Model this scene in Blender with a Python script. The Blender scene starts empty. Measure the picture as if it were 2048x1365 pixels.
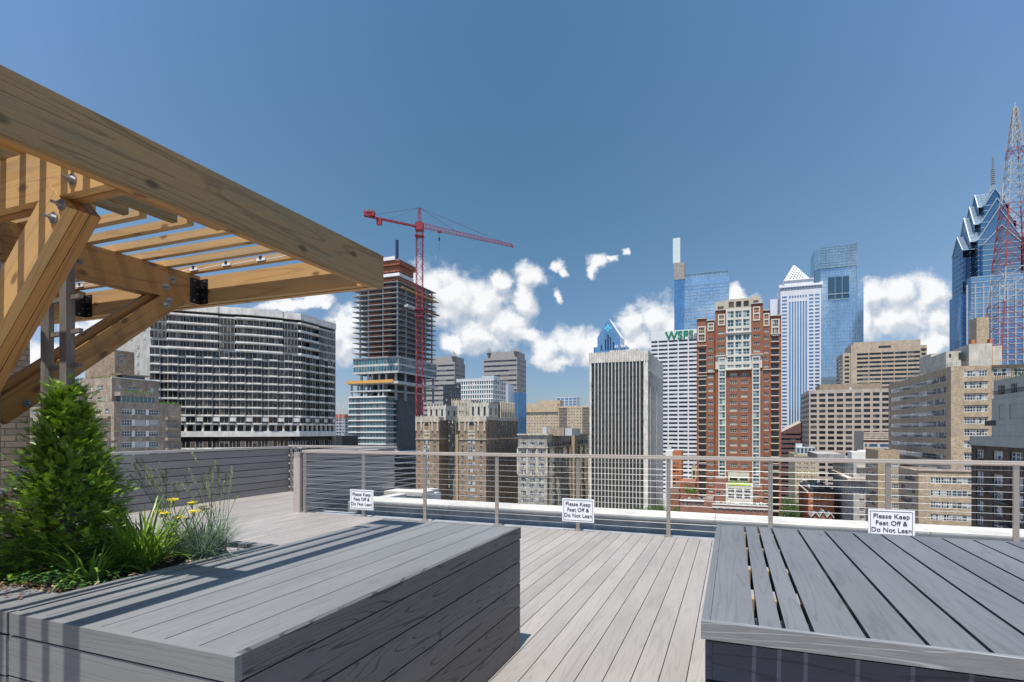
import bpy, math, random
import numpy as np
from mathutils import Vector, Matrix
R = math.radians
rnd = random.Random(7)
sc = bpy.context.scene
COL = sc.collection
# ---------------------------------------------------------------- camera, sky, sun
F, HX, HY, EYE = 1120.0, 1024.0, 862.0, 1.4          # focal length and horizon of the 2048 px photograph, eye height over the deck
TH = R(21.5); SN, CS = math.sin(TH), math.cos(TH)      # the deck and the city grid are turned by this
GROUND = -60.0
cam = bpy.data.cameras.new('camera'); co = bpy.data.objects.new('camera', cam); COL.objects.link(co)
cam.sensor_width = 36; cam.lens = 36 * F / 2048; cam.shift_y = (HY - 682.5) / 2048
cam.clip_start = 0.05; cam.clip_end = 30000
co.location = (0, 0, EYE); co.rotation_euler = (R(90), 0, 0)
sc.camera = co
SUN = Vector((-0.10, -0.322, 1)).normalized()
sc.view_settings.view_transform = 'Standard'; sc.view_settings.look = 'None'
sc.view_settings.exposure = 0.45; sc.view_settings.gamma = 1
sl = bpy.data.lights.new('sun', 'SUN'); sl.energy = 5.0; sl.angle = R(0.53); sl.color = (1, .955, .88)
so = bpy.data.objects.new('sun', sl); COL.objects.link(so)
so.rotation_euler = SUN.to_track_quat('Z', 'Y').to_euler(); so.location = (0, 0, 50)

class NT:
    """short-hand for building node trees"""
    def __init__(s, tree): s.t = tree; s.n = tree.nodes; s.l = tree.links
    def node(s, typ, **kw):
        n = s.n.new(typ)
        for k, v in kw.items(): setattr(n, k, v)
        return n
    def put(s, sock, v):
        if isinstance(v, bpy.types.NodeSocket): s.l.new(v, sock)
        elif v is not None: sock.default_value = v
    def math(s, op, a, b=None, c=None, clamp=False):
        n = s.node('ShaderNodeMath', operation=op, use_clamp=clamp)
        s.put(n.inputs[0], a); s.put(n.inputs[1], b); s.put(n.inputs[2], c)
        return n.outputs[0]
    def vec(s, op, a, b=None):
        n = s.node('ShaderNodeVectorMath', operation=op)
        s.put(n.inputs[0], a)
        if op == 'SCALE': s.put(n.inputs['Scale'], b)
        else: s.put(n.inputs[1], b)
        return n.outputs['Value'] if op in ('LENGTH', 'DOT_PRODUCT') else n.outputs[0]
    def xyz(s, x, y, z=0.0):
        n = s.node('ShaderNodeCombineXYZ'); s.put(n.inputs[0], x); s.put(n.inputs[1], y); s.put(n.inputs[2], z); return n.outputs[0]
    def sep(s, v):
        n = s.node('ShaderNodeSeparateXYZ'); s.put(n.inputs[0], v); return n.outputs
    def noise(s, v, scale=1, detail=3, rough=.5, dist=0):
        n = s.node('ShaderNodeTexNoise'); s.put(n.inputs['Vector'], v)
        n.inputs['Scale'].default_value = scale; n.inputs['Detail'].default_value = detail
        n.inputs['Roughness'].default_value = rough; n.inputs['Distortion'].default_value = dist
        return n.outputs[0]
    def smooth(s, x, a, b, lo=0.0, hi=1.0):
        n = s.node('ShaderNodeMapRange', interpolation_type='SMOOTHSTEP')
        s.put(n.inputs[0], x); n.inputs[1].default_value = a; n.inputs[2].default_value = b
        n.inputs[3].default_value = lo; n.inputs[4].default_value = hi
        return n.outputs[0]
    def mix(s, f, a, b, blend='MIX'):
        n = s.node('ShaderNodeMix', data_type='RGBA', blend_type=blend)
        s.put(n.inputs[0], f)
        for i, v in ((6, a), (7, b)):
            if isinstance(v, bpy.types.NodeSocket): s.l.new(v, n.inputs[i])
            else: n.inputs[i].default_value = (*v[:3], 1)
        return n.outputs[2]

w = bpy.data.worlds.new('World'); sc.world = w; w.use_nodes = True
nt = NT(w.node_tree); nt.n.clear()
sky = nt.node('ShaderNodeTexSky', sky_type='NISHITA')
sky.sun_disc = False; sky.sun_elevation = math.asin(SUN.z); sky.sun_rotation = math.atan2(SUN.x, SUN.y)
sky.altitude = 100; sky.air_density = 1.0; sky.dust_density = .6; sky.ozone_density = 2.2
tc = nt.node('ShaderNodeTexCoord')
x, y, z = nt.sep(tc.outputs['Generated'])
ya = nt.math('MAXIMUM', nt.math('ABSOLUTE', y), .06)
u = nt.math('DIVIDE', x, ya); v = nt.math('DIVIDE', z, ya)
uv = nt.xyz(u, v, nt.math('MULTIPLY', y, .0))
warp = nt.node('ShaderNodeTexNoise'); nt.put(warp.inputs['Vector'], uv); warp.inputs['Scale'].default_value = 22; warp.inputs['Detail'].default_value = 6; warp.inputs['Roughness'].default_value = .55
wv = nt.vec('SCALE', nt.vec('SUBTRACT', warp.outputs['Color'], (.5, .5, .5)), .055)
uvw = nt.vec('ADD', uv, wv)
BL = [(850,590,62,60),(905,600,62,62),(965,605,58,52),(1010,650,60,48),(955,665,62,40),(1062,560,33,32),(1048,600,30,42),(1108,532,22,14),(1125,545,12,10),
      (1042,672,44,20),(905,685,38,20),(1117,590,10,12),(1000,560,26,22),
      (1197,521,22,20),(1187,543,12,18),(1220,524,12,8),(1248,515,9,9),
      (1090,698,42,34),(1140,690,48,40),(1180,700,44,44),(1110,722,60,16),(1262,650,34,34),(1310,636,44,44),(1345,660,50,52),(1265,690,44,30),
      (1478,586,20,22),(1500,604,26,18),(1455,600,22,14),
      (1752,590,30,34),(1800,585,44,40),(1858,590,46,40),(1800,635,86,46),(1735,640,30,50),(1880,640,40,40),(1868,688,44,20),(1840,700,60,12),
      (700,650,34,42),(670,668,34,42),(735,625,30,36),(640,605,26,12),(560,612,60,16),(600,600,70,14),(690,690,40,50),
      (205,640,46,34),(160,668,40,34),(95,708,60,26),(60,740,60,40),(240,610,26,16),(300,600,30,16)]
def dens(vec, blobs):
    acc = None
    for (cx, cy, rx, ry) in blobs:
        m = nt.vec('MULTIPLY', nt.vec('SUBTRACT', vec, ((cx - HX) / F, (HY - cy) / F, 0)), (F / rx / .90, F / ry / .90, 0))
        d = nt.vec('LENGTH', m)
        acc = d if acc is None else nt.math('SMOOTH_MIN', acc, d, .35)
    return nt.math('SUBTRACT', 1.0, acc)
d0 = dens(uvw, BL)
fb = nt.noise(uv, 26, 10, .62); fb2 = nt.noise(nt.vec('ADD', uv, (-.004, .014, 0)), 26, 5, .5)
fb1 = nt.noise(uv, 26, 5, .5)
dd = nt.math('ADD', d0, nt.math('MULTIPLY', nt.math('SUBTRACT', fb, .5), 1.8))
mask = nt.smooth(dd, -.34, .52)
mask = nt.math('MULTIPLY', mask, nt.smooth(v, 0.0, .02))
dup_ = dens(nt.vec('ADD', uvw, (-.008, .022, 0)), BL)
lit = nt.math('ADD', nt.math('MULTIPLY', nt.math('SUBTRACT', fb1, fb2), 2.4), nt.math('MULTIPLY', nt.math('SUBTRACT', d0, dup_), 1.5))
lit = nt.math('ADD', lit, .52)
lit = nt.math('MINIMUM', nt.math('MAXIMUM', lit, 0.0), 1.0)
ccol = nt.mix(lit, (4.8, 5.05, 5.5), (7.1, 7.15, 7.2))
rp = nt.node('ShaderNodeValToRGB'); nt.put(rp.inputs[0], v); cr = rp.color_ramp
cr.elements[0].position = .04; cr.elements[0].color = (.50, .55, .68, 1); cr.elements[1].position = .78; cr.elements[1].color = (.61, .90, .95, 1)
e_ = cr.elements.new(.37); e_.color = (.53, .73, .74, 1)
skyc = nt.mix(1.0, sky.outputs[0], rp.outputs[0], 'MULTIPLY')
fu = nt.math('MINIMUM', nt.math('POWER', nt.math('ABSOLUTE', nt.math('DIVIDE', u, .85)), 1.3), 1.0)
skyc = nt.mix(1.0, skyc, nt.xyz(nt.math('MULTIPLY_ADD', fu, .62, 1.0), nt.math('MULTIPLY_ADD', fu, .30, 1.0), nt.math('MULTIPLY_ADD', fu, .28, 1.0)), 'MULTIPLY')
out = nt.mix(nt.math('MULTIPLY', mask, .97), skyc, ccol)
bg = nt.node('ShaderNodeBackground'); nt.put(bg.inputs[0], out); bg.inputs[1].default_value = .1
wo = nt.node('ShaderNodeOutputWorld'); nt.l.new(bg.outputs[0], wo.inputs[0])

# ---------------------------------------------------------------- materials
MATS = {}
def mat(name, fn):
    if name not in MATS:
        m = bpy.data.materials.new(name); m.use_nodes = True
        t = NT(m.node_tree); b = t.n['Principled BSDF']
        fn(t, b); MATS[name] = m
    return MATS[name]
def uvnodes(t):
    a = t.node('ShaderNodeUVMap'); a.uv_map = 'UVMap'
    at = t.node('ShaderNodeAttribute'); at.attribute_name = 'seed'
    oi = t.node('ShaderNodeObjectInfo')
    sd = t.math('ADD', at.outputs['Fac'], oi.outputs['Random'])
    s = t.sep(a.outputs[0])
    return s[0], s[1], sd
def bump(t, b, h, st=.3, dist=.002):
    n = t.node('ShaderNodeBump'); n.inputs['Strength'].default_value = st; n.inputs['Distance'].default_value = dist
    t.put(n.inputs['Height'], h); t.l.new(n.outputs[0], b.inputs['Normal'])
def grain(name, light, dark, lines=.5, rough=.6, freq=26, knots=False, vs=11, fade=None, thin=.6, spec=.5):
    def fn(t, b):
        u, v, s = uvnodes(t)
        s9 = t.math('MULTIPLY', s, 37.0)
        n1 = t.noise(t.xyz(t.math('MULTIPLY', u, .75), t.math('MULTIPLY', v, vs), s9), 1, 1, .3)
        ring = t.math('SINE', t.math('MULTIPLY', n1, freq * 3.1))
        ring = t.smooth(ring, thin, 1.0)
        fine = t.noise(t.xyz(t.math('MULTIPLY', u, 9), t.math('MULTIPLY', v, 260), s9), 1, 3, .6)
        brk = t.noise(t.xyz(t.math('MULTIPLY', u, 14), t.math('MULTIPLY', v, 60), s9), 1, 2, .6)
        ringb = t.math('MULTIPLY', ring, t.smooth(brk, .30, .5, .25, 1.0))
        f = t.math('MULTIPLY', ringb, lines)
        f = t.math('ADD', f, t.math('MULTIPLY', t.smooth(fine, .42, .75), .35 * lines + .1))
        c = t.mix(t.math('MINIMUM', f, 1.0), light, dark)
        tone = t.noise(t.xyz(t.math('MULTIPLY', u, .7), t.math('MULTIPLY', v, 3), s9), 1, 3, .6)
        fr = t.math('FRACT', t.math('MULTIPLY', s, 7.31))
        val = t.math('ADD', t.smooth(tone, .25, .75, .86, 1.1), t.math('MULTIPLY', t.math('SUBTRACT', fr, .5), .14))
        c = t.mix(1.0, c, t.xyz(val, val, val), 'MULTIPLY')
        if knots:
            vo = t.node('ShaderNodeTexVoronoi', voronoi_dimensions='2D'); vo.inputs['Scale'].default_value = 1
            t.put(vo.inputs['Vector'], t.xyz(t.math('MULTIPLY_ADD', u, 2.2, s9), t.math('MULTIPLY', v, 4.2), 0))
            k = t.smooth(vo.outputs['Distance'], .085, .03)
            c = t.mix(t.math('MULTIPLY', k, .75), c, (dark[0] * .35, dark[1] * .3, dark[2] * .3))
        if fade:
            g = t.noise(t.xyz(t.math('MULTIPLY', u, 1.7), t.math('MULTIPLY', v, 9), s9), 1, 5, .7)
            c = t.mix(t.smooth(g, .45, .75, 0, .75), c, fade)
        t.put(b.inputs['Base Color'], c); b.inputs['Roughness'].default_value = rough; b.inputs['Specular IOR Level'].default_value = spec
        bump(t, b, f, .35, -.0015)
    return mat(name, fn)
def plain(name, col, rough=.7, var=.12, sc_=.6, metal=0, spec=.5, noise2=None, stretch=None):
    def fn(t, b):
        g = t.node('ShaderNodeNewGeometry').outputs['Position']
        if stretch: g = t.vec('MULTIPLY', g, stretch)
        n = t.noise(g, sc_, 5, .6)
        n2 = t.noise(g, noise2 or sc_ * 9, 3, .6)
        val = t.math('ADD', t.smooth(n, .25, .75, 1 - var, 1 + var * .6), t.math('MULTIPLY', t.math('SUBTRACT', n2, .5), var * 1.4))
        c = t.mix(1.0, col, t.xyz(val, val, val), 'MULTIPLY')
        t.put(b.inputs['Base Color'], c); b.inputs['Roughness'].default_value = rough
        b.inputs['Metallic'].default_value = metal; b.inputs['Specular IOR Level'].default_value = spec
    return mat(name, fn)
def masonry(name, col, joint, bw, bh, jw=.1, rough=.85, var=.25, size=1.0, dirt=.25):
    """bricks or panels, sizes in metres; joints narrower than a pixel average out as they do in a photograph"""
    def fn(t, b):
        u, v, s = uvnodes(t)
        br = t.node('ShaderNodeTexBrick'); t.put(br.inputs['Vector'], t.xyz(u, v, 0))
        br.inputs['Scale'].default_value = 1; br.inputs['Brick Width'].default_value = bw; br.inputs['Row Height'].default_value = bh
        br.inputs['Mortar Size'].default_value = jw; br.inputs['Mortar Smooth'].default_value = .2
        br.inputs['Color1'].default_value = (*[c * (1 - var) for c in col], 1); br.inputs['Color2'].default_value = (*[c * (1 + var) for c in col], 1)
        br.inputs['Mortar'].default_value = (*joint, 1)
        n = t.noise(t.xyz(u, t.math('MULTIPLY', v, .45), 0), .5, 6, .65)
        n2 = t.noise(t.xyz(t.math('MULTIPLY', u, 6), v, 0), .35, 3, .6)
        val = t.math('MULTIPLY', t.smooth(n, .3, .72, 1 - dirt, 1 + dirt * .4), t.smooth(n2, .3, .7, 1 - dirt * .5, 1.05))
        c = t.mix(1.0, br.outputs['Color'], t.xyz(val, val, val), 'MULTIPLY')
        t.put(b.inputs['Base Color'], c); b.inputs['Roughness'].default_value = rough
        if bh < .2: bump(t, b, t.math('ADD', t.math('MULTIPLY', br.outputs['Fac'], -1), t.math('MULTIPLY', t.noise(t.xyz(u, v, 0), 30, 4, .6), .6)), .8, .006)
    return mat(name, fn)
def glass(name, col, blind=(.5, .48, .43), pb=.3, rough=.06, tint2=None, metal=0.0, spec=.6, wob=.0, panel=0):
    def fn(t, b):
        u, v, s = uvnodes(t)
        r1 = t.math('FRACT', t.math('MULTIPLY', s, 13.7)); r2 = t.math('FRACT', t.math('MULTIPLY', s, 91.3))
        c = t.mix(r2, col, tint2 or tuple(x * 2.2 for x in col))
        lo = t.math('SUBTRACT', 1.0, t.math('MULTIPLY', t.math('FRACT', t.math('MULTIPLY', s, 47.1)), 1.2))
        on = t.math('MULTIPLY', t.math('LESS_THAN', r1, pb), t.math('GREATER_THAN', v, lo))
        c = t.mix(on, c, blind)
        if panel:
            br = t.node('ShaderNodeTexBrick'); t.put(br.inputs['Vector'], t.xyz(u, v, 0)); br.offset = 0
            br.inputs['Scale'].default_value = 1; br.inputs['Brick Width'].default_value = 1.6; br.inputs['Row Height'].default_value = panel; br.inputs['Mortar Size'].default_value = .12
            br.inputs['Color1'].default_value = (.84, .86, .89, 1); br.inputs['Color2'].default_value = (1.12, 1.1, 1.06, 1); br.inputs['Mortar'].default_value = (.55, .58, .6, 1)
            g2 = t.noise(t.xyz(u, t.math('MULTIPLY', v, .6), 0), .045, 3, .55)
            vv = t.smooth(g2, .3, .7, .9, 1.08)
            c = t.mix(1.0, t.mix(1.0, c, br.outputs['Color'], 'MULTIPLY'), t.xyz(vv, vv, vv), 'MULTIPLY')
        t.put(b.inputs['Base Color'], c)
        b.inputs['Roughness'].default_value = rough; b.inputs['Metallic'].default_value = metal
        b.inputs['Specular IOR Level'].default_value = spec
        if wob:
            g = t.node('ShaderNodeNewGeometry').outputs['Position']
            bump(t, b, t.noise(g, wob, 2, .5), .12, .6)
    return mat(name, fn)

# ---------------------------------------------------------------- mesh building
class MB:
    def __init__(s): s.v = []; s.f = []; s.uv = []; s.m = []; s.sd = []; s.smooth = False
    def face(s, pts, uvs=None, m=0, seed=0.0):
        i = len(s.v); s.v.extend([tuple(p) for p in pts]); s.f.append(tuple(range(i, i + len(pts))))
        s.uv.extend(uvs or [(0, 0)] * len(pts)); s.m.append(m); s.sd.append(seed)
    def box(s, x0, x1, y0, y1, z0, z1, m=0, g='x', seed=None, M=None, mt=None):
        if x1 < x0: x0, x1 = x1, x0
        if y1 < y0: y0, y1 = y1, y0
        if z1 < z0: z0, z1 = z1, z0
        if seed is None: seed = rnd.random()
        P = lambda a, b, c: (x1 if a else x0, y1 if b else y0, z1 if c else z0)
        faces = [(((0,0,0),(1,0,0),(1,0,1),(0,0,1)), 1), (((1,1,0),(0,1,0),(0,1,1),(1,1,1)), 1),
                 (((0,1,0),(0,0,0),(0,0,1),(0,1,1)), 0), (((1,0,0),(1,1,0),(1,1,1),(1,0,1)), 0),
                 (((0,0,1),(1,0,1),(1,1,1),(0,1,1)), 2), (((0,1,0),(1,1,0),(1,0,0),(0,0,0)), 2)]
        gi = 'xyz'.index(g)
        for corners, n in faces:
            ax = [k for k in range(3) if k != n]
            if gi in ax and ax[0] != gi: ax = ax[::-1]
            pts = [P(*c) for c in corners]
            uvs = [(p[ax[0]], p[ax[1]] + (.37 if n == 2 else 0)) for p in pts]
            if M is not None: pts = [tuple(M @ Vector(p)) for p in pts]
            mm = m if (mt is None or n != 2) else mt
            s.face(pts, uvs, mm, seed)
    def tube(s, a, b, r, n=8, m=0, r2=None, caps=True):
        a, b = Vector(a), Vector(b); d = (b - a); L = d.length
        if L < 1e-6: return
        q = d.to_track_quat('Z', 'Y'); r2 = r if r2 is None else r2
        ra = [a + q @ Vector((r * math.cos(6.2832 * k / n), r * math.sin(6.2832 * k / n), 0)) for k in range(n)]
        rb = [b + q @ Vector((r2 * math.cos(6.2832 * k / n), r2 * math.sin(6.2832 * k / n), 0)) for k in range(n)]
        for k in range(n):
            j = (k + 1) % n
            s.face((ra[k], ra[j], rb[j], rb[k]), [(0, k / n * r * 6), (0, (k + 1) / n * r * 6), (L, (k + 1) / n * r * 6), (L, k / n * r * 6)], m)
        if caps: s.face(ra[::-1], None, m); s.face(rb, None, m)
    def beam(s, a, b, wd, m=0, seed=0.0):
        """square bar between two points"""
        a, b = Vector(a), Vector(b); d = b - a; L = d.length
        q = d.to_track_quat('Z', 'Y'); h = wd / 2
        M = Matrix.Translation(a) @ q.to_matrix().to_4x4()
        s.box(-h, h, -h, h, 0, L, m, 'z', seed, M)
    def prism(s, poly, z0, z1, m=0, mt=None, seed=0.0):
        n = len(poly)
        for k in range(n):
            a, b = poly[k], poly[(k + 1) % n]; L = math.hypot(b[0] - a[0], b[1] - a[1])
            s.face(((*a, z0), (*b, z0), (*b, z1), (*a, z1)), [(0, z0), (L, z0), (L, z1), (0, z1)], m, seed)
        s.face([(*p, z1) for p in poly], [tuple(p) for p in poly], m if mt is None else mt, seed)
        s.face([(*p, z0) for p in poly[::-1]], [tuple(p) for p in poly[::-1]], m if mt is None else mt, seed)
    def build(s, name, mats, parent=None, base=(0, 0, 0), smooth=False):
        me = bpy.data.meshes.new(name)
        vs = [(p[0] - base[0], p[1] - base[1], p[2] - base[2]) for p in s.v]
        me.from_pydata(vs, [], s.f)
        ul = me.uv_layers.new(name='UVMap'); ul.data.foreach_set('uv', [c for q in s.uv for c in q])
        at = me.attributes.new('seed', 'FLOAT', 'FACE'); at.data.foreach_set('value', s.sd)
        for m in (mats if isinstance(mats, (list, tuple)) else [mats]): me.materials.append(m)
        me.polygons.foreach_set('material_index', s.m)
        if smooth:
            me.polygons.foreach_set('use_smooth', [True] * len(s.f))
        me.update()
        o = bpy.data.objects.new(name, me); COL.objects.link(o)
        if parent is not None: o.parent = parent
        return o
def tag(o, label=None, cat=None, group=None, kind=None):
    if label: o['label'] = label
    if cat: o['category'] = cat
    if group: o['group'] = group
    if kind: o['kind'] = kind
    return o
def empty(name, loc, rz=0, label=None, cat=None, group=None):
    o = bpy.data.objects.new(name, None); COL.objects.link(o); o.empty_display_size = .2
    o.location = loc; o.rotation_euler = (0, 0, rz)
    return tag(o, label, cat, group)
def DW(b, a, z=0): return Vector((a * SN + b * CS, a * CS - b * SN, z))      # deck coordinates (b right, a along the boards) -> world
def dthing(name, b, a, z, label, cat, group=None): 
    e = empty(name, DW(b, a, z), -TH, label, cat, group); e['_b'] = (b, a, z); return e
def dpart(mb, name, mats, t, **k):
    return mb.build(name, mats, t, base=tuple(t['_b']), **k)
def done(t):
    if '_b' in t: del t['_b']

def text(body, size, m, parent, loc, offset=0.0, extrude=.001, align='CENTER', scale=(1, 1, 1)):
    c = bpy.data.curves.new('lettering', 'FONT'); c.body = body; c.size = size; c.align_x = align; c.extrude = extrude; c.offset = offset; c.resolution_u = 4
    t_ = bpy.data.objects.new('lettering', c); COL.objects.link(t_); dg = bpy.context.evaluated_depsgraph_get(); dg.update()
    me = bpy.data.meshes.new_from_object(t_.evaluated_get(dg)); bpy.data.objects.remove(t_)
    o = bpy.data.objects.new('lettering', me); COL.objects.link(o); o.parent = parent; me.materials.clear(); me.materials.append(m)
    o.rotation_euler = (R(90), 0, 0); o.location = loc; o.scale = scale; return o
# ================================================================ materials of the terrace
M_deck = grain('pale_composite', (.29,.265,.246), (.20,.182,.166), .42, .5, 15, vs=15, spec=.8)
M_grey = grain('grey_composite', (.18,.182,.188), (.115,.115,.12), .35, .5, 15, vs=15)
M_grey2 = grain('grey_composite_table', (.135,.138,.148), (.08,.082,.088), .4, .5, 15, vs=15)
M_side_shade = grain('grey_composite_side_shade', (.115,.11,.115), (.03,.028,.03), .9, .55, 34, vs=10, thin=.8)  # darker copy of the grey composite: side shade put into its colour, grain stronger
M_base_shade = grain('shade_blue_composite', (.045,.053,.085), (.018,.02,.035), .7, .5, 26)  # grey boards under the overhang; their bluish shade is put into the colour
M_fence = grain('taupe_composite', (.30,.268,.255), (.22,.195,.185), .3, .6, 14, vs=15)
M_post = grain('taupe_post', (.42,.37,.34), (.34,.3,.28), .3, .6, 20)
M_wood = grain('orange_pine', (.40,.205,.064), (.20,.088,.024), .5, .6, 11, True, 13)
M_woodp = grain('pale_pine', (.53,.32,.13), (.32,.165,.055), .4, .65, 10, True, 12, (.36,.27,.17))
M_weath = grain('weathered_pine', (.26,.172,.078), (.11,.07,.034), .55, .8, 13, True, 14, (.165,.145,.09))
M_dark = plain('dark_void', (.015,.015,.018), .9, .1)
M_steel = plain('brushed_steel', (.50,.455,.41), .38, .06, 3, .85, stretch=(1,1,.2))
M_rail = plain('rail_cap', (.60,.53,.48), .45, .05, 3, .3)
M_cable = plain('cable', (.75,.74,.72), .35, .02, 3, .6)
M_bolt = plain('zinc', (.33,.34,.36), .4, .2, 60, .8)
M_black = plain('black_steel', (.012,.012,.014), .45, .1, 30)
M_ladder = plain('weathered_post', (.17,.15,.14), .7, .25, 6, stretch=(6,6,.8))
M_white = plain('white_coping', (.47,.46,.43), .8, .22, 1.6)
M_cope = plain('grey_coping', (.42,.41,.38), .85, .1, 9)
M_memb = plain('roof_membrane', (.30,.33,.37), .75, .35, 3.2, noise2=9)
M_lead = plain('flashing', (.36,.385,.40), .5, .08, 2, .3)
M_sign = plain('sign_white', (.80,.80,.84), .4, .02, 3)
M_ink = plain('sign_ink', (.03,.03,.05), .5, .02, 3)
M_brick = masonry('tan_brick', (.36,.265,.18), (.115,.10,.085), .205, .0677, .005, .9, .22, dirt=.35)
M_soil = plain('soil', (.035,.025,.018), .95, .3, 20)

# ================================================================ deck, as boards with gaps
PW = .1455
deckm = MB()
RAILA = 7.4 * CS + 2.068 * SN                         # a-coordinate of the railing
def AB(px, py, z=0):
    Y = F * (EYE - z) / (py - HY); X = (px - HX) / F * Y
    return (X * CS - Y * SN, X * SN + Y * CS)
PANEL1_B, P1_END = AB(578, 983)                       # far end of the left fence
RL_B = -3.654 * CS - 9.654 * SN                       # left end of the railing
A_END = P1_END
b0 = PANEL1_B
while b0 < 6.5:
    b1 = b0 + PW - .0055
    far = A_END if b0 < RL_B - .02 else RAILA + .03
    cut = 0
    a_ = -1.5
    while a_ < far - .05:
        n_ = min(far, a_ + rnd.choice((3.6, 4.9, 4.9)) if a_ > -1.5 else 2.0 + rnd.random() * 2.8)
        if b0 > -3.0: n_ = far
        deckm.box(b0, b1, a_, n_ - .003, -.028, 0, 0, 'y'); a_ = n_
    b0 += PW
deck = deckm.build('deck', M_deck); tag(deck, 'pale grey plank roof deck between the two dark boxes', kind='structure'); deck.rotation_euler = (0, 0, -TH)
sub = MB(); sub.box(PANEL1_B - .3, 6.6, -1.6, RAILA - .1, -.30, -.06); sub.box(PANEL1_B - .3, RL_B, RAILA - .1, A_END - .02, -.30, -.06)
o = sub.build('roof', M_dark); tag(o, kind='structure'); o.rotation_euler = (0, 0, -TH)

# ================================================================ parapet, roof strip and own building
PAR_A = RAILA + .40
rf = MB(); rf.box(RL_B + .05, 14, RAILA - .1, PAR_A + .1, -.5, -.035, g='x')
rf.box(RL_B - .0, 5, PAR_A + .7, A_END + 3.2, -3.2, -.9)
o = rf.build('roof_strip', M_memb); tag(o, kind='structure'); o.rotation_euler = (0, 0, -TH)
CL = AB(681, 1012, .14)[0]
t = dthing('parapet', CL, PAR_A, 0, 'low parapet with white stone coping running outside the cable railing', 'parapet')
m = MB(); m.box(CL + .06, 16, PAR_A + .02, PAR_A + .5, -3, .13, g='x'); dpart(m, 'wall', M_memb, t)
xx = CL
k = 0
for L in (1.9, 2.35, 1.66, 2.4, 2.4, 2.4, 2.4):
    m = MB(); m.box(xx, xx + L - .006, PAR_A - .07, PAR_A + .55, .155, .205, 0, 'x'); m.box(xx, xx + L - .006, PAR_A - .05, PAR_A + .53, .128, .155, 1, 'x')
    m.box(xx, xx + L - .006, PAR_A - .062, PAR_A - .05, .118, .135, 0)
    dpart(m, 'coping', [M_white, M_cope], t); xx += L
done(t)
# farther parapet corner and the sloping metal duct beyond the screen
B2, A2 = AB(768, 986, .1); 
t = dthing('parapet', B2, A2, 0, 'far corner of white stone coping beyond the end of the second plank screen', 'parapet')
m = MB(); m.box(B2 - .4, B2 + .92, A2 + .0, A2 + .5, .06, .14, 0); m.box(B2 - .35, B2 + .88, A2 + .05, A2 + .85, -2.6, .06, 1); dpart(m, 'coping', [M_white, M_cope], t); done(t)
d0_ = AB(706, 1004, .1); d1_ = AB(852, 978, .1)
t = dthing('roof_duct', d0_[0], d0_[1], 0, 'grey metal duct lying on the lower roof behind the white coping', 'duct')
m = MB()
A_, B_ = Vector((d0_[0], d0_[1], 0)), Vector((d1_[0] + .1, d1_[1] + .2, 0)); dv = (B_ - A_).normalized(); nv = Vector((dv.y, -dv.x, 0)) * .12
for z0, z1, mm in ((-.12, .09, 0), (.0905, .10, 1), (-.15, -.12, 1)):
    q = [A_ - nv, A_ + nv, B_ + nv, B_ - nv]; m.prism([(p.x, p.y) for p in q], z0, z1, mm)
dpart(m, 'duct_body', [M_lead, M_white], t); done(t)
ob = MB(); ob.box(PANEL1_B - 6, 16, -14, PAR_A + .48, GROUND, -.52); ob.box(PANEL1_B - 6, B2 + .85, PAR_A + .48, A2 + .8, GROUND, -.95)
o = ob.build('building', masonry('own_brick', (.3,.22,.16), (.3,.28,.25), .6, .2, .02)); o.rotation_euler = (0, 0, -TH)
tag(o, 'brick building under the roof deck, below the white coping', 'building')

# ================================================================ the two plank screens
def screen(name, b, a0, a1, z0, z1, lab, n, split=()):
    t = dthing(name, b, a0, z0, lab, 'fence', 'plank screens')
    h = (z1 - .05 - z0) / n
    cuts = [a0] + [c for c in split if a0 < c < a1] + [a1]
    for i in range(n):
        m = MB()
        for c0, c1 in zip(cuts, cuts[1:]): m.box(b - .024, b, c0, c1 - .003, z0 + i * h, z0 + (i + 1) * h - .013, 0, 'y')
        dpart(m, 'board', M_fence, t)
    m = MB(); m.box(b - .06, b + .035, a0 - .02, a1 + .03, z1 - .045, z1, 0, 'y'); dpart(m, 'cap_rail', M_rail, t)
    m = MB(); m.box(b - .05, b - .026, a0, a1, z0, z1 - .06); dpart(m, 'backing', M_black, t)
    done(t)
screen('plank_screen', PANEL1_B, -1.0, P1_END, .0, 1.045, 'long taupe plank screen along the left edge of the deck behind the grasses', 7, (2.9, 6.6, 10.2))
PZ = AB(768, 1024, -.1)
P2_END = RAILA + 2.72
screen('plank_screen', RL_B + .12, RAILA - .0, P2_END, -.12, 1.07, 'short taupe plank screen behind the first Please Keep Feet Off sign', 8)

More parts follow.
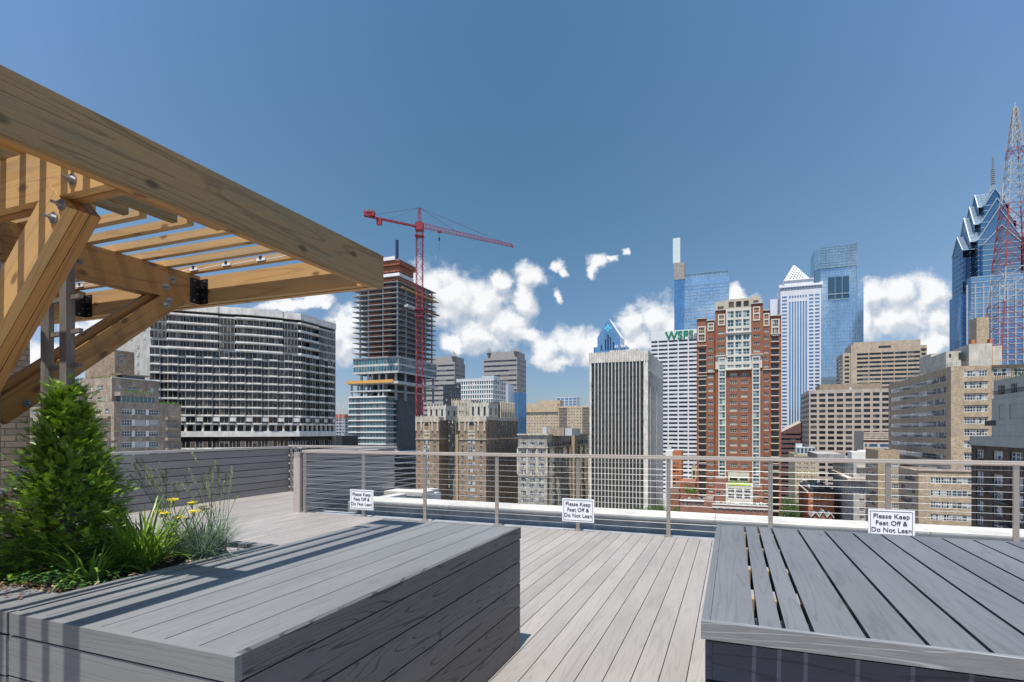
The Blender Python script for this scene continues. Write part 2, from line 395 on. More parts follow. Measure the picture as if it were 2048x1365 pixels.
# ================================================================ cable railing
def railing(b0, b1, a, posts, lab, ncab=12, ztop=1.07, cap=True):
    t = dthing('cable_railing', b0, a, 0, lab, 'railing')
    for i, pb in enumerate(posts):
        m = MB(); m.box(pb - .026, pb + .026, a - .013, a + .013, 0, ztop - .03)
        m.box(pb - .05, pb + .05, a - .04, a + .04, 0, .012)
        p = dpart(m, 'post', M_steel, t)
        if abs(pb - b0) < 8:
            m = MB()
            for c in range(ncab): 
                zc = .1 + c * .079; m.tube((pb, a - .02, zc), (pb, a + .02, zc), .006, 6)
            dpart(m, 'ferrules', M_cable, t)
    m = MB(); m.box(b0 - .03, b1, a - .032, a + .032, ztop - .012, ztop, 0, 'x'); m.box(b0 - .03, b1, a - .03, a + .03, ztop - .035, ztop - .012, 0, 'x')
    m.tube((b0 - .03, a, ztop - .028), (b1, a, ztop - .028), .024, 10); dpart(m, 'top_rail', M_rail, t)
    for c in range(ncab):
        m = MB(); zc = .1 + c * .079; prev = None
        for s0, s1 in zip([b0] + posts[1:], posts[1:] + [b1]):
            mid = ((s0 + s1) / 2, a, zc - .0015)
            m.tube((s0, a, zc), mid, .0018, 6, caps=False); m.tube(mid, (s1, a, zc), .0018, 6, caps=False)
        dpart(m, 'cable', M_cable, t)
    done(t)
    return t
def railb(px):                                         # where the ray of a column of the photograph meets the railing line
    r = (px - HX) / F
    return RAILA * (r * CS - SN) / (CS + r * SN)
PB = [railb(p) for p in (609, 727, 850, 994, 1156, 1337, 1541, 1776, 2032)]
PB.append(PB[-1] + 1.15); PB.append(PB[-1] + 1.15)
railing(PB[0], PB[-1] + .4, RAILA, PB, 'cable railing with flat top rail and steel posts running along the roof edge')
railing(PANEL1_B + .05, RL_B + .02, A_END, [PANEL1_B + .06, PANEL1_B + .2, RL_B - .1], 'short cable railing closing the far end of the deck corridor')
t = dthing('composite_post', RL_B - .02, RAILA, 0, 'wide taupe plank-clad post at the left end of the cable railing', 'post')
m = MB(); m.box(RL_B - .09, RL_B + .045, RAILA - .06, RAILA + .07, .0, .93, 0, 'z'); m.box(RL_B - .085, RL_B + .04, RAILA - .055, RAILA + .065, .93, 1.03, 1, 'z'); dpart(m, 'cladding', [M_post, M_fence], t); done(t)

# ================================================================ signs
SIGNT = ['Please Keep', 'Feet Off &', 'Do Not Lean']
def sign(px, pytop, lab):
    b = railb(px); W_, H_ = .455, .325; a = RAILA - .045; z0 = EYE - (pytop - HY) / F * (a * CS - b * SN) - H_
    t = dthing('notice_sign', b, a, z0, lab, 'sign', 'white notice signs tied to the railing')
    m = MB(); m.box(b - W_ / 2, b + W_ / 2, a, a + .006, z0, z0 + H_); dpart(m, 'board', M_sign, t)
    m = MB(); e = .02; q = .005
    for (x0, x1, zz0, zz1) in ((-W_/2+e, W_/2-e, e, e+q), (-W_/2+e, W_/2-e, H_-e-q, H_-e), (-W_/2+e, -W_/2+e+q, e, H_-e), (W_/2-e-q, W_/2-e, e, H_-e)):
        m.box(b + x0, b + x1, a - .002, a + .001, z0 + zz0, z0 + zz1)
    dpart(m, 'border', M_ink, t)
    for i, s_ in enumerate(SIGNT):
        text(s_, .074, M_ink, t, (0, -.003, H_ - .100 - i * .079), .0003)
    m = MB()
    for sx in (-1, 1):
        for zz in (.02, H_ - .02): m.tube((b + sx * (W_ / 2 - .01), a - .003, z0 + zz), (b + sx * (W_ / 2 - .01), a + .05, z0 + zz), .004, 6)
    dpart(m, 'cable_ties', M_sign, t); done(t)
sign(726.5, 980, 'white notice sign nearest the plank screen, on the first steel post')
sign(1157.5, 998, 'white notice sign in the middle, above the bare deck between the two dark boxes')
sign(1780.5, 1020, 'white notice sign on the right, just above the far edge of the slatted box')

# ================================================================ left box (bench and planter)
BR, BL_, BF, BN = -1.266, -2.30, 3.37, 1.146           # right, left, far, near edges
ZT = .78
t = dthing('bench_box', BR, BN, 0, 'grey composite plank box with right side coloured darker for shade, striped by pergola shadows', 'bench')
for (z0, z1) in [(ZT - .072, ZT)]:
    m = MB(); m.box(BL_ + .01, BR, BN, BN + .026, z0, z1, 0, 'x'); dpart(m, 'fascia', M_grey, t)
    m = MB(); m.box(BR - .026, BR, BN + .0265, BF, z0, z1, 0, 'y'); dpart(m, 'fascia', M_side_shade, t)
    m = MB(); m.box(BL_, BR - .027, BF - .026, BF, z0, z1, 0, 'x'); dpart(m, 'fascia', M_grey, t)
lines = [BR - .0275 - .142 * i for i in range(8)]
for i in range(7):
    b1 = lines[i]; b0 = max(lines[i + 1], BL_)
    if b1 - b0 < .02: break
    m = MB(); m.box(b0 + .004, b1 - .0005, BN + .0275, BF - .028, ZT - .026, ZT - .0012, 0, 'y'); dpart(m, 'top_board', M_grey, t)
for i in range(5):
    z1 = ZT - .079 - i * .1415; z0 = max(z1 - .135, .005)
    m = MB(); m.box(BR - .027, BR - .004, BN + .03, BF - .004, z0, z1, 0, 'y'); dpart(m, 'side_board', M_side_shade, t)
    m = MB(); m.box(BL_ - .002, BR - .0045, BN + .004, BN + .027, z0, z1, 0, 'x'); dpart(m, 'front_board', M_grey, t)
    m = MB(); m.box(BL_ + .03, BR - .03, BF - .027, BF - .005, z0, z1, 0, 'x'); dpart(m, 'back_board', M_grey, t)
    m = MB(); m.box(BL_, BL_ + .022, 2.4, BF - .03, z0, z1, 0, 'y'); dpart(m, 'side_board', M_grey, t)
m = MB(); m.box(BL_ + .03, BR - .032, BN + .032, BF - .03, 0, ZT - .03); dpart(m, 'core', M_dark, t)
done(t)
PLF, PLN = 2.37, BN - .004
t = dthing('planter_box', -3.2, PLN, 0, 'grey composite planter box holding the small evergreen and the grasses', 'planter')
PL = -4.3; OB0, OA0, OA1, OB1 = -4.2, 1.352, 2.315, -2.385
m = MB(); m.box(PL, BL_ + .003, PLN, PLN + .026, ZT - .070, ZT + .002, 0, 'x'); dpart(m, 'fascia', M_grey, t)
m = MB(); m.box(PL, OB1 - .0, PLN + .0275, OA0, ZT - .026, ZT, 0, 'x'); m.box(OB1 + .001, BL_ + .001, PLN + .0275, OA1, ZT - .026, ZT, 0, 'y')
m.box(PL, BL_ + .001, OA1 + .001, PLF, ZT - .026, ZT, 0, 'x'); m.box(PL, OB0, OA0, OA1, ZT - .026, ZT, 0, 'y'); dpart(m, 'rim', M_grey, t)
for i in range(5):
    z1 = ZT - .079 - i * .1415; z0 = max(z1 - .135, .005)
    m = MB(); m.box(PL, BL_ - .003, PLN + .001, PLN + .026, z0, z1, 0, 'x'); dpart(m, 'front_board', M_grey, t)
    m = MB(); m.box(PL, BL_ - .003, PLF - .026, PLF - .002, z0, z1, 0, 'x'); dpart(m, 'back_board', M_grey, t)
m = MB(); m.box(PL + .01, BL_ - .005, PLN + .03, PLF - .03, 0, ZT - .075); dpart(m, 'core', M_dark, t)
done(t)
so_ = MB()
NX, NY = 60, 34
def soilz(x, y): return ZT - .045 + .028 * math.sin(x * 7 + 1) * math.cos(y * 9) + .012 * math.sin(x * 31 + y * 17)
for i in range(NX):
    for j in range(NY):
        xs = [OB0 + (OB1 - OB0) * (i + q) / NX for q in (0, 1)]; ys = [OA0 + (OA1 - OA0) * (j + q) / NY for q in (0, 1)]
        so_.face([(x_, y_, soilz(x_, y_)) for x_, y_ in ((xs[0], ys[0]), (xs[1], ys[0]), (xs[1], ys[1]), (xs[0], ys[1]))])
o = so_.build('soil', M_soil, smooth=True); o.rotation_euler = (0, 0, -TH); tag(o, 'dark soil in the planter box', 'soil', kind='stuff')
M_chip = mat('bark_chip', lambda t, b: (t.put(b.inputs['Base Color'], t.mix(t.math('FRACT', t.math('MULTIPLY', uvnodes(t)[2], 17.3)), (.08,.04,.02), (.26,.17,.10))), None))
m = MB()
for i in range(1500):
    x_ = rnd.uniform(OB0, OB1 + .01); y_ = rnd.uniform(OA0 - .0, OA1)
    if i < 260: x_ = rnd.gauss(-2.72, .16); y_ = OA0 + rnd.gauss(-.0, .05)
    zz = (soilz(x_, y_) if y_ > OA0 and x_ < OB1 else ZT + .002) + .006
    if x_ > OB1 + .02: continue
    an = rnd.uniform(0, 6.28); L, W_ = rnd.uniform(.004, .013), rnd.uniform(.002, .006); tl = rnd.uniform(-.5, .5)
    c, s_ = math.cos(an), math.sin(an)
    m.face([(x_ + c * p * L - s_ * q * W_, y_ + s_ * p * L + c * q * W_, zz + p * L * tl + q * .002) for p, q in ((-1, -1), (1, -.7), (.8, 1), (-1, .8))], seed=rnd.random())
o = m.build('bark_mulch', M_chip); o.rotation_euler = (0, 0, -TH); tag(o, 'brown bark chips on the planter soil', 'mulch', kind='stuff')

# ================================================================ right box (slatted top on a recessed base coloured as shade)
_, _ = 0, 0
RB, RN = AB(1396, 1242, .77); RB2, RF = AB(1437, 1049, .77); RB = (RB + RB2) / 2
ZR = .77; OV = .17
t = dthing('slatted_box', RB, RN, 0, 'slatted grey composite table box with recessed base coloured dark blue for shade on the right', 'table')
m = MB(); m.box(RB, 3.6, RN, RN + .024, ZR - .058, ZR, 0, 'x'); dpart(m, 'fascia', grain('grey_composite_front', (.17,.172,.185), (.42,.42,.43), .45, .5, 18, thin=.8), t)
m = MB(); m.box(RB, RB + .028, RN + .0245, RF, ZR - .058, ZR, 0, 'y'); dpart(m, 'fascia', M_grey2, t)
m = MB(); m.box(RB + .029, 3.6, RF - .024, RF, ZR - .058, ZR - .001, 0, 'x'); dpart(m, 'fascia', M_grey2, t)
bb = RB + .0295
for i, (wd, gap) in enumerate([(.135, .013), (.066, .013), (.068, .013)] + [(.139, .0125)] * 26):
    m = MB(); m.box(bb, bb + wd, RN + .025, RF - .025, ZR - .025, ZR - .0015, 0, 'y'); dpart(m, 'top_board', M_grey2, t); bb += wd + gap
    if bb > 3.45: break
m = MB()
for aj in [RN + .42 + .5 * i for i in range(4)]: m.box(RB + .03, 3.5, aj, aj + .038, ZR - .12, ZR - .0265, 0, 'x')
dpart(m, 'joists', plain('aged_joist', (.33,.25,.16), .8, .2, 8), t)
z1 = ZR - .059; i = 0
zz = [ZR - .059 - .006, ZR - .115, ZR - .255, ZR - .395, ZR - .535, ZR - .675, .0]
zt = ZR - .0285
for i, (z0_, z1_) in enumerate(((.655, zt), (.51, .648), (.365, .503), (.22, .358), (.075, .213), (.002, .068))):
    m = MB(); m.box(RB + .03, 3.55, RN + OV, RN + OV + .023, z0_, z1_, 0, 'x'); dpart(m, 'front_board', M_base_shade, t)
    m = MB(); m.box(RB + .006, RB + .029, RN + OV, RF - .01, z0_, min(z1_, ZR - .06), 0, 'y'); dpart(m, 'side_board', M_base_shade, t)
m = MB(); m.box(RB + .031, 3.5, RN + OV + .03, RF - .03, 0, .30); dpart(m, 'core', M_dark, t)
m = MB(); m.box(RB + .006, RB + .029, RN + .03, RN + OV - .0005, ZR - .2, ZR - .06, 0, 'y')
done(t)

# ================================================================ pergola
PB0, PA0 = -1.885, 2.75                                # outer face of the near beam, far end
Z0, Z1 = 2.227, 2.413
pg = dthing('pergola', PB0, PA0, 0, 'orange pine pergola with weathered near beam reaching over the left box', 'pergola')
m = MB(); m.box(PB0 - .037, PB0, -.6, PA0, Z0, Z1, 0, 'y'); m.box(PB0 - .0385, PB0 - .037, -.6, PA0, Z0 + .003, Z1 - .004, 1, 'y')
rim = dpart(m, 'rim_beam', [M_weath, M_wood], pg); tag(rim, 'weathered outer rim beam')
m = MB(); m.box(PB0 - .078, PB0 - .0405, -.6, PA0 - .042, Z0 + .002, Z1 - .002, 0, 'y'); dpart(m, 'rim_beam', M_wood, pg)
m = MB(); m.box(-6.6, PB0 - .0375, PA0 - .039, PA0 - .001, Z0 + .001, Z1 - .002, 0, 'x'); dpart(m, 'end_beam', M_woodp, pg)
m = MB(); m.box(-6.6, PB0 - .0805, PA0 - .081, PA0 - .042, Z0 + .006, Z1 - .004, 0, 'x'); dpart(m, 'end_beam', M_woodp, pg)
CA = PA0 - 1.50
def hanger(b, a, z0, z1):
    m = MB()
    m.box(b + .0, b + .005, a - .075, a - .004, z0, z1); m.box(b + .0055, b + .07, a - .006, a - .001, z0, z1)
    h = dpart(m, 'bracket', M_black, pg)
    m = MB()
    for q in (.12, .38, .66, .9):
        zz = z0 + (z1 - z0) * q
        m.tube((b + .004, a - (.05 if q in (.12, .9) else .03), zz), (b + .014, a - (.05 if q in (.12, .9) else .03), zz), .005, 7)
        m.tube((b + (.05 if q in (.12, .9) else .035), a - .004, zz), (b + (.05 if q in (.12, .9) else .035), a - .016, zz), .005, 7)
    s_ = dpart(m, 'screws', M_bolt, pg); s_.parent = h; s_.location = (0, 0, 0)
def bolt(p, n, parent, r=.021):
    p = Vector(p); n = Vector(n); m = MB()
    m.tube(p, p + n * .004, r, 16); m.tube(p + n * .004, p + n * .015, .0105, 6); m.tube(p + n * .015, p + n * .034, .0055, 8)
    dpart(m, 'bolt', M_bolt, parent)
EA = PA0 - .081
for mb_, near in ((-3.25, 1.0), (-4.40, 1.2)):
    m = MB(); m.box(mb_ - .037, mb_, -.4, EA - .001, Z0, Z1, 0, 'y'); m.box(mb_ - .078, mb_ - .039, -.4, EA - .001, Z0 - .005, Z1 - .003, 0, 'y'); dpart(m, 'rafter_beam', M_wood, pg)
    hanger(mb_, EA, Z0 - .002, Z1 - .025)
m = MB(); m.box(-6.4, PB0 - .079, CA, CA + .037, Z0 + .001, Z1 - .001, 0, 'x'); dpart(m, 'cross_beam', M_woodp, pg)
m = MB(); m.box(-6.4, PB0 - .079, CA + .040, CA + .077, Z0 - .002, Z1 - .003, 0, 'x'); dpart(m, 'cross_beam', M_wood, pg)
# slats: nested corner frames lying on the beams
for k in range(1, 11):
    bk = PB0 - .030 - .12 * k; ae = PA0 - .035 - .155 * k; ab = PA0 - .155 * k + .03
    m = MB(); m.box(bk - .038, bk, -.5, ae, Z1 + .001, Z1 + .040, 0, 'y'); dpart(m, 'slat', M_weath if k > 4 else M_wood, pg)
    m = MB(); m.box(-6.3, PB0 - .12 * (k - 1) - .12, ab - .038, ab, Z1 + .0015, Z1 + .041, 0, 'x'); dpart(m, 'slat', M_woodp, pg)
# string of light clips along one slat
# diagonal brace under the cross beam (three boards) and brace under the rafter beam
def bar3(mb, p0, p1, width, off0, off1, axis, m=0):
    """flat board between two centre points in the plane given by axis; off0..off1 is its extent across the plane"""
    p0, p1 = Vector(p0), Vector(p1); d = (p1 - p0); L = d.length; d.normalize()
    n = Vector((0, 1, 0)) if axis == 'y' else Vector((1, 0, 0))
    w_ = n.cross(d).normalized()
    sd = rnd.random()
    c = lambda s, q, r: p0 + d * (L * s) + w_ * (width / 2 * q) + n * (off1 if r else off0)
    F6 = [((0,-1,0),(1,-1,0),(1,1,0),(0,1,0)), ((0,-1,1),(1,-1,1),(1,1,1),(0,1,1)), ((0,-1,0),(1,-1,0),(1,-1,1),(0,-1,1)), ((0,1,0),(1,1,0),(1,1,1),(0,1,1)), ((0,-1,0),(0,1,0),(0,1,1),(0,-1,1)), ((1,-1,0),(1,1,0),(1,1,1),(1,-1,1))]
    for f in F6:
        mb.face([tuple(c(*q)) for q in f], [(q[0] * L, q[1] * width / 2 + q[2] * .04) for q in f], m, sd)
bz = (PB0 - .30, CA, Z0); dirb = Vector((-1, 0, -1)).normalized()
p1 = Vector((PB0 - .33, CA, Z0 + .005)); p0 = p1 + dirb * 1.9
for off, wdt, mm in ((-.001, .14, M_woodp), (.040, .135, M_wood), (.080, .135, M_wood)):
    m = MB(); sh = Vector((.0, 0, 0)); bar3(m, p0 + sh, p1 + sh, wdt, off, off + .037, 'y'); dpart(m, 'brace', mm, pg)
for (db, zz) in ((-.245, .15), (-.245, .075)): bolt((PB0 + db, CA - .001, Z0 + zz - .03), (0, -1, 0), pg)
for (db, zz) in ((-.30, -.035), (-.345, -.075)): bolt((PB0 + db, CA - .003, Z0 + zz), (0, -1, 0), pg)
q0 = Vector((-3.25, 1.58, 1.475)); q1 = Vector((-3.25, 2.60, 2.325))
for off0, off1, dz, mm, wd in ((-.037, -.001, 0, M_wood, .115), (-.078, -.040, .035, M_wood, .13)):
    m = MB(); bar3(m, q0 + Vector((0, 0, dz)), q1 + Vector((0, 0, dz)), wd, off0, off1, 'x'); dpart(m, 'brace', mm, pg)
for (a_, z_) in ((1.70, 1.535), (1.80, 1.66), (2.43, 2.175), (2.45, 2.135 + .075), (2.43, 2.29), (2.47, 2.34)): bolt((-3.25, a_, z_), (1, 0, 0), pg)
done(pg)
# string lights
sb = MB(); t = dthing('string_light', -3.2, PA0 - .3, Z1, 'string of small white light sockets clipped along the far roof slat', 'string lights')
ak = PA0 - .155 + .03 - .038 - .004
for i in range(9):
    x_ = -4.6 + i * .28
    m = MB(); m.box(x_ - .034, x_ + .034, ak - .006, ak, Z1 + .010, Z1 + .026); m.box(x_ - .01, x_ + .01, ak - .008, ak - .006, Z1 + .02, Z1 + .038, 1); dpart(m, 'socket', [M_sign, M_black], t)
    sb.tube((x_ + .045, ak - .004, Z1 + .012), (x_ + .235, ak - .004, Z1 + .02), .0025, 5)
dpart(sb, 'wire', M_sign, t); done(t)

# ================================================================ brick piers, handrail, weathered trellis
t = dthing('brick_pier', -3.6, 1.2, 0, 'tan brick pier at the left edge where the pergola brace lands', 'wall')
m = MB(); m.box(-4.9, -3.215, .3, 1.575, -.1, 2.55, 0, 'x'); dpart(m, 'masonry', M_brick, t); done(t)
FB, = (-7.25,)
t = dthing('brick_wall', FB, 3.8, 0, 'tan brick wall end behind the ladder-like trellis', 'wall')
m = MB(); m.box(FB - .4, FB, .5, 3.82, -3, 3.15, 0, 'y'); dpart(m, 'masonry', M_brick, t); done(t)
p0 = Vector(((2 - HX) / F * 2.62, 2.62, EYE - (985 - HY) / F * 2.62)); p1 = Vector(((49 - HX) / F * 3.15, 3.15, EYE - (937 - HY) / F * 3.15))
t = empty('handrail', p0, 0, 'short steel handrail sloping between brick pier and evergreen', 'handrail')
m = MB(); m.tube(p0 - (p1 - p0) * .5, p1, .012, 10); m.build('tube', M_steel, t, base=tuple(p0))
m = MB(); m.tube(p1 - Vector((.02, 0, -.0)), p1 + Vector((.03, .03, .02)), .022, 12); m.build('end_cap', M_black, t, base=tuple(p0))
t = dthing('trellis', -3.1, 1.80, .7, 'weathered grey ladder-like trellis standing behind the small evergreen', 'trellis')
def trel(px, Y): X = (px - HX) / F * Y; return (X * CS - Y * SN, X * SN + Y * CS)
l0 = trel(93.5, 2.80); l1 = trel(134.5, 2.74)
m = MB(); m.tube((*l0, .7), (l0[0] + .008, l0[1], 2.6), .0265, 10, r2=.0265); dpart(m, 'upright', M_ladder, t)
m = MB(); m.box(l1[0] - .026, l1[0] + .026, l1[1] - .02, l1[1] + .02, .7, 2.6, 0, 'z'); dpart(m, 'upright', M_ladder, t)
dirr = (Vector((*l1, 0)) - Vector((*l0, 0)))
for zr in [1.4 + (862 - yy) / F * 2.76 for yy in (533, 601, 669, 737, 803, 870)]:
    m = MB(); m.beam((l0[0], l0[1] + .01, zr), (l1[0] + dirr.x * .55, l1[1] + dirr.y * .55 + .01, zr + .012), .02); dpart(m, 'rung', M_ladder, t)
done(t)
t = dthing('wall_fixture', -3.7, 1.9, 2.2, 'pale grey wrapped fixture at the left edge behind the brace', 'fixture')
fx = trel(6, 2.9); m = MB(); m.box(fx[0] - .1, fx[0] + .02, fx[1] - .05, fx[1] + .08, 2.15, 2.42, 0); dpart(m, 'body', M_sign, t); done(t)
# ================================================================ plants
def leafmat(name, c1, c2, rough=.45, trans=.25):
    def fn(t, b):
        u, v, s = uvnodes(t)
        f = t.math('FRACT', t.math('MULTIPLY', s, 23.7))
        c = t.mix(f, c1, c2)
        t.put(b.inputs['Base Color'], c); b.inputs['Roughness'].default_value = rough
        tr = t.node('ShaderNodeBsdfTranslucent'); t.put(tr.inputs[0], t.mix(.5, c, (c2[0] * 1.3, c2[1] * 1.4, c2[2] * .6)))
        mx = t.node('ShaderNodeMixShader'); mx.inputs[0].default_value = trans
        t.l.new(b.outputs[0], mx.inputs[1]); t.l.new(tr.outputs[0], mx.inputs[2])
        t.l.new(mx.outputs[0], t.n['Material Output'].inputs[0])
    return mat(name, fn)
M_ever = leafmat('evergreen_scale', (.05,.13,.02), (.29,.43,.045), .4, .16)  # leaf colours range from shadow green to sunlit yellow-green, painted in at random
M_lily = leafmat('lily_leaf', (.10,.22,.03), (.26,.38,.06), .4, .35)
M_fesc = leafmat('blue_grass', (.13,.21,.17), (.30,.38,.30), .5, .2)
M_reed = leafmat('seed_head', (.22,.24,.16), (.46,.44,.30), .7, .3)
M_stalk = leafmat('stalk', (.14,.19,.10), (.25,.28,.16), .6, .2)
M_yel = leafmat('yellow_flower', (.62,.50,.02), (.80,.70,.06), .6, .2)
M_ivy = leafmat('ground_leaf', (.02,.07,.02), (.09,.19,.05), .35, .15)
M_twig = plain('twig', (.10,.07,.045), .85, .3, 20)
M_tleaf = leafmat('tree_leaf', (.03,.08,.015), (.09,.17,.03), .5, .2)

def spray(mb, p, d, up, L, seed):
    """flat fan of scale leaves: a stem with alternating side shoots"""
    d = d.normalized(); s_ = d.cross(up)
    if s_.length < .01: s_ = Vector((1, 0, 0))
    s_.normalize(); nrm = s_.cross(d)
    n = 7
    for i in range(n):
        f = (i + .3) / n; q = p + d * (L * f) - Vector((0, 0, .10 * L * f * f))
        l2 = L * .42 * (1 - f * .72)
        for sg in (-1, 1):
            e = (d * .75 + s_ * sg * .75 + nrm * rnd.uniform(-.18, .18)).normalized()
            w_ = s_.cross(e).cross(e).normalized() if False else (d * -.6 * sg + s_ * .8).normalized() * l2 * .125
            tp = q + e * l2
            mb.face((q, q + e * l2 * .5 + w_, tp, q + e * l2 * .5 - w_), seed=seed + rnd.uniform(-.006, .006))
    q = p + d * L - Vector((0, 0, .10 * L)); w_ = s_ * L * .05
    mb.face((p + d * L * .55 - w_ , q, p + d * L * .55 + w_, p), seed=seed)
def evergreen():
    tb, ta = -3.04, 1.76; zb, zt = .70, 1.615
    t = dthing('evergreen_shrub', tb, ta, zb, 'small conical evergreen with feathery sprays in the planter', 'shrub')
    m = MB(); m.tube((tb, ta, zb - .05), (tb, ta, zt - .15), .016, 7, r2=.004); dpart(m, 'trunk', M_twig, t)
    fol = MB(); br = MB(); H = zt - zb
    for i in range(1000):
        f = rnd.random() ** 1.25
        z_ = zb - .02 + f * H * .96
        rad = (.30 * (1 - f) ** .85 + .022) * rnd.uniform(.8, 1.08)
        if f < .12: rad *= .82 + f * 1.5
        az = rnd.uniform(0, 6.2832)
        lob = 1 + .16 * math.sin(az * 3 + z_ * 9) + .10 * math.sin(az * 5 - z_ * 17)
        rad *= lob
        d = Vector((math.cos(az), math.sin(az), .28 + .75 * f)).normalized()
        tip = Vector((tb + math.cos(az) * rad, ta + math.sin(az) * rad, z_ + .04))
        base = Vector((tb, ta, z_ - rad * .35))
        if i % 3 == 0: br.tube(base, tip, .0035, 4, r2=.001, caps=False)
        seed = rnd.random() * .04 + (0.0)
        for k in range(9):
            g = 1.02 - .62 * rnd.random() ** 1.5; q = base.lerp(tip, g) + Vector((rnd.gauss(0, .022), rnd.gauss(0, .022), rnd.gauss(0, .022)))
            dd_ = (d + Vector((rnd.gauss(0, .45), rnd.gauss(0, .45), rnd.gauss(0, .3)))).normalized()
            spray(fol, q, dd_, Vector((rnd.gauss(0, .5), rnd.gauss(0, .5), 1)), rnd.uniform(.03, .064), rnd.random() * .042)
    for k in range(60):
        z_ = zt - .16 + k * .0028; q = Vector((tb + rnd.gauss(0, .018), ta + rnd.gauss(0, .018), z_))
        spray(fol, q, Vector((rnd.gauss(0, .35), rnd.gauss(0, .35), 1)), Vector((rnd.gauss(0, 1), rnd.gauss(0, 1), .2)), rnd.uniform(.035, .06), rnd.random() * .04)
    dpart(br, 'branches', M_twig, t); dpart(fol, 'foliage', M_ever, t); done(t)
evergreen()
def blade(mb, p, az, L, w_, lean, droop, n=6, seed=0):
    prev = None; p = Vector(p); ang = lean; q = p.copy(); h = Vector((math.cos(az), math.sin(az), 0)); s_ = Vector((-math.sin(az), math.cos(az), 0))
    for i in range(n + 1):
        f = i / n; ww = w_ * (1 - f ** 2.2) * (.55 + .45 * min(1, f * 4)) / 2
        a, b = q + s_ * ww, q - s_ * ww
        if prev: mb.face((prev[0], prev[1], b, a), [(0, 0)] * 4, seed=seed)
        prev = (a, b); ang += droop / n
        q = q + (h * math.sin(ang) + Vector((0, 0, 1)) * math.cos(ang)) * (L / n)
def clump(b, a, n, Lr, w_, lean, droop, mt, sp, name, lab, cat, part='blades', seedband=(0, .04)):
    t = dthing(name, b, a, soilz(b, a), lab, cat)
    m = MB()
    for i in range(n):
        az = rnd.uniform(0, 6.2832); r = sp * math.sqrt(rnd.random())
        blade(m, (b + r * math.cos(az), a + r * math.sin(az), soilz(b, a) - .01), az + rnd.gauss(0, .5), rnd.uniform(*Lr), w_ * rnd.uniform(.7, 1.2), abs(rnd.gauss(0, lean)), droop * rnd.uniform(.3, 1.3), seed=rnd.random() * .042)
    dpart(m, part, mt, t); return t
t = clump(-2.74, 1.93, 210, (.24, .50), .013, .30, 1.35, M_lily, .10, 'daylily', 'bright green arching strap leaves right beside the evergreen', 'plant'); done(t)
t = clump(-2.66, 1.62, 70, (.16, .30), .011, .45, 1.7, M_lily, .05, 'daylily', 'low darker strap-leaved clump at the front rim of the planter', 'plant'); done(t)
t = clump(-2.50, 2.08, 620, (.16, .33), .0032, .62, .9, M_fesc, .06, 'blue_fescue', 'blue-grey tuft of fine grass at the right end of the planter', 'grass'); done(t)
def stalks(b, a, tops, name, lab, dark=False):
    t = dthing(name, b, a, soilz(b, a), lab, 'grass')
    m = MB(); hd = MB()
    for (px, py, Y) in tops:
        X = (px - HX) / F * Y; tip = Vector((X * CS - Y * SN, X * SN + Y * CS, EYE - (py - HY) / F * Y))
        base = Vector((b + rnd.gauss(0, .03), a + rnd.gauss(0, .03), soilz(b, a))); c = base.lerp(tip, .55) + Vector((0, 0, .03))
        pts = [base * (1 - f) ** 2 + c * 2 * f * (1 - f) + tip * f * f for f in [i / 7 for i in range(8)]]
        for p_, q_ in zip(pts, pts[1:]): m.tube(p_, q_, .0014, 4, caps=False)
        hl = rnd.uniform(.05, .095); dr = (pts[-1] - pts[-2]).normalized(); sd = rnd.random() * .042
        for k in range(46):
            f = rnd.random(); q = tip - dr * (hl * (1 - f)); az = rnd.uniform(0, 6.28); r = .009 * (1 - f) ** .6 * (.3 + f * 1.1)
            o_ = Vector((math.cos(az), math.sin(az), .0)); e = (dr * 1.1 + o_ * .5).normalized() * rnd.uniform(.008, .014); w_ = Vector((-o_.y, o_.x, 0)) * .0022
            q = q + o_ * r
            hd.face((q - w_, q + e * .5 + w_ * -1.2, q + e, q + e * .5 + w_ * 1.2), seed=sd)
    for k in range(60): blade(m, (b + rnd.gauss(0, .03), a + rnd.gauss(0, .03), soilz(b, a)), rnd.uniform(0, 6.28), rnd.uniform(.15, .32), .003, .25, .9)
    dpart(m, 'stalks', M_stalk, t); dpart(hd, 'seed_heads', M_reed, t); done(t)
stalks(-2.52, 2.16, [(385,907,2.92),(378,938,2.9),(368,950,2.95),(430,925,2.95),(424,948,2.9),(437,935,3.0),(410,945,3.0),(404,955,2.9),(453,945,3.05),(464,935,3.0),(462,958,3.0),(448,965,3.0),(355,958,2.9),(442,950,2.9),(478,985,2.85),(415,962,2.9),(420,935,2.95),(345,970,2.9)],
       'feather_grass', 'tall pale grass with upright seed heads above the blue tuft')
stalks(-2.86, 2.22, [(272,918,3.1),(282,916,3.1),(268,930,3.1),(300,938,3.1),(296,945,3.1),(318,925,3.05),(312,940,3.05),(325,950,3.0),(260,950,3.1),(290,955,3.1),(278,960,3.1),(334,938,3.0),(305,960,3.1),(262,925,3.12),(288,930,3.1)],
       'feather_grass', 'tall grass with shaded seed heads between evergreen and plank screen')
t = dthing('yarrow', -2.6, 2.08, soilz(-2.6, 2.08), 'yellow flat-topped flowers on brown stems before the blue grass', 'flower')
st = MB(); hds = []
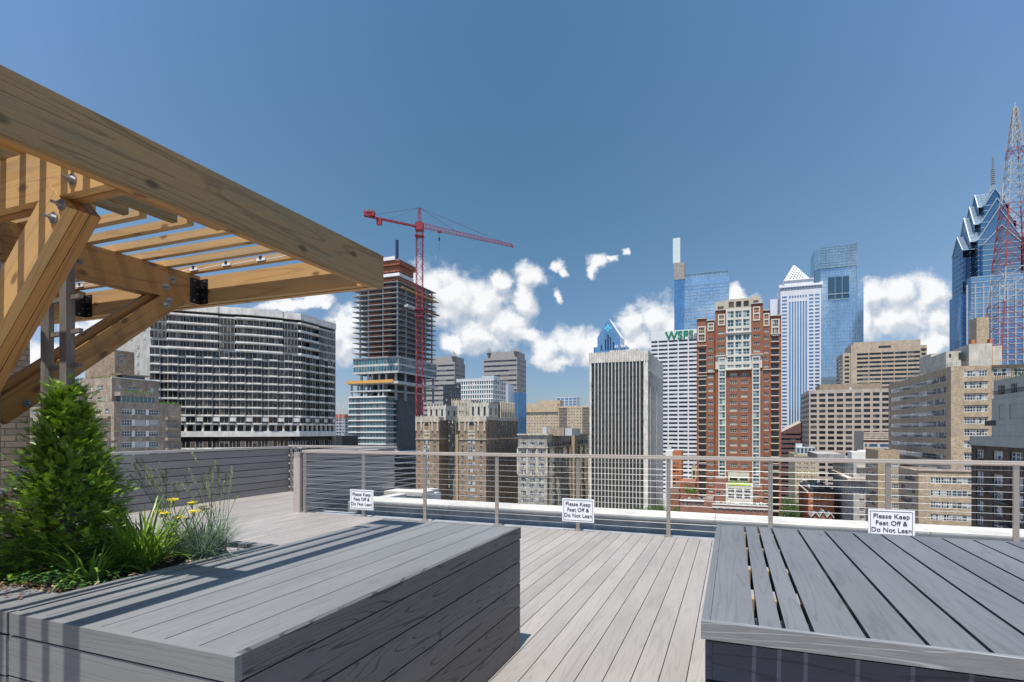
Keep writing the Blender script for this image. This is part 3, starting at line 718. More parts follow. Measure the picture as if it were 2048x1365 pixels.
for (px, py, Y, r, col) in [(347,999,2.85,.024,0),(384,1006,2.9,.022,0),(390,1022,2.8,.028,0),(415,1018,2.8,.030,1),(330,1026,2.8,.022,0),(356,1033,2.78,.026,0),(340,1047,2.72,.022,2),(405,1012,2.85,.022,1),(322,1024,2.85,.02,0),(372,1036,2.75,.02,1)]:
    X = (px - HX) / F * Y; tip = Vector((X * CS - Y * SN, X * SN + Y * CS, EYE - (py - HY) / F * Y))
    base = Vector((-2.6 + rnd.gauss(0, .03), 2.05 + rnd.gauss(0, .03), ZT - .03)); st.tube(base, tip, .0022, 5, caps=False)
    hd = MB(); 
    for k in range(110):
        a_ = rnd.uniform(0, 6.28); q_ = r * math.sqrt(rnd.random()); c_ = tip + Vector((math.cos(a_) * q_, math.sin(a_) * q_, rnd.gauss(0, .003) - q_ * q_ * 6))
        e = .0042; an = rnd.uniform(0, 3)
        hd.face([c_ + Vector((math.cos(an + j * 1.571) * e, math.sin(an + j * 1.571) * e, rnd.uniform(-.002, .003))) for j in range(4)], seed=rnd.random() * .042)
    for k in range(6): st.tube(tip - Vector((0, 0, .03)), tip + Vector((rnd.gauss(0, r * .5), rnd.gauss(0, r * .5), -.004)), .001, 4, caps=False)
    dpart(hd, 'flower_head', [M_yel, M_reed, M_lily][col], t)
for k in range(130):
    b_ = -2.60 + rnd.gauss(0, .05); a_ = 2.02 + rnd.gauss(0, .05); blade(st, (b_, a_, ZT - .03 + rnd.uniform(0, .14)), rnd.uniform(0, 6.28), .05, .006, .7, .8, 3)
dpart(st, 'stems', M_lily, t); done(t)
m = MB()
for i in range(950):
    if i < 600: b_ = rnd.gauss(-2.62, .22); a_ = OA0 + .07 + abs(rnd.gauss(0, .11))
    else: b_ = rnd.uniform(-4.1, -2.42); a_ = rnd.uniform(OA0 + .05, OA1 - .03)
    if b_ > -2.42: continue
    z_ = soilz(b_, a_) + abs(rnd.gauss(0, .022)) + .006; az = rnd.uniform(0, 6.28); L = rnd.uniform(.012, .024)
    d = Vector((math.cos(az), math.sin(az), rnd.uniform(-.2, .5))) * L; w_ = Vector((-math.sin(az), math.cos(az), rnd.uniform(-.3, .3))) * L * .42; p = Vector((b_, a_, z_))
    m.face((p, p + d * .5 + w_, p + d, p + d * .5 - w_), seed=rnd.random() * .042)
o = m.build('ground_cover', M_ivy); o.rotation_euler = (0, 0, -TH); tag(o, 'small dark creeping leaves along the planter rim', 'ground cover', kind='stuff')
# ================================================================ city: materials
def wallm(name, col, bw=1.5, bh=1.2, jw=.03, jc=.75, var=.06, dirt=.22): return masonry(name, col, tuple(c * jc for c in col), bw, bh, jw, .85, var, dirt=dirt)
W_pale = wallm('pale_concrete', (.75,.72,.68), 3, 1.5)
W_conc = wallm('board_concrete', (.76,.73,.67), 2.2, 3.6, .06, .7, .05, .3)
W_white = plain('white_stone', (.74,.73,.73), .7, .08, .05)
W_tan = masonry('tan_brickwork', (.50,.38,.26), (.30,.26,.2), .6, .22, .02, .9, .22, dirt=.18)
W_tan2 = masonry('grey_tan_brickwork', (.46,.36,.275), (.22,.2,.18), .6, .22, .02, .9, .22, dirt=.35)
W_dbr = masonry('dark_brickwork', (.11,.075,.055), (.1,.09,.08), .5, .2, .02, .9, .35, dirt=.35)
W_red = masonry('red_brickwork', (.285,.098,.055), (.33,.2,.14), .6, .22, .02, .9, .15, dirt=.2)
W_red2 = masonry('rose_brickwork', (.30,.12,.085), (.36,.25,.2), .6, .22, .02, .9, .18, dirt=.2)
W_orange = masonry('orange_brickwork', (.50,.155,.055), (.5,.3,.2), .6, .22, .02, .9, .12, dirt=.15)
W_brown = masonry('brown_brickwork', (.35,.25,.175), (.25,.2,.15), .6, .22, .02, .9, .25, dirt=.3)
W_lime = wallm('limestone', (.62,.56,.47), 1.2, .8, .03, .7, .1, .35)
W_beige = wallm('beige_stone', (.55,.43,.30), 2, 3, .04, .8, .06)
W_pink = wallm('rose_granite', (.50,.42,.36), 1.6, 1.9, .05, .75, .04, .2)
W_gran = wallm('grey_granite', (.36,.34,.33), 2, 2, .05, .7, .08)
W_maroon = wallm('maroon_granite', (.17,.085,.085), 2, 2, .05, .7, .06)
W_stuc = wallm('grey_stucco', (.42,.415,.38), 2.4, 1.2, .03, .8, .05, .12)
W_hotel = wallm('cream_stone', (.52,.44,.31), 1.5, 1, .03, .8, .1)
W_metal = plain('pale_metal', (.62,.65,.68), .4, .06, .1, .3)
W_roof = plain('roof_gravel', (.22,.21,.20), .95, .3, .2)
W_slab = plain('slab_concrete', (.5,.52,.52), .85, .15, .3)
W_col = plain('column_concrete', (.33,.37,.41), .85, .15, .3)
W_orng = plain('formwork_orange', (.32,.115,.065), .8, .35, .5)
W_yell = plain('plywood_yellow', (.66,.36,.10), .8, .2, .5)
W_net = plain('red_netting', (.36,.12,.08), .8, .4, 1.2)
W_crane = plain('crane_red', (.27,.02,.04), .5, .15, .3)
W_blackm = plain('dark_metal', (.03,.035,.045), .5, .1, .3)
W_green = leafmat('roof_plants', (.05,.12,.02), (.16,.26,.05), .6, .2)
W_lawn = plain('roof_lawn', (.26,.36,.06), .9, .3, .4)
G_dark = glass('glass_dark', (.012,.015,.02), (.26,.25,.23), .22, .05, (.05,.065,.085), spec=.7)
G_void = glass('glass_void', (.012,.015,.018), pb=0, rough=.07, tint2=(.03,.038,.042))
G_smoke = glass('glass_smoke', (.018,.014,.012), (.12,.10,.08), .25, .06, (.05,.045,.04), spec=.5)
G_house = glass('glass_house', (.02,.03,.04), (.50,.50,.48), .55, .05, (.10,.14,.18), spec=.8)
G_green = glass('glass_green', (.03,.08,.10), (.35,.42,.40), .3, .05, (.08,.17,.19), spec=.9)
G_teal = glass('glass_teal', (.02,.07,.09), (.10,.16,.17), .3, .05, (.03,.14,.17), spec=.9)
G_blue = glass('glass_blue', (.44,.62,.80), (.3,.4,.5), .0, .06, (.54,.71,.88), .75, .6, .05, 4.2)
G_blued = glass('glass_deep_blue', (.14,.32,.56), (.2,.3,.45), .0, .08, (.20,.40,.64), .6, .6, .05, 4.0)
G_steel = glass('glass_steel', (.42,.54,.61), (.3,.4,.5), .0, .10, (.52,.63,.69), .7, .6, .05, 4.0)
F_white = plain('white_frame', (.70,.70,.68), .6, .03, 1)
F_dark = plain('dark_frame', (.05,.05,.055), .5, .05, 1)
F_grey = plain('grey_frame', (.34,.35,.36), .5, .05, 1)
F_cream = plain('cream_frame', (.62,.58,.48), .6, .05, 1)
STY = dict(void=(G_void, F_dark, 1, 1, .0), dark=(G_dark, F_dark, 1, 1, .0), smoke=(G_smoke, F_dark, 1, 1, .0), bay2=(G_smoke, F_grey, 2, 1, .09),
           sash=(G_house, F_white, 1, 2, .10), pair=(G_house, F_white, 2, 2, .11), trip=(G_house, F_white, 3, 2, .10), quad=(G_house, F_white, 4, 2, .10),
           creamt=(G_house, F_cream, 3, 2, .13), cream2=(G_house, F_cream, 2, 2, .13), green=(G_green, F_white, 2, 2, .12), grn1=(G_green, F_white, 1, 1, .12),
           teal=(G_teal, F_dark, 4, 1, .07), office=(G_dark, F_grey, 4, 1, .06), office2=(G_dark, F_grey, 2, 1, .05), curt=(G_teal, F_grey, 1, 1, .08), tallw=(G_dark, F_dark, 2, 3, .10),
           six=(G_dark, F_grey, 3, 3, .08), blue=(G_blued, F_grey, 2, 1, .05), hi=(G_smoke, F_grey, 3, 1, .08), hib=(G_dark, F_grey, 4, 1, .08), shade=(G_house, F_grey, 4, 2, .09))
_wm = {}
def wmesh(w_, h, sty, mb=None, T=None, seed=0.0):
    """a window: pane with bars in front; x across, z up, y inwards"""
    gl, fr, nx, nz, fw = STY[sty]
    own = mb is None
    if own:
        key = (round(w_, 2), round(h, 2), sty)
        if key in _wm: return _wm[key]
        mb = MB()
    def quad(x0, x1, y_, z0, z1, m):
        pts = [(x0, y_, z0), (x1, y_, z0), (x1, y_, z1), (x0, y_, z1)]
        if T: pts = [T(*p) for p in pts]
        mb.face(pts, [(0, 0), (1, 0), (1, 1), (0, 1)], m, seed)
    if nx == 1 or not own: quad(0, w_, 0, 0, h, 0)
    else:
        for i in range(nx):
            pts = [(w_ * i / nx, 0, 0), (w_ * (i + 1) / nx, 0, 0), (w_ * (i + 1) / nx, 0, h), (w_ * i / nx, 0, h)]
            mb.face(pts, [(0, 0), (1, 0), (1, 1), (0, 1)], 0, i * .173)
    if fw > 0:
        for i in range(nx + 1):
            c = w_ * i / nx; a = max(0, c - fw / 2 - (fw / 2 if i == nx else 0)); b = min(w_, c + fw / 2 + (fw / 2 if i == 0 else 0))
            quad(a, b, -.05, 0, h, 1)
            if own: mb.face([(a, -.05, 0), (a, 0, 0), (a, 0, h), (a, -.05, h)], None, 1); mb.face([(b, -.05, 0), (b, 0, 0), (b, 0, h), (b, -.05, h)], None, 1)
        for j in range(nz + 1):
            c = h * j / nz; a = max(0, c - fw / 2 - (fw / 2 if j == nz else 0)); b = min(h, c + fw / 2 + (fw / 2 if j == 0 else 0))
            quad(0, w_, -.055, a, b, 1)
    if own:
        me_o = mb.build('window', [gl, fr]); me = me_o.data; bpy.data.objects.remove(me_o); _wm[key] = me; return me

class Bd:
    """a building turned with the street grid; its nearest corner is seen at column px of the photograph at depth Y"""
    def __init__(s, name, label, cat, px, Y, rot=-TH, group=None, maxw=60):
        s.px, s.Y = px, Y; s.O = ((px - HX) / F * Y, Y); s.rot = rot
        s.e = empty(name, (s.O[0], s.O[1], GROUND), rot, label, cat, group); s.w = []; s.maxw = maxw
        s.v = (math.cos(rot), math.sin(rot)); s.u = (-math.sin(rot), math.cos(rot))
    def world(s, x, y): return (s.O[0] + x * s.v[0] + y * s.u[0], s.O[1] + x * s.v[1] + y * s.u[1])
    def S(s, px, t=0.0):
        r = (px - HX) / F; ox, oy = s.world(0, t); return (r * oy - ox) / (s.v[0] - r * s.v[1])
    def T(s, px, x=0.0):
        r = (px - HX) / F; ox, oy = s.world(x, 0); return (r * oy - ox) / (s.u[0] - r * s.u[1])
    def Z(s, py, x=0.0, y=0.0): return EYE + (HY - py) / F * s.world(x, y)[1]
    def part(s, mb, name, mats, **k): return mb.build(name, mats, s.e, base=(0, 0, GROUND), **k)
    def box(s, name, mats, x0, x1, y0, y1, z0, z1, mt=None, m=0):
        mb = MB(); mb.box(x0, x1, y0, y1, z0, z1, m, 'x', 0.0, mt=mt); return s.part(mb, name, mats)
    def face(s, mb, side, c, a0, a1, z0, z1, cols, rows, dep=.25, sty='dark', m=0, split=None):
        """wall plane with real openings. side f: faces -y at y=c; r: faces +x at x=c; l: faces -x at x=c"""
        if side == 'f': T = lambda a, d, z: (a, c + d, z)
        elif side == 'r': T = lambda a, d, z: (c - d, a, z)
        else: T = lambda a, d, z: (c + d, a, z)
        def q(p, q_, z0_, z1_):
            if q_ - p < 1e-4 or z1_ - z0_ < 1e-4: return
            mb.face([T(p, 0, z0_), T(q_, 0, z0_), T(q_, 0, z1_), T(p, 0, z1_)], [(p, z0_), (q_, z0_), (q_, z1_), (p, z1_)], m)
        rows = sorted(rows); cols = sorted(cols); zc = z0
        rows = [r for r in rows if r[0] > z0 + .01 and r[1] < z1 - .01]; cols = [k_ for k_ in cols if k_[0] > a0 - 1e-6 and k_[1] < a1 + 1e-6]
        for (r0, r1) in rows:
            q(a0, a1, zc, r0); ac = a0
            for (c0, c1) in cols:
                q(ac, c0, r0, r1); ac = c1
                for (A, B) in (((c0, r0), (c1, r0)), ((c1, r0), (c1, r1)), ((c1, r1), (c0, r1)), ((c0, r1), (c0, r0))):
                    mb.face([T(A[0], 0, A[1]), T(B[0], 0, B[1]), T(B[0], dep, B[1]), T(A[0], dep, A[1])], [(0, 0), (1, 0), (1, .3), (0, .3)], m)
                stl = sty(rnd) if callable(sty) else sty
                n = split or 1
                for i in range(n):
                    s.w.append((side, c, c0 + (c1 - c0) * i / n, (c1 - c0) / n, r0, r1 - r0, dep, stl))
            q(ac, a1, r0, r1); zc = r1
        q(a0, a1, zc, z1)
    def rest(s, mb, x0, x1, y0, y1, z0, z1, vis='r', m=0, roof=1, par=1.0, bands=True):
        """back walls, roof and parapet of a block whose front (and one side) were made with face()"""
        def wq(a, b): 
            L = math.hypot(b[0] - a[0], b[1] - a[1])
            mb.face([(*a, z0), (*b, z0), (*b, z1), (*a, z1)], [(0, z0), (L, z0), (L, z1), (0, z1)], m)
        wq((x0, y1), (x1, y1))
        if vis != 'r': wq((x1, y0), (x1, y1))
        if vis != 'l': wq((x0, y0), (x0, y1))
        mb.face([(x0, y0, z1 - par), (x1, y0, z1 - par), (x1, y1, z1 - par), (x0, y1, z1 - par)], None, roof)
        e = .35
        for (a, b, c, d) in ((x0, x1, y0, y0 + e), (x0, x1, y1 - e, y1), (x0, x0 + e, y0 + e, y1 - e), (x1 - e, x1, y0 + e, y1 - e)):
            mb.face([(a, c, z1), (b, c, z1), (b, d, z1), (a, d, z1)], [(a, c), (b, c), (b, d), (a, d)], m)
        for (a, b) in (((x0 + e, y1 - e), (x1 - e, y1 - e)), ((x1 - e, y0 + e), (x1 - e, y1 - e)), ((x0 + e, y0 + e), (x0 + e, y1 - e)), ((x0 + e, y0 + e), (x1 - e, y0 + e))):
            mb.face([(*a, z1 - par), (*b, z1 - par), (*b, z1), (*a, z1)], [(0, 0), (1, 0), (1, 1), (0, 1)], m)
    def finish(s, dep_name='window'):
        """the windows that show largest become objects of their own, the rest one object"""
        def world_xyz(w_):
            side, c, a, ww, z, h, dep, stl = w_
            x, y = (a + ww / 2, c) if side == 'f' else (c, a + ww / 2)
            X, Y = s.world(x, y); return X, Y, z + h / 2
        sc_ = []
        for w_ in s.w:
            X, Y, z = world_xyz(w_); px = HX + X / Y * F; py = HY - (z - EYE) / Y * F
            vis = -5 < px < 2053 and 0 < py < 1042 and Y > 0
            ar = w_[3] * w_[5] / Y / Y * (1 if w_[0] == 'f' else .45)
            sc_.append((0 if vis else 1, -ar, px, w_))
        sc_.sort(key=lambda q: q[:3])
        mw = s.maxw if len(s.w) > 100 else 100
        ind = [q[3] for q in sc_[:mw] if q[0] == 0]; oth = [q[3] for q in sc_ if q[3] not in ind] if len(sc_) < 400 else [q[3] for q in sc_[len(ind):]]
        for (side, c, a, ww, z, h, dep, stl) in ind:
            o = bpy.data.objects.new('window', wmesh(ww, h, stl)); COL.objects.link(o); o.parent = s.e
            if side == 'f': o.location = (a, c + dep, z - GROUND)
            elif side == 'r': o.location = (c - dep, a, z - GROUND); o.rotation_euler = (0, 0, R(90))
            else: o.location = (c + dep, a + ww, z - GROUND); o.rotation_euler = (0, 0, R(-90))
        if oth:
            mats = []; by = {}
            mb = MB()
            for (side, c, a, ww, z, h, dep, stl) in oth:
                if side == 'f': T = lambda x, y, zz, a=a, c=c, dep=dep, z=z: (a + x, c + dep + y, z + zz)
                elif side == 'r': T = lambda x, y, zz, a=a, c=c, dep=dep, z=z: (c - dep - y, a + x, z + zz)
                else: T = lambda x, y, zz, a=a, c=c, dep=dep, z=z, ww=ww: (c + dep + y, a + ww - x, z + zz)
                gl, fr = STY[stl][:2]
                for g_ in (gl, fr):
                    if g_ not in mats: mats.append(g_)
                k0 = len(mb.f); wmesh(ww, h, stl, mb, T, rnd.random())
                for i in range(k0, len(mb.f)): mb.m[i] = mats.index(fr if mb.m[i] else gl)
            o = s.part(mb, 'windows', mats); o['kind'] = 'stuff'
        return s
def cols(a, b, n, frac=.6, marg=0.0):
    a += marg; b -= marg; p = (b - a) / n
    return [(a + p * i + p * (1 - frac) / 2, a + p * (i + 1) - p * (1 - frac) / 2) for i in range(n)]
def rows(ztop, pitch, n, h, off=0.0): return [(ztop - off - pitch * i - h, ztop - off - pitch * i) for i in range(n)]
def planting(bd, name, x0, x1, y0, y1, z, h, n):
    m = MB()
    for i in range(n):
        c = Vector((rnd.uniform(x0, x1), rnd.uniform(y0, y1), z + abs(rnd.gauss(0, h * .5)))); L = rnd.uniform(.12, .3) * max(1, h)
        a = Vector((rnd.gauss(0, 1), rnd.gauss(0, 1), rnd.gauss(0, 1))).normalized() * L; b = Vector((rnd.gauss(0, 1), rnd.gauss(0, 1), rnd.gauss(0, 1))).normalized() * L
        m.face((c, c + a, c + a + b, c + b), seed=rnd.random())
    o = bd.part(m, name, W_green); o['kind'] = 'stuff'; return o

def clutter(bd, x0, x1, y0, y1, z, n=6, s=1.0):
    for i in range(n):
        x, y = rnd.uniform(x0, x1), rnd.uniform(y0, y1); a_, b_, h_ = rnd.uniform(.8, 2.4) * s, rnd.uniform(.8, 2) * s, rnd.uniform(.8, 2.2) * s; m = MB()
        if rnd.random() < .25: m.tube((x, y, z), (x, y, z + h_ * 1.4), .3 * s, 8)
        else: m.box(x, x + a_, y, y + b_, z, z + h_ * .8)
        bd.part(m, rnd.choice(('roof_unit', 'vent')), rnd.choice((W_metal, W_col, W_blackm, W_gran)))
# ground and streets
g = MB(); g.box(-9000, 9000, -400, 16000, GROUND - 1, GROUND - .004, g='x'); o = g.build('ground', plain('city_ground', (.22,.21,.195), .95, .3, .01)); tag(o, kind='structure')
g = MB(); g.box(-9, 9, -300, 3000, GROUND - .5, GROUND, g='y'); o = g.build('street', plain('asphalt', (.055,.055,.058), .9, .2, .3)); tag(o, kind='structure')
ro = ((1588 - HX) / F * 330, 330); o.location = (ro[0] - 330 * math.tan(TH) + 3, 0, .001); o.rotation_euler = (0, 0, -TH)

# ---- pale banded apartment tower, gently curved
def banded():
    Ys = [192, 199, 204, 212, 232]; pxs = [300, 414, 508, 597, 670]
    pts = [((p - HX) / F * Y, Y) for p, Y in zip(pxs, Ys)]
    e = empty('apartment_tower', (*pts[0], GROUND), 0, 'broad curved apartment tower of white bands and dark ribbon windows', 'building')
    seg = []; acc = 0
    for a, b in zip(pts, pts[1:]):
        L = math.hypot(b[0] - a[0], b[1] - a[1]); seg.append((acc, L, a, b)); acc += L
    TOT = acc
    def P(s, off=0.0):
        for (s0, L, a, b) in seg:
            if s <= s0 + L + 1e-6 or (a, b) == (seg[-1][2], seg[-1][3]): break
        f = (s - s0) / L; d = ((b[0] - a[0]) / L, (b[1] - a[1]) / L)
        return (a[0] + d[0] * (s - s0) + d[1] * off, a[1] + d[1] * (s - s0) - d[0] * off)     # off > 0: towards the viewer
    base = (*pts[0], GROUND); PZ_ = 2.93; z30 = 30.2
    BW = TOT / 13.0
    bays = []
    def line(kind):
        out = []
        for i in range(13):
            a = i * BW
            if kind == 'low': out += [(a, 0.0), (a + BW * .06, 1.0), (a + BW * .55, 1.0), (a + BW * .66, .25), (a + BW * .97, .0)]
            elif kind == 'hi':
                on = i in (1, 2, 3, 5, 6, 7, 9, 10) 
                out += [(a, 1.1 if on else .2), (a + BW * .9, 1.1 if on else .2)]
            else: out += [(a, .6), (a + BW * .9, .6)]
        out.append((TOT, .3)); return out
    def band(mb, ln, z0, z1, back=-4.0, m=0, extra=0.0):
        fr = [P(s, o_ + extra) for s, o_ in ln]
        for a, b, (sa, _), (sb_, _) in zip(fr, fr[1:], ln, ln[1:]):
            mb.face([(*a, z0), (*b, z0), (*b, z1), (*a, z1)], [(sa, z0), (sb_, z0), (sb_, z1), (sa, z1)], m)
        bk = [P(s, back) for s, _ in ln]
        for i in range(len(fr) - 1):
            mb.face([(*fr[i], z1), (*fr[i + 1], z1), (*bk[i + 1], z1), (*bk[i], z1)], None, m); mb.face([(*fr[i], z0), (*bk[i], z0), (*bk[i + 1], z0), (*fr[i + 1], z0)], None, m)
    wb = MB(); wins = []
    for k in range(-20, 5):
        zb = z30 + PZ_ * k
        if k < -9 and k > -12: continue
        kind = 'hi' if k >= 0 else 'low'
        th = 1.05 if k == 0 else (.74 if k < 0 else .86)
        band(wb, line(kind), zb - th / 2, zb + th / 2)
        band(wb, line(kind), zb - .12, zb + .02, extra=.14)
        z0, z1 = zb + th / 2, zb + PZ_ - (.74 if k < -1 else .86) / 2
        if k == 4: continue
        ln = line(kind)
        bal = {0: (0, 5, 6, 9, 10), 1: (1, 2, 6, 7, 9), 2: (2, 5, 10), 3: (5, 6, 9, 10)}.get(k, ())
        for i in range(13):
            a = i * BW
            if kind == 'low': parts = [(a + .05, a + BW * .56, .7, 2), (a + BW * .57, a + BW * .98, -.1, 2)]
            else: parts = [(a + .1, a + BW * .9, -1.0 if i in bal else .6, 4)]
            for (s0, s1, off, n) in parts: wins.append((k, i, s0, s1, off, z0 - .02, z1 + .02, n, kind == 'hi' and i in bal))
    # crown and the recessed floor with columns
    ln = line('hi'); band(wb, [(s, o_ * .6 + .4) for s, o_ in ln], z30 + PZ_ * 4 + 1.4, z30 + PZ_ * 5 + .9)
    ln = [(TOT * i / 26, .5) for i in range(27)]
    zc = z30 + PZ_ * -9.4
    band(wb, ln, zc + 2.1, zc + 3.5); band(wb, ln, zc - 3.4, zc - 1.4)
    ends = MB(); a, b = P(TOT, .3), P(TOT, -18); wb.face([(*a, GROUND), (*b, GROUND), (*b, z30 + 17), (*a, z30 + 17)], None, 0)
    rp = [P(s, -.6) for s, _ in ln] + [P(TOT, -18), P(0, -18)]
    wb.face([(*p, z30 + PZ_ * 5 + .3) for p in rp], None, 1)
    wb.build('wall', [W_pale, W_roof], e, base=base)
    wb = MB()
    for i in range(27): p = P(TOT * i / 26 * .999 + .01, -.4); wb.box(p[0] - .35, p[0] + .35, p[1] - .3, p[1] + .3, zc - 1.4, zc + 2.1)
    wb.build('columns', W_pale, e, base=base)
    # solid concrete flank
    c0 = pts[0]; v_ = (-CS, SN); c1 = (c0[0] + v_[0] * 16, c0[1] + v_[1] * 16); c0 = (c0[0], c0[1] + .4)
    wb = MB(); wb.prism([c1, c0, (c0[0] + SN * 18, c0[1] + 18), (c1[0] + SN * 18, c1[1] + 18)], GROUND, z30 + 17.2, 0, 1); wb.build('flank_wall', [wallm('flank_concrete', (.47,.455,.42), 4, 2.93, .06, .8), W_roof], e, base=base)
    for k in range(-4, 5):
        for f in ((.22, .62) if k > 0 else (.42,)):
            x = c0[0] + (c1[0] - c0[0]) * f; y = c0[1] + (c1[1] - c0[1]) * f
            o = bpy.data.objects.new('window', wmesh(1.1, 1.2, 'pair')); COL.objects.link(o); o.parent = e; o.location = (x - base[0], y - .1 - base[1], z30 + PZ_ * k - GROUND); o.rotation_euler = (0, 0, -TH)
    core = MB(); ln = [(TOT * i / 26, -1.6) for i in range(27)]
    fr = [P(s, o_) for s, o_ in ln]
    for p, q in zip(fr, fr[1:]): core.face([(*p, GROUND), (*q, GROUND), (*q, z30 + PZ_ * 5), (*p, z30 + PZ_ * 5)], None, 0)
    core.build('recess', G_smoke, e, base=base)
    wins.sort(key=lambda w_: (0 if w_[5] > -8 else 1, -((w_[3] - w_[2]))))
    rest_ = MB(); n_ind = 0
    for (k, i, s0, s1, off, z0, z1, n, bal) in wins:
        a, b = P(s0, off), P(s1, off); L = math.hypot(b[0] - a[0], b[1] - a[1]); ang = math.atan2(b[1] - a[1], b[0] - a[0])
        mb = MB() if n_ind < 100 else rest_
        M = Matrix.Translation((a[0], a[1], z0)) @ Matrix.Rotation(ang, 4, 'Z')
        sd = rnd.random(); gi = 0
        pw = L / n
        for j in range(n):
            q = [M @ Vector(p) for p in ((pw * j, 0, 0), (pw * (j + 1), 0, 0), (pw * (j + 1), 0, z1 - z0), (pw * j, 0, z1 - z0))]
            mb.face(q, [(0, 0), (1, 0), (1, 1), (0, 1)], 2 if (k > 0 and bal) else 0, sd + j * .13)
        for j in range(n + 1): mb.box(pw * j - .06, pw * j + .06, -.07, .0, 0, z1 - z0, 1, M=M)
        if bal:
            mb.box(L * .02, L * .06, -.1, .6 - 0, 0, z1 - z0, 3, M=M); mb.box(L * .46, L * .52, -.25, .3, 0, z1 - z0, 3, M=M)
        if n_ind < 100: mb.build('window', [G_smoke, F_grey, G_dark, W_pale], e, base=base); n_ind += 1
    o = rest_.build('windows', [G_smoke, F_grey, G_dark, W_pale], e, base=base); o['kind'] = 'stuff'
banded()

# ---- tan brick apartments with terraces, left
b = Bd('brick_apartments', 'tan brick apartment block with stepped terraces left of the banded tower', 'building', 228, 150, maxw=80)
T1 = b.T(362); zt = b.Z(803)
w_ = MB()
b.face(w_, 'r', 0, 0, T1, GROUND, zt, [(b.T(244), b.T(264)), (b.T(270), b.T(292)), (b.T(298), b.T(317))], rows(b.Z(817), 3.02, 20, 1.6), .15, 'quad')
b.face(w_, 'f', 0, b.S(20), -8.5, GROUND, zt - 1, cols(b.S(58), b.S(150), 4, .42), rows(b.Z(817), 3.02, 20, 1.7), .2, 'pair')
b.face(w_, 'f', 0, -8.4, -0, GROUND, zt, cols(-8, -1, 2, .4), rows(b.Z(817), 3.02, 20, 1.7), .2, 'pair')
b.rest(w_, b.S(20), 0, 0, T1, GROUND, zt, 'r'); b.part(w_, 'wall', [W_tan2, W_roof])
m = MB()
for r in rows(b.Z(817), 3.02, 16, 1.6):
    for (p, q) in ((264.5, 269.5), (292.5, 297.5)): m.box(-.02, .06, b.T(p), b.T(q), r[0], r[1])
b.part(m, 'panels', W_white)
m = MB(); ws = MB()
for r in rows(b.Z(817), 3.02, 10, 2.2): b.box('balcony', W_tan2, -.02, .9, b.T(331), b.T(357), r[0] - .65, r[0] + .15)
b.face(ws, 'r', .03, b.T(331), b.T(357), GROUND, zt - .3, [(b.T(332), b.T(356))], rows(b.Z(817), 3.02, 16, 1.7), .05, 'shade'); b.part(ws, 'bay_wall', [W_tan2])
for r in rows(b.Z(817), 3.02, 10, 2.2): b.box('balcony', W_tan2, b.S(196), b.S(222), -.01, -.9, r[0] - .5, r[0] + .1)
zu = b.Z(754); xu = -2.7; TU0, TU1 = 1.2, b.T(318, xu)
w_ = MB(); b.face(w_, 'r', xu, TU0, TU1, zt - 1, zu, [(b.T(p, xu), b.T(q, xu)) for p, q in ((219, 234), (237, 244), (256, 273), (301, 309))], [(b.Z(781), b.Z(769)), (zt - .6, b.Z(793))], .2, 'pair')
b.face(w_, 'f', TU0, b.S(150), xu, zt - 1, zu, [(b.S(157), b.S(164)), (b.S(171), b.S(176)), (b.S(186), b.S(196))], [(b.Z(780), b.Z(769)), (b.Z(804) + .3, b.Z(793))], .2, 'pair')
b.rest(w_, b.S(150), xu, TU0, TU1, zt - 1, zu, 'r'); b.part(w_, 'upper_wall', [W_tan2, W_roof])
b.box('parapet_cap', W_white, xu - .5, xu + .1, TU0, TU1, zu, zu + .18)
ya, yb = b.T(238), b.T(313)
b.box('sun_room', G_green, -2.5, -.5, ya + 1, yb, zt - .2, b.Z(791)); b.box('sun_room_roof', W_tan2, -2.6, -.2, ya + .5, yb + .2, b.Z(791), b.Z(783))
m = MB()
for i in range(9): m.box(-.52, -.46, ya + 1 + (yb - ya - 1) * i / 8, ya + 1.08 + (yb - ya - 1) * i / 8, zt - .2, b.Z(791))
b.part(m, 'mullions', F_white)
planting(b, 'terrace_plants', -1.2, -.2, b.T(256), b.T(308), b.Z(783), .5, 260); planting(b, 'terrace_plants', -1.5, .0, b.T(322), b.T(360), zt, .5, 220); planting(b, 'terrace_plants', b.S(162), b.S(195), 1, 2, zt, .6, 200); planting(b, 'terrace_plants', b.S(160), xu, TU0, TU0 + 2, zu, .5, 200)
zt2 = b.Z(694); x2 = b.S(200); 
w_ = MB(); t2 = b.T(269, x2 + 0)
b.face(w_, 'r', x2, 4, t2, zu - 1, zt2, [(b.T(p, x2), b.T(q, x2)) for p, q in ((219, 227), (230, 237), (240, 247))], [(b.Z(741), b.Z(735)), (b.Z(719), b.Z(711)), (b.Z(709), b.Z(702))], .2, 'grn1')
b.face(w_, 'f', 4, b.S(140), x2, zu - 1, zt2 - .4, [], []); b.rest(w_, b.S(140), x2, 4, t2, zu - 1, zt2, 'r'); b.part(w_, 'top_wall', [W_brown, W_roof])
b.box('glazed_terrace', G_dark, x2 - 2, x2 + 1.5, 5, t2 + 2, zu - .4, b.Z(746)); b.box('terrace_roof', W_brown, x2 - 2, x2 + 2.2, 4, t2 + 3, b.Z(746), b.Z(743))
b.finish()

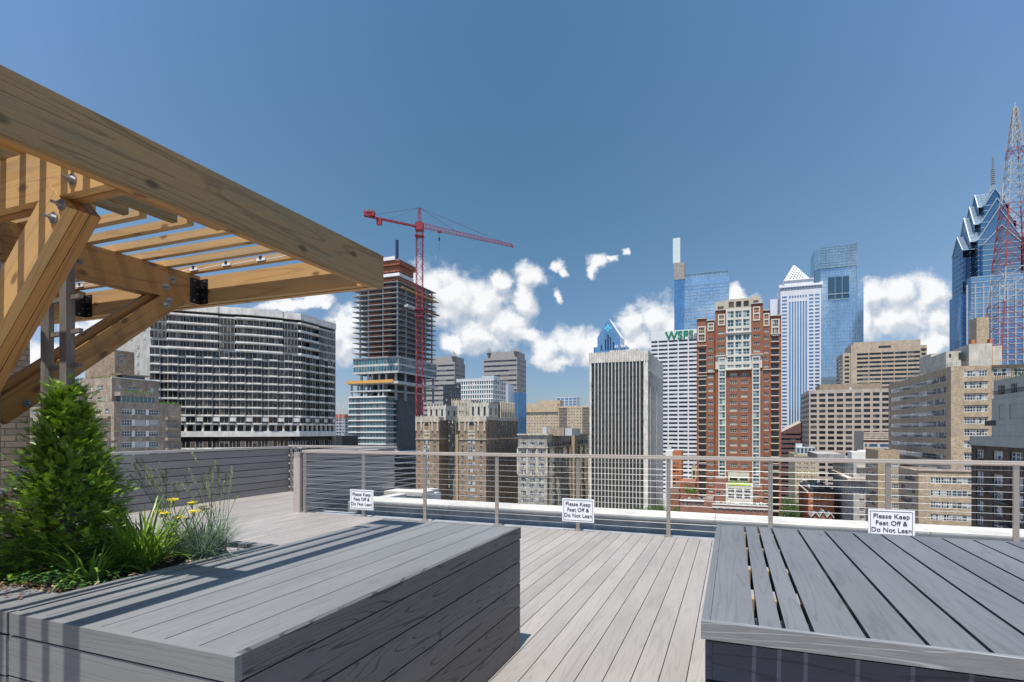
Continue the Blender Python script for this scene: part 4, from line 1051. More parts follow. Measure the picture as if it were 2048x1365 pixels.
# ---- tower under construction
b = Bd('unfinished_tower', 'concrete tower under construction with bare slabs and orange formwork on top', 'building', 797, 330, maxw=100)
XL = b.S(711); TT = b.T(871); m = MB(); c_ = MB(); rl = MB()
ztop = b.Z(574); zb = b.Z(713); n = 13; pit = (ztop - zb) / n
for i in range(n + 3):
    z_ = zb + pit * i
    e = 1.5
    m.box(XL - e, 0 + .8, -e, TT, z_ - .28, z_)
    if i < n + 2:
        for s in (b.S(720), b.S(737), b.S(766), -.8):
            c_.box(s - .42, s + .42, -.2, .6, z_, z_ + pit - .28)
        for t_ in (b.T(813), b.T(834), b.T(852), b.T(865)): c_.box(-.9, -.1, t_ - .4, t_ + .4, z_, z_ + pit - .28)
        for s in (b.S(730), b.S(756)): c_.box(s - .4, s + .4, 9, 9.8, z_, z_ + pit - .28)
        for (s0, s1) in ((b.S(738), b.S(763)), (b.S(768), b.S(785))):
            for zz in (.5, 1.05): rl.box(s0, s1, -.9, -.8, z_ + zz - .06, z_ + zz + .06)
        for zz in (.5, 1.1): rl.box(.6, .7, 1, TT - 1, z_ + zz - .05, z_ + zz + .05, 1)
b.part(m, 'slabs', plain('slab_bare', (.36,.37,.37), .85, .15, .3)); b.part(c_, 'columns', W_col); b.part(rl, 'guard_rails', [W_net, W_slab])
ztp = zb + pit * (n + 2)
b.box('core', plain('interior_shade', (.13,.135,.14), .9, .2, .3), XL + 7, -6, 8, TT - 7, GROUND, b.Z(576))  # core widened and darkened to stand in for shade between the slabs
zj0, zj1 = b.Z(574), b.Z(513)
m = MB()
jx0, jx1, jy1 = b.S(762), b.S(797), b.T(826)
for i, (p, q, mm) in enumerate(((574, 561, 2), (561, 555, 0), (553, 545, 1), (543, 530, 0), (529, 521, 0))):
    o_ = (.0, .8, .3, 0.2, 1.2)[i]
    m.box(jx0 - o_, jx1 + o_, -o_ + .6, jy1 + o_, b.Z(p), b.Z(q), mm)
b.part(m, 'formwork', [W_orng, W_white, W_blackm])
m = MB()
for i in range(34):
    s = rnd.uniform(jx0 - 1, jx1 + 1); t_ = rnd.choice((-.8, jy1 + .8)) if i % 2 else rnd.uniform(0, jy1)
    m.beam((s, t_, b.Z(530)), (s + rnd.uniform(-.3, .3), t_, b.Z(519) + rnd.uniform(-1, .6)), .18, rnd.choice((0, 1)))
for i in range(30):
    t_ = rnd.uniform(0, TT); m.beam((.6, t_, ztop), (.6, t_, ztop + rnd.uniform(1, 2.4)), .12, 1)
for z_ in (b.Z(530), b.Z(521)):
    for y_ in (-1, jy1 + 1): m.beam((jx0 - 1.3, y_, z_), (jx1 + 1.3, y_, z_), .3, 0)
    m.beam((jx1 + 1.3, -1, z_), (jx1 + 1.3, jy1 + 1, z_), .3, 0)
b.part(m, 'scaffold', [W_orng, W_blackm])
b.box('banner', W_white, b.S(768), b.S(792), -1.3, -1.2, b.Z(520), b.Z(513))
m = MB(); xm = b.S(791); m.box(xm - .7, xm + .7, 1, 2.2, b.Z(515), b.Z(478)); b.part(m, 'mast', plain('navy_mast', (.02,.03,.08), .5))
# ragged deck line of the top floors on the right side
b.box('edge_platform', W_yell, .8, 2.2, b.T(800), TT + 1, ztop - .2, ztop + .15); b.box('edge_platform', W_orng, .6, 2.4, b.T(848), TT + 1.5, b.Z(604), b.Z(602))
b.box('loading_platform', W_slab, .6, 3.4, b.T(806), b.T(824), b.Z(611), b.Z(606))
# two glazed floors, then the open mechanical floors
zg = zb
w_ = MB(); b.face(w_, 'f', -1.0, XL - 1, .6, b.Z(746), zg + .2, cols(XL - .9, .5, 16, .97), [(b.Z(742), b.Z(731)), (b.Z(727), b.Z(716))], .05, 'curt')
b.face(w_, 'r', .8, -1, TT, b.Z(746), zg + .2, cols(-.9, TT - .2, 16, .97), [(b.Z(742), b.Z(731)), (b.Z(727), b.Z(716))], .05, 'curt'); b.rest(w_, XL - 1, .8, -1, TT, b.Z(746), zg + .2, 'r'); b.part(w_, 'glazed_band', [W_slab, W_slab])
m = MB()
for s in (b.S(719), b.S(733), b.S(741), b.S(755), b.S(769), b.S(788)):
    for y_ in (1.5, 12): m.box(s - .6, s + .6, y_, y_ + 1.1, b.Z(800), b.Z(746))
for t_ in (b.T(812), b.T(834), b.T(852), b.T(868)): m.box(-1.4, -.4, t_, t_ + 1, b.Z(800), b.Z(746))
b.part(m, 'columns', W_col)
O2 = b.S(776)
m = MB(); xl2 = b.S(704)
m.box(xl2, O2 + 9, -3.2, TT, b.Z(768), b.Z(763)); m.box(xl2, O2 + 4, -3, TT, b.Z(783), b.Z(780)); m.box(xl2, O2 + 1, -3, TT, b.Z(795), b.Z(792)); b.part(m, 'slabs', W_slab)
b.box('edge_formwork', W_yell, xl2 - 1, O2 + 6, -4.2, -3.0, b.Z(766), b.Z(760))
m = MB()
for s in (b.S(708), b.S(721), b.S(733), b.S(762), b.S(771)): m.box(s - .5, s + .5, -2.6, -1.8, b.Z(795), b.Z(764))
b.part(m, 'columns', W_col)
w_ = MB(); zl = b.Z(793, 0, -3); pl = b.Z(805, 0, -3) - b.Z(817, 0, -3)
rws = rows(zl - .5, pl, 40, pl * .74)
rws = [r for r in rws if r[0] > GROUND + 2]
b.face(w_, 'f', -3, xl2, O2, GROUND, zl, [c for c in cols(xl2, O2, 12, .98) if not 2.4 < (c[0] - xl2) / ((O2 - xl2) / 12) < 3.9], rws, .06, 'curt')
b.face(w_, 'r', O2, -3, TT - 4, GROUND, zl, cols(-3, TT - 4, 16, .98), rws, .06, 'curt'); b.rest(w_, xl2, O2, -3, TT - 4, GROUND, zl, 'r'); b.part(w_, 'lower_wall', [W_slab, W_slab])
m = MB(); m.box(b.S(719.5), b.S(727.5), -3.05, -2.95, GROUND, zl); b.part(m, 'dark_bay', G_dark)
m = MB()
for r in rws[:24]: m.box(O2, O2 + .7, -3, TT - 4, r[1] + .1, r[1] + .75); m.box(xl2 - .3, O2, -3.4, -3.0, r[1] + .15, r[1] + .8)
b.part(m, 'slab_edges', W_white)
# the podium slabs that fan out to the right under the rail
m = MB()
for i in range(16):
    z_ = b.Z(905 + 12 * i, 0, -3); m.box(O2, O2 + 3.0 + .0 * i, -3.4, TT - 3, z_ - .3, z_ + .25)
b.part(m, 'lower_slabs', W_white)
b.finish()

# ---- tower crane
def crane():
    Y = 322; K = 1.3; X = (839 - HX) / F * Y; e = empty('tower_crane', (X, Y, GROUND), 0, 'red tower crane with long jib beside the unfinished tower', 'crane'); base = (X, Y, GROUND)
    zz = lambda py, YY=Y: EYE + (HY - py) / F * YY
    h = 1.35 * K; top = zz(458); m = MB()
    for sx in (-h, h):
        for sy in (-h, h): m.beam((X + sx, Y + sy, GROUND), (X + sx, Y + sy, top), .26 * K)
    z_ = GROUND; i = 0
    while z_ < top - 2.6 * K:
        s = 1 if i % 2 else -1
        for (a, b_) in (((-h, -h), (h, -h)), ((-h, h), (h, h)), ((-h, -h), (-h, h)), ((h, -h), (h, h))):
            if s < 0: a, b_ = b_, a
            m.beam((X + a[0], Y + a[1], z_), (X + b_[0], Y + b_[1], z_ + 2.6 * K), .15)
            m.beam((X + a[0], Y + a[1], z_ + 2.6 * K), (X + b_[0], Y + b_[1], z_ + 2.6 * K), .13)
        z_ += 2.6 * K; i += 1
    m.build('mast', W_crane, e, base=base)
    m = MB(); 
    for py in (473, 620, 634): m.box(X - 2.5, X + 2.5, Y - 2.5, Y + 2.5, zz(py) - .25, zz(py) + .25)
    m.build('collar', W_crane, e, base=base)
    d = Vector((.84, .54, 0)).normalized(); n = Vector((-d.y, d.x, 0)); C_ = Vector((X, Y, zz(455)))
    m = MB(); m.box(X - 2.2, X + 2.2, Y - 2.2, Y + 2.2, zz(462), zz(447)); m.build('slewing_unit', W_crane, e, base=base)
    m = MB(); hd = Vector((X, Y, zz(416)))
    for s in (-1, 1):
        for q in (-1, 1): m.beam(C_ + d * s * 1.1 + n * q * 1.1, hd + d * s * .3 + n * q * .3, .24)
    for k in range(5):
        f = (k + .5) / 5; r = 1.1 * (1 - f) + .3 * f; c = C_.lerp(hd, f)
        m.beam(c + d * r + n * r, c - d * r - n * r, .12); m.beam(c - d * r + n * r, c + d * r - n * r, .12)
    m.build('tower_head', W_crane, e, base=base)
    m = MB(); L = 49 * K; J = C_ + Vector((0, 0, .2)); hh = 1.9 * K; wj = 1.0 * K; N = 26
    for q in (-1, 1): m.beam(J + n * q * wj, J + d * L + n * q * wj * .6, .24)
    m.beam(J + Vector((0, 0, hh)), J + d * L + Vector((0, 0, hh * .55)), .26 * K)
    for i in range(N):
        f0, f1, fm = i / N, (i + 1) / N, (i + .5) / N; tp = J + d * L * fm + Vector((0, 0, hh * (1 - .45 * fm)))
        for q in (-1, 1):
            m.beam(J + d * L * f0 + n * q * wj * (1 - .4 * f0), tp, .14); m.beam(tp, J + d * L * f1 + n * q * wj * (1 - .4 * f1), .14)
        m.beam(J + d * L * f0 + n * wj, J + d * L * f1 - n * wj, .11)
    m.box(*(lambda p: (p.x - .6, p.x + .6, p.y - .6, p.y + .6, p.z - .5, p.z + .9))(J + d * L)); m.build('jib', plain('crane_pink', (.30,.07,.12), .5, .15, .3), e, base=base)
    m = MB(); Lc = 24.5 * K
    for q in (-1, 1): m.beam(C_ + n * q * .9, C_ - d * Lc + n * q * .9, .5)
    for i in range(12): m.beam(C_ - d * (Lc * i / 12) + n * .9, C_ - d * (Lc * (i + 1) / 12) - n * .9, .22)
    for i in range(13): c = C_ - d * (Lc * i / 12.5); m.beam(c + n * .9, c + n * .9 + Vector((0, 0, 1.2)), .08)
    m.beam(C_ + n * .9 + Vector((0, 0, 1.2)), C_ - d * Lc + n * .9 + Vector((0, 0, 1.2)), .08)
    m.build('counter_jib', W_crane, e, base=base)
    m = MB(); c = C_ - d * (Lc - 2.5)
    m.box(c.x - 2.9, c.x + 2.9, c.y - 1.4, c.y + 1.4, c.z + .2, c.z + 2.8); c2 = C_ - d * (Lc - 8); m.box(c2.x - 1.3, c2.x + 1.3, c2.y - 1.3, c2.y + 1.3, c2.z - 3.4, c2.z); m.build('counterweight', W_crane, e, base=base)
    m = MB(); c = C_ - d * (Lc - 1); m.beam(c, c + Vector((-.8, 0, 4.2)), .2); m.beam(c + Vector((-.8, 0, 4.2)), c + Vector((2.1, 0, 3.7)), .2)
    for i in range(4): m.box(c.x + i * .8 - .1, c.x + i * .8 + .4, c.y - 1, c.y + 1, c.z + 2.2, c.z + 3.0 + (i % 2) * .5)
    m.build('winch', plain('winch_grey', (.2,.2,.17), .6), e, base=base)
    m = MB()
    m.beam(hd, J + d * 17 * K + Vector((0, 0, hh)), .13); m.beam(hd, J + d * 43 * K + Vector((0, 0, hh * .6)), .13); m.beam(hd, C_ - d * 21 * K + Vector((0, 0, 1.4)), .14); m.beam(hd, C_ - d * 14 * K + Vector((0, 0, .4)), .10)
    m.build('pendant_cables', plain('crane_cable', (.13,.03,.05), .6), e, base=base)
    m = MB(); T_ = J + d * 9.6 * K; m.box(T_.x - 1.2, T_.x + 1.2, T_.y - .9, T_.y + .9, T_.z - .9, T_.z - .3); m.build('trolley', W_crane, e, base=base)
    m = MB(); m.tube(T_ - Vector((0, 0, .9)), T_ - Vector((0, 0, 12)), .06, 4); m.box(T_.x - .5, T_.x + .5, T_.y - .4, T_.y + .4, T_.z - 5.6, T_.z - 3.8); m.build('hook_block', W_blackm, e, base=base)
crane()
b = Bd('distant_tower', 'small far-off tower under construction in the gap left of the unfinished tower', 'building', 690, 1250)
w_ = MB(); b.face(w_, 'f', 0, b.S(671), 0, GROUND, b.Z(829), cols(b.S(672), -1, 3, .8), rows(b.Z(833), 7, 20, 3.6), 1, 'office2'); b.face(w_, 'r', 0, 0, b.T(704), GROUND, b.Z(829), cols(0, b.T(704), 3, .7), rows(b.Z(833), 7, 20, 4), 1, 'office2')
b.rest(w_, b.S(671), 0, 0, b.T(704), GROUND, b.Z(829), 'r'); b.part(w_, 'wall', [wallm('grey_blue', (.38,.40,.45)), W_roof]); b.box('red_floor', W_net, b.S(671) - .5, .5, -.5, b.T(704) + .5, b.Z(837), b.Z(829))
b.finish()
for i, (px, lean) in enumerate(((678, -5), (686, 4))):
    X = (px - HX) / F * 1252; e = empty('luffing_crane', (X, 1252, GROUND), 0, ('pale luffing crane leaning left on the far-off tower', 'pale luffing crane leaning right on the far-off tower')[i], 'crane'); m = MB()
    zt_ = EYE + (HY - 815) / F * 1252; m.beam((X, 1252, EYE), (X, 1252, zt_), 1.2); m.build('mast', W_metal, e, base=(X, 1252, GROUND)); m = MB(); m.beam((X, 1252, zt_), (X + lean * 2, 1252, zt_ + 14), .9); m.beam((X, 1252, zt_), (X - lean * .6, 1252, zt_ + 7), .8); m.beam((X - lean * .6, 1252, zt_ + 7), (X + lean * 2, 1252, zt_ + 14), .35); m.build('jib', W_metal, e, base=(X, 1252, GROUND))
b = Bd('dark_building', 'small black roof block just right of the banded tower foot', 'building', 684, 260); b.box('wall', [W_blackm, W_roof], b.S(668), 0, 0, 12, GROUND, b.Z(872), mt=1); b.box('roof_unit', W_col, b.S(674), b.S(680), 3, 6, b.Z(872), b.Z(866))

# ---- twin grey granite towers with pointed corners
def granite(px, pxl, pxr, ytop, lab):
    b = Bd('granite_tower', lab, 'building', px, 900, group='twin grey towers with pointed corners', maxw=60); w_ = MB(); zt = b.Z(ytop); xl, tr = b.S(pxl), b.T(pxr)
    b.face(w_, 'f', 0, xl, 0, GROUND, zt, [(xl + 1, -.7)], rows(zt - 4, 8.0, 24, 3.0), .6, 'office'); b.face(w_, 'r', 0, 0, tr, GROUND, zt, [(1, tr - 1)], rows(zt - 4, 8.0, 24, 1.6), .6, 'office')
    b.rest(w_, xl, 0, 0, tr, GROUND, zt, 'r'); b.part(w_, 'wall', [W_gran, W_roof])
    m = MB(); m.box(xl + 6, -2, 3, tr, zt - .5, b.Z(ytop - 12)); b.part(m, 'crown', W_gran)
    for x in ([xl + 9, -3] if pxl > 940 else [-3]):
        m = MB(); zz = zt + 3; r = 9; h = 15
        ring = [(x + r * .6 * c, 4 + r * .6 * s, zz + 6) for c, s in ((1, 0), (0, 1), (-1, 0), (0, -1))]
        for i in range(4): m.face([ring[i], ring[(i + 1) % 4], (x, 4, zz + h)]); m.face([ring[i], ring[(i + 1) % 4], (x, 4, zz - 4)])
        b.part(m, 'turret', W_gran)
    b.finish()
granite(1034, 967, 1052, 714, 'right-hand one of twin grey granite towers, both corner points showing'); granite(909, 846, 930, 724, 'left-hand one of twin grey granite towers, half hidden by the crane tower')
# ---- gridded glass office with white frame
b = Bd('glass_office', 'low white-gridded glass office block before the twin granite towers', 'building', 986, 450, maxw=90)
w_ = MB(); zt = b.Z(760); xl = b.S(922); tr = b.T(1018)
b.face(w_, 'f', 0, xl, 0, GROUND, zt, cols(xl, 0, 14, .72), rows(zt - .5, 3.75, 28, 2.9), .3, 'grn1'); b.face(w_, 'r', 0, 0, tr, GROUND, zt, cols(0, tr, 8, .62), rows(zt - .5, 3.75, 28, 2.9), .3, 'dark')
b.rest(w_, xl, 0, 0, tr, GROUND, zt, 'r'); b.part(w_, 'wall', [W_white, W_roof])
w_ = MB(); x2 = b.S(886); b.face(w_, 'f', .4, x2, xl - .05, GROUND, b.Z(766), cols(x2, xl, 8, .8), rows(b.Z(767), 3.75, 28, 2.8), .2, 'dark'); b.rest(w_, x2, xl - .05, .4, 20, GROUND, b.Z(766), 'x'); b.part(w_, 'dark_wing', [W_blackm, W_roof])
b.box('penthouse', W_metal, b.S(908), -3, 4, 18, zt - .5, b.Z(755)); b.box('penthouse', W_metal, b.S(962), 0, 2, 14, zt - .5, b.Z(751)); b.box('stair_core', W_metal, .3, 2.5, tr - 8, tr + 6, GROUND, b.Z(764)); clutter(b, xl, -2, 3, 16, zt - .5, 6, 1.5); b.box('blue_wing', G_blued, -1, b.S(1032, tr), tr + 6, tr + 26, GROUND, b.Z(778)); b.finish()
# ---- beige slab of flats, far
b = Bd('beige_slab_block', 'long beige slab of flats with small square windows left of the concrete tower', 'building', 1182, 590, maxw=100)
w_ = MB(); zt = b.Z(812); xl = b.S(1034)
cs = [c for i, c in enumerate(cols(xl, 0, 26, .5)) if i not in (15, 16, 17, 23, 24, 25)]
b.face(w_, 'f', 0, xl, 0, GROUND, zt, cs, rows(zt - 2.4, 3.1, 27, 1.5), .3, 'pair'); b.rest(w_, xl, 0, 0, 20, GROUND, zt, 'x'); b.part(w_, 'wall', [W_beige, W_roof])
m = MB(); c2 = cols(xl, 0, 26, 1.0)
for (i, j) in ((15, 17), (23, 25)):
    for r in rows(zt - 1.4, 3.1, 16, .5): b.box('balcony', W_gran, c2[i][0] + .3, c2[j][1] - .3, -1.3, -.05, r[0], r[1])

w_ = MB(); x0 = b.S(1034); x1 = b.S(1116); b.face(w_, 'f', -1, x0, x1, zt - 6, b.Z(806), [], []); b.rest(w_, x0, x1, -1, 18, zt - 6, b.Z(806), 'x', par=.3); b.part(w_, 'raised_wall', [W_beige, W_roof])
b.box('penthouse', W_beige, b.S(1074), b.S(1118), 4, 16, zt - .5, b.Z(799)); b.finish()
b = Bd('blue_glass_block', 'small blue glass roof block peeking over the beige slab of flats', 'building', 1154, 800); 
w_ = MB(); b.face(w_, 'f', 0, b.S(1113), 0, GROUND, b.Z(794), cols(b.S(1113), 0, 5, .8), rows(b.Z(796), 4, 12, 3), .3, 'blue'); b.rest(w_, b.S(1113), 0, 0, 15, GROUND, b.Z(794), 'x'); b.part(w_, 'wall', [W_metal, W_roof]); b.finish()
# ---- art deco apartments: two wings with limestone crowns
b = Bd('deco_apartments', 'brown brick art deco apartment block with pale limestone crowns and arched top windows', 'building', 972, 285, maxw=100)
TT = b.T(1036); zt = b.Z(834); w_ = MB(); prow = (b.Z(882) - b.Z(895))
def wing(xa, xb, sidelen, label_side=True):
    W = xb - xa; c3 = [(xa + W * .10, xa + W * .19), (xa + W * .35, xa + W * .60), (xa + W * .78, xa + W * .87)]
    z1 = b.Z(878)
    b.face(w_, 'f', 0, xa, xb, GROUND, z1, [c3[0], c3[2]], rows(z1 - .8, prow, 30, 1.7), .3, 'sash')
    return c3
for (pl, pr) in ((918, 972), (832, 878)):
    xa, xb = b.S(pl), b.S(pr); W = xb - xa
    c = [(xa + W * .09, xa + W * .17), (xa + W * .34, xa + W * .60), (xa + W * .78, xa + W * .86)]
    rw = rows(b.Z(900), prow, 30, 1.75)
    tall = [(b.Z(899), b.Z(893)), (b.Z(889), b.Z(882))]
    b.face(w_, 'f', 0, xa, xb, GROUND, b.Z(879), [c[0], c[2]], rw + tall, .3, 'sash')
    b.face(w_, 'f', 0, xa, xb, b.Z(879), zt - 1.8, [c[0], c[2]], [(b.Z(875), b.Z(870))], .3, 'sash')
    L = TT if pl > 900 else b.T(897, xb)
    b.face(w_, 'r', xb, 0, L, GROUND, zt, cols(0, L, 9 if pl > 900 else 4, .3), rows(b.Z(844), prow, 34, 1.7), .25, 'sash')
    b.rest(w_, xa, xb, 0, L, GROUND, zt - .5, 'r')
    tm = MB()                                            # stone centre strip with triple windows, arch and quoins
    x0, x1 = xa + W * .33, xa + W * .61
    b.face(tm, 'f', -.12, x0, x1, b.Z(878), b.Z(866), [(x0 + .5, x1 - .5)], [(b.Z(875), b.Z(870))], .2, 'trip')
    for r in rw + tall: b.w.append(('f', -.06, c[1][0], c[1][1] - c[1][0], r[0], r[1] - r[0], .02, 'trip'))
    b.face(tm, 'f', -.12, x0, x1, b.Z(864), b.Z(843), [(x0 + .6, x1 - .6)], [(b.Z(861), b.Z(850))], .2, 'trip')
    for k in range(9):
        a0_, a1_ = math.pi * k / 9, math.pi * (k + 1) / 9; cx = (x0 + x1) / 2; r_ = (x1 - x0) / 2 - .6
        tm.face([(cx + math.cos(a0_) * r_, -.18, b.Z(850) + math.sin(a0_) * r_), (cx + math.cos(a1_) * r_, -.18, b.Z(850) + math.sin(a1_) * r_), (cx, -.18, b.Z(850))], None, 2)
    tm.box(xa - .15, xb + .15, -.35, -.05, b.Z(880), b.Z(878.6)); tm.box(xb + .05, xb + .35, -.3, L, b.Z(880), b.Z(878.6))
    tm.box(xa - .2, xb + .25, -.3, .6, zt - 2.4, zt + .3); tm.box(xb - .1, xb + .25, .6, L, zt - 1.6, zt + .1)
    for f in (0, .22, .70, .93):
        tm.box(xa + W * f - .1, xa + W * f + .75, -.45, .2, b.Z(862), zt + (1.0 if f in (.22, .70) else .5))
    for i in range(10): tm.box(xa + W * i / 10, xa + W * i / 10 + .35, -.4, -.28, zt - .6, zt + .9)
    b.part(tm, 'stone_trim', [W_lime, W_white, G_dark])
    cm = MB(); u0, u1 = xa + W * (.22 if pl > 900 else .30), xa + W * (.95 if pl > 900 else 1.10); zz = b.Z(805 if pl > 900 else 809)
    b.face(cm, 'f', 5, u0, u1, zt - 1.5, zz, cols(u0, u1, 3, .34, .6), [(zt + .6, zz - 2.0)], .35, 'tallw')
    b.face(cm, 'r', u1, 5, 5 + 13, zt - 1.5, zz, cols(5, 18, 2, .3), [(zt + 1, zz - 2.6)], .3, 'tallw'); b.rest(cm, u0, u1, 5, 18, zt - 1.5, zz, 'r')
    for i in range(7): cm.box(u0 + (u1 - u0) * i / 6 - .25, u0 + (u1 - u0) * i / 6 + .25, 4.7, 5.1, zz - 1.6, zz + .7)
    b.part(cm, 'crown', [wallm('crown_stone', (.60,.57,.50), 1.2, .8, .03, .75), W_roof])
xa, xb = b.S(878), b.S(918)
b.face(w_, 'f', 16, xa, xb, GROUND, zt, cols(xa, xb, 6, .35), rows(b.Z(844), prow, 34, 1.7), .25, 'sash')
b.part(w_, 'wall', [W_brown, W_roof])
m = MB(); m.box(b.S(897.5), b.S(902.5), 8, 15.9, GROUND, b.Z(846)); b.part(m, 'chimney', W_tan)
m = MB(); m.box(b.S(897), b.S(907), 6, 15, b.Z(846), b.Z(842)); b.part(m, 'copper_roof', plain('copper_green', (.03,.12,.10), .6))
cm = MB(); u0, u1, zz = b.S(904, 24), b.S(942, 24), b.Z(799, 0, 24)
b.face(cm, 'f', 24, u0, u1, zt - 3, zz, cols(u0, u1, 6, .4), rows(zz - 1.8, 4.2, 3, 2), .3, 'sash'); b.rest(cm, u0, u1, 24, 38, zt - 3, zz, 'x')
for i in range(9): cm.box(u0 + (u1 - u0) * i / 8 - .2, u0 + (u1 - u0) * i / 8 + .2, 23.7, 24.1, zt, zz + 1)
b.part(cm, 'crown', [W_lime, W_roof])
cm = MB(); b.face(cm, 'r', -.4, 20, 40, zt - 1, b.Z(805, 0, 20), cols(20, 40, 5, .4), [(zt + 1, zt + 4)], .3, 'sash'); b.rest(cm, -9, -.4, 20, 40, zt - 1, b.Z(805, 0, 20), 'r')
for i in range(9): cm.box(-.6, .1, 20 + 20 * i / 8 - .3, 20 + 20 * i / 8 + .3, zt - 2, b.Z(803, 0, 20))
b.part(cm, 'crown', [W_lime, W_roof]); b.finish()
# ---- grey beaux arts block with bay windows
b = Bd('bay_window_block', 'grey stone apartment block with heavy cornice and long dark row of bay windows', 'building', 1094, 275, maxw=100)
zt = b.Z(870); xl = b.S(1036); TT = b.T(1176); w_ = MB(); pr = b.Z(930) - b.Z(944)
b.face(w_, 'f', 0, xl, 0, GROUND, zt, cols(xl, 0, 3, .52, .6), [(b.Z(891.5), b.Z(885))] + rows(b.Z(900), pr, 26, 2.3), .35, 'trip')
b.face(w_, 'r', 0, 0, TT, GROUND, zt, cols(0, TT, 16, .45, .5), rows(b.Z(885), pr, 27, 2.2), .35, 'shade')
b.rest(w_, xl, 0, 0, TT, GROUND, zt, 'r'); b.part(w_, 'wall', [wallm('grey_stone', (.42,.40,.36), 1.2, .7, .03, .7, .12, .4), W_roof])
m = MB(); m.box(xl - .4, .7, -.7, .2, zt - .2, zt + .5); m.box(.1, .8, .2, TT, zt - .3, zt + .4); m.box(xl, .5, -.5, -.02, b.Z(897), b.Z(895)); m.box(.02, .5, 0, TT, b.Z(897), b.Z(894)); m.box(xl, .4, -.4, -.02, b.Z(953), b.Z(951)); m.box(.02, .4, 0, TT, b.Z(953), b.Z(951)); b.part(m, 'cornice', W_lime)
m = MB()
for i in range(4): x = xl + (0 - xl) * i / 3; m.box(x - .5, x + .3, -.3, -.01, b.Z(950), b.Z(898))
b.part(m, 'pilasters', W_lime)
by = MB()
for i in range(7):
    y0 = 3 + i * TT / 7.2; by.prism([(.02, y0), (1.5, y0 + 1.2), (1.5, y0 + 4.2), (.02, y0 + 5.4)], GROUND, b.Z(899), 0, 0)
    for r in rows(b.Z(902), pr, 12, 2.2): b.w.append(('r', 1.56, y0 + 1.4, 2.6, r[0], 2.2, .02, 'trip'))
b.part(by, 'bay', wallm('bay_stone', (.36,.31,.24), 1.2, .7, .03, .7, .12, .4))
m = MB(); m.box(.9, 2.6, b.T(1140), b.T(1146), GROUND, b.Z(872)); b.part(m, 'bay_tower', W_tan)
m = MB(); m.box(b.S(1096, 8) - 1, b.S(1128, 8), 8, 22, zt - .5, b.Z(855, 0, 8)); b.part(m, 'penthouse', W_tan2)
m = MB(); m.box(b.S(1128, 12), b.S(1146, 12), 10, 26, zt - .5, b.Z(857, 0, 10)); m.box(b.S(1085, 6), b.S(1093, 6), 6, 10, zt - .5, b.Z(854, 0, 6)); b.part(m, 'roof_plant', W_metal); clutter(b, xl, -1, 2, 40, zt - .9, 9); b.finish()
# ---- concrete slab tower with vertical fins
b = Bd('concrete_tower', 'tall slab tower with white concrete fins over dark glass and a blank concrete side', 'building', 1296, 280, maxw=100)
zt = b.Z(701); xl = b.S(1179); TT = 66; w_ = MB(); zg = b.Z(722); pit = 3.72
f0, f1 = b.S(1183), b.S(1287)
b.face(w_, 'f', 0, xl, f0, GROUND, zt, [], []); b.face(w_, 'f', 0, f1, 0, GROUND, zt, [], []); b.face(w_, 'f', 0, f0, f1, zg, zt, [], [])
b.face(w_, 'r', 0, 0, TT, GROUND, zt, [], []); b.rest(w_, xl, 0, 0, TT, GROUND, zt, 'r'); b.part(w_, 'wall', [W_conc, W_roof])
m = MB(); n = 15
for i in range(1, n): x = f0 + (f1 - f0) * i / n; m.box(x - .24, x + .24, -.12, .45, GROUND, zg + .1, g='z')
for i in range(26): x = xl + (0 - xl) * i / 25; m.box(x - .22, x + .22, -.35, -.01, zg + .3, zt + .3 - (i % 3) * .1, g='z')
b.part(m, 'fins', wallm('fin_concrete', (.60,.57,.52), 4, 3.7, .05, .8))
m = MB()
for k in range(42):
    z1 = zg - pit * k
    m.box(f0, f1, .22, .42, z1 - pit, z1 - 1.45, 0, seed=rnd.random())
b.part(m, 'spandrels', plain('spandrel_glass', (.045,.047,.05), .25, .3, .15))
for k in range(42):
    z1 = zg - pit * k
    for i in range(n): b.w.append(('f', 0, f0 + (f1 - f0) * i / n + .3, (f1 - f0) / n - .6, z1 - 1.45, 1.45, .30, 'void'))
m = MB()
for i, (px, py, h) in enumerate(((1301, 738, 5), (1304, 747, 4), (1306, 770, 9), (1309, 788, 8), (1312, 810, 6), (1303, 792, 5), (1300, 765, 6))):
    m.box(-.2, .05, b.T(px), b.T(px) + 1.6, b.Z(py + h), b.Z(py))
b.part(m, 'vent_louvres', W_blackm)
m = MB(); m.box(.0, .2, 8, 8.4, GROUND, zt - 12); m.box(.0, .15, 34, 34.3, GROUND, zt - 12); m.box(0, .3, 0, TT, zt - 10.2, zt - 9.8); b.part(m, 'joints', W_conc)
m = MB(); m.box(b.S(1215), b.S(1268), 6, 26, zt - .5, b.Z(694)); b.part(m, 'penthouse', W_conc)
for px in (1228, 1232, 1240, 1243, 1247): m = MB(); x = b.S(px); m.beam((x, 4, zt), (x, 4, b.Z(686)), .18); m.box(x - .3, x + .3, 3.7, 4, b.Z(690), b.Z(685), 1); b.part(m, 'antenna', [W_blackm, W_white])
clutter(b, xl + 2, -2, 3, 20, zt - 1, 6, 1.2); b.finish()
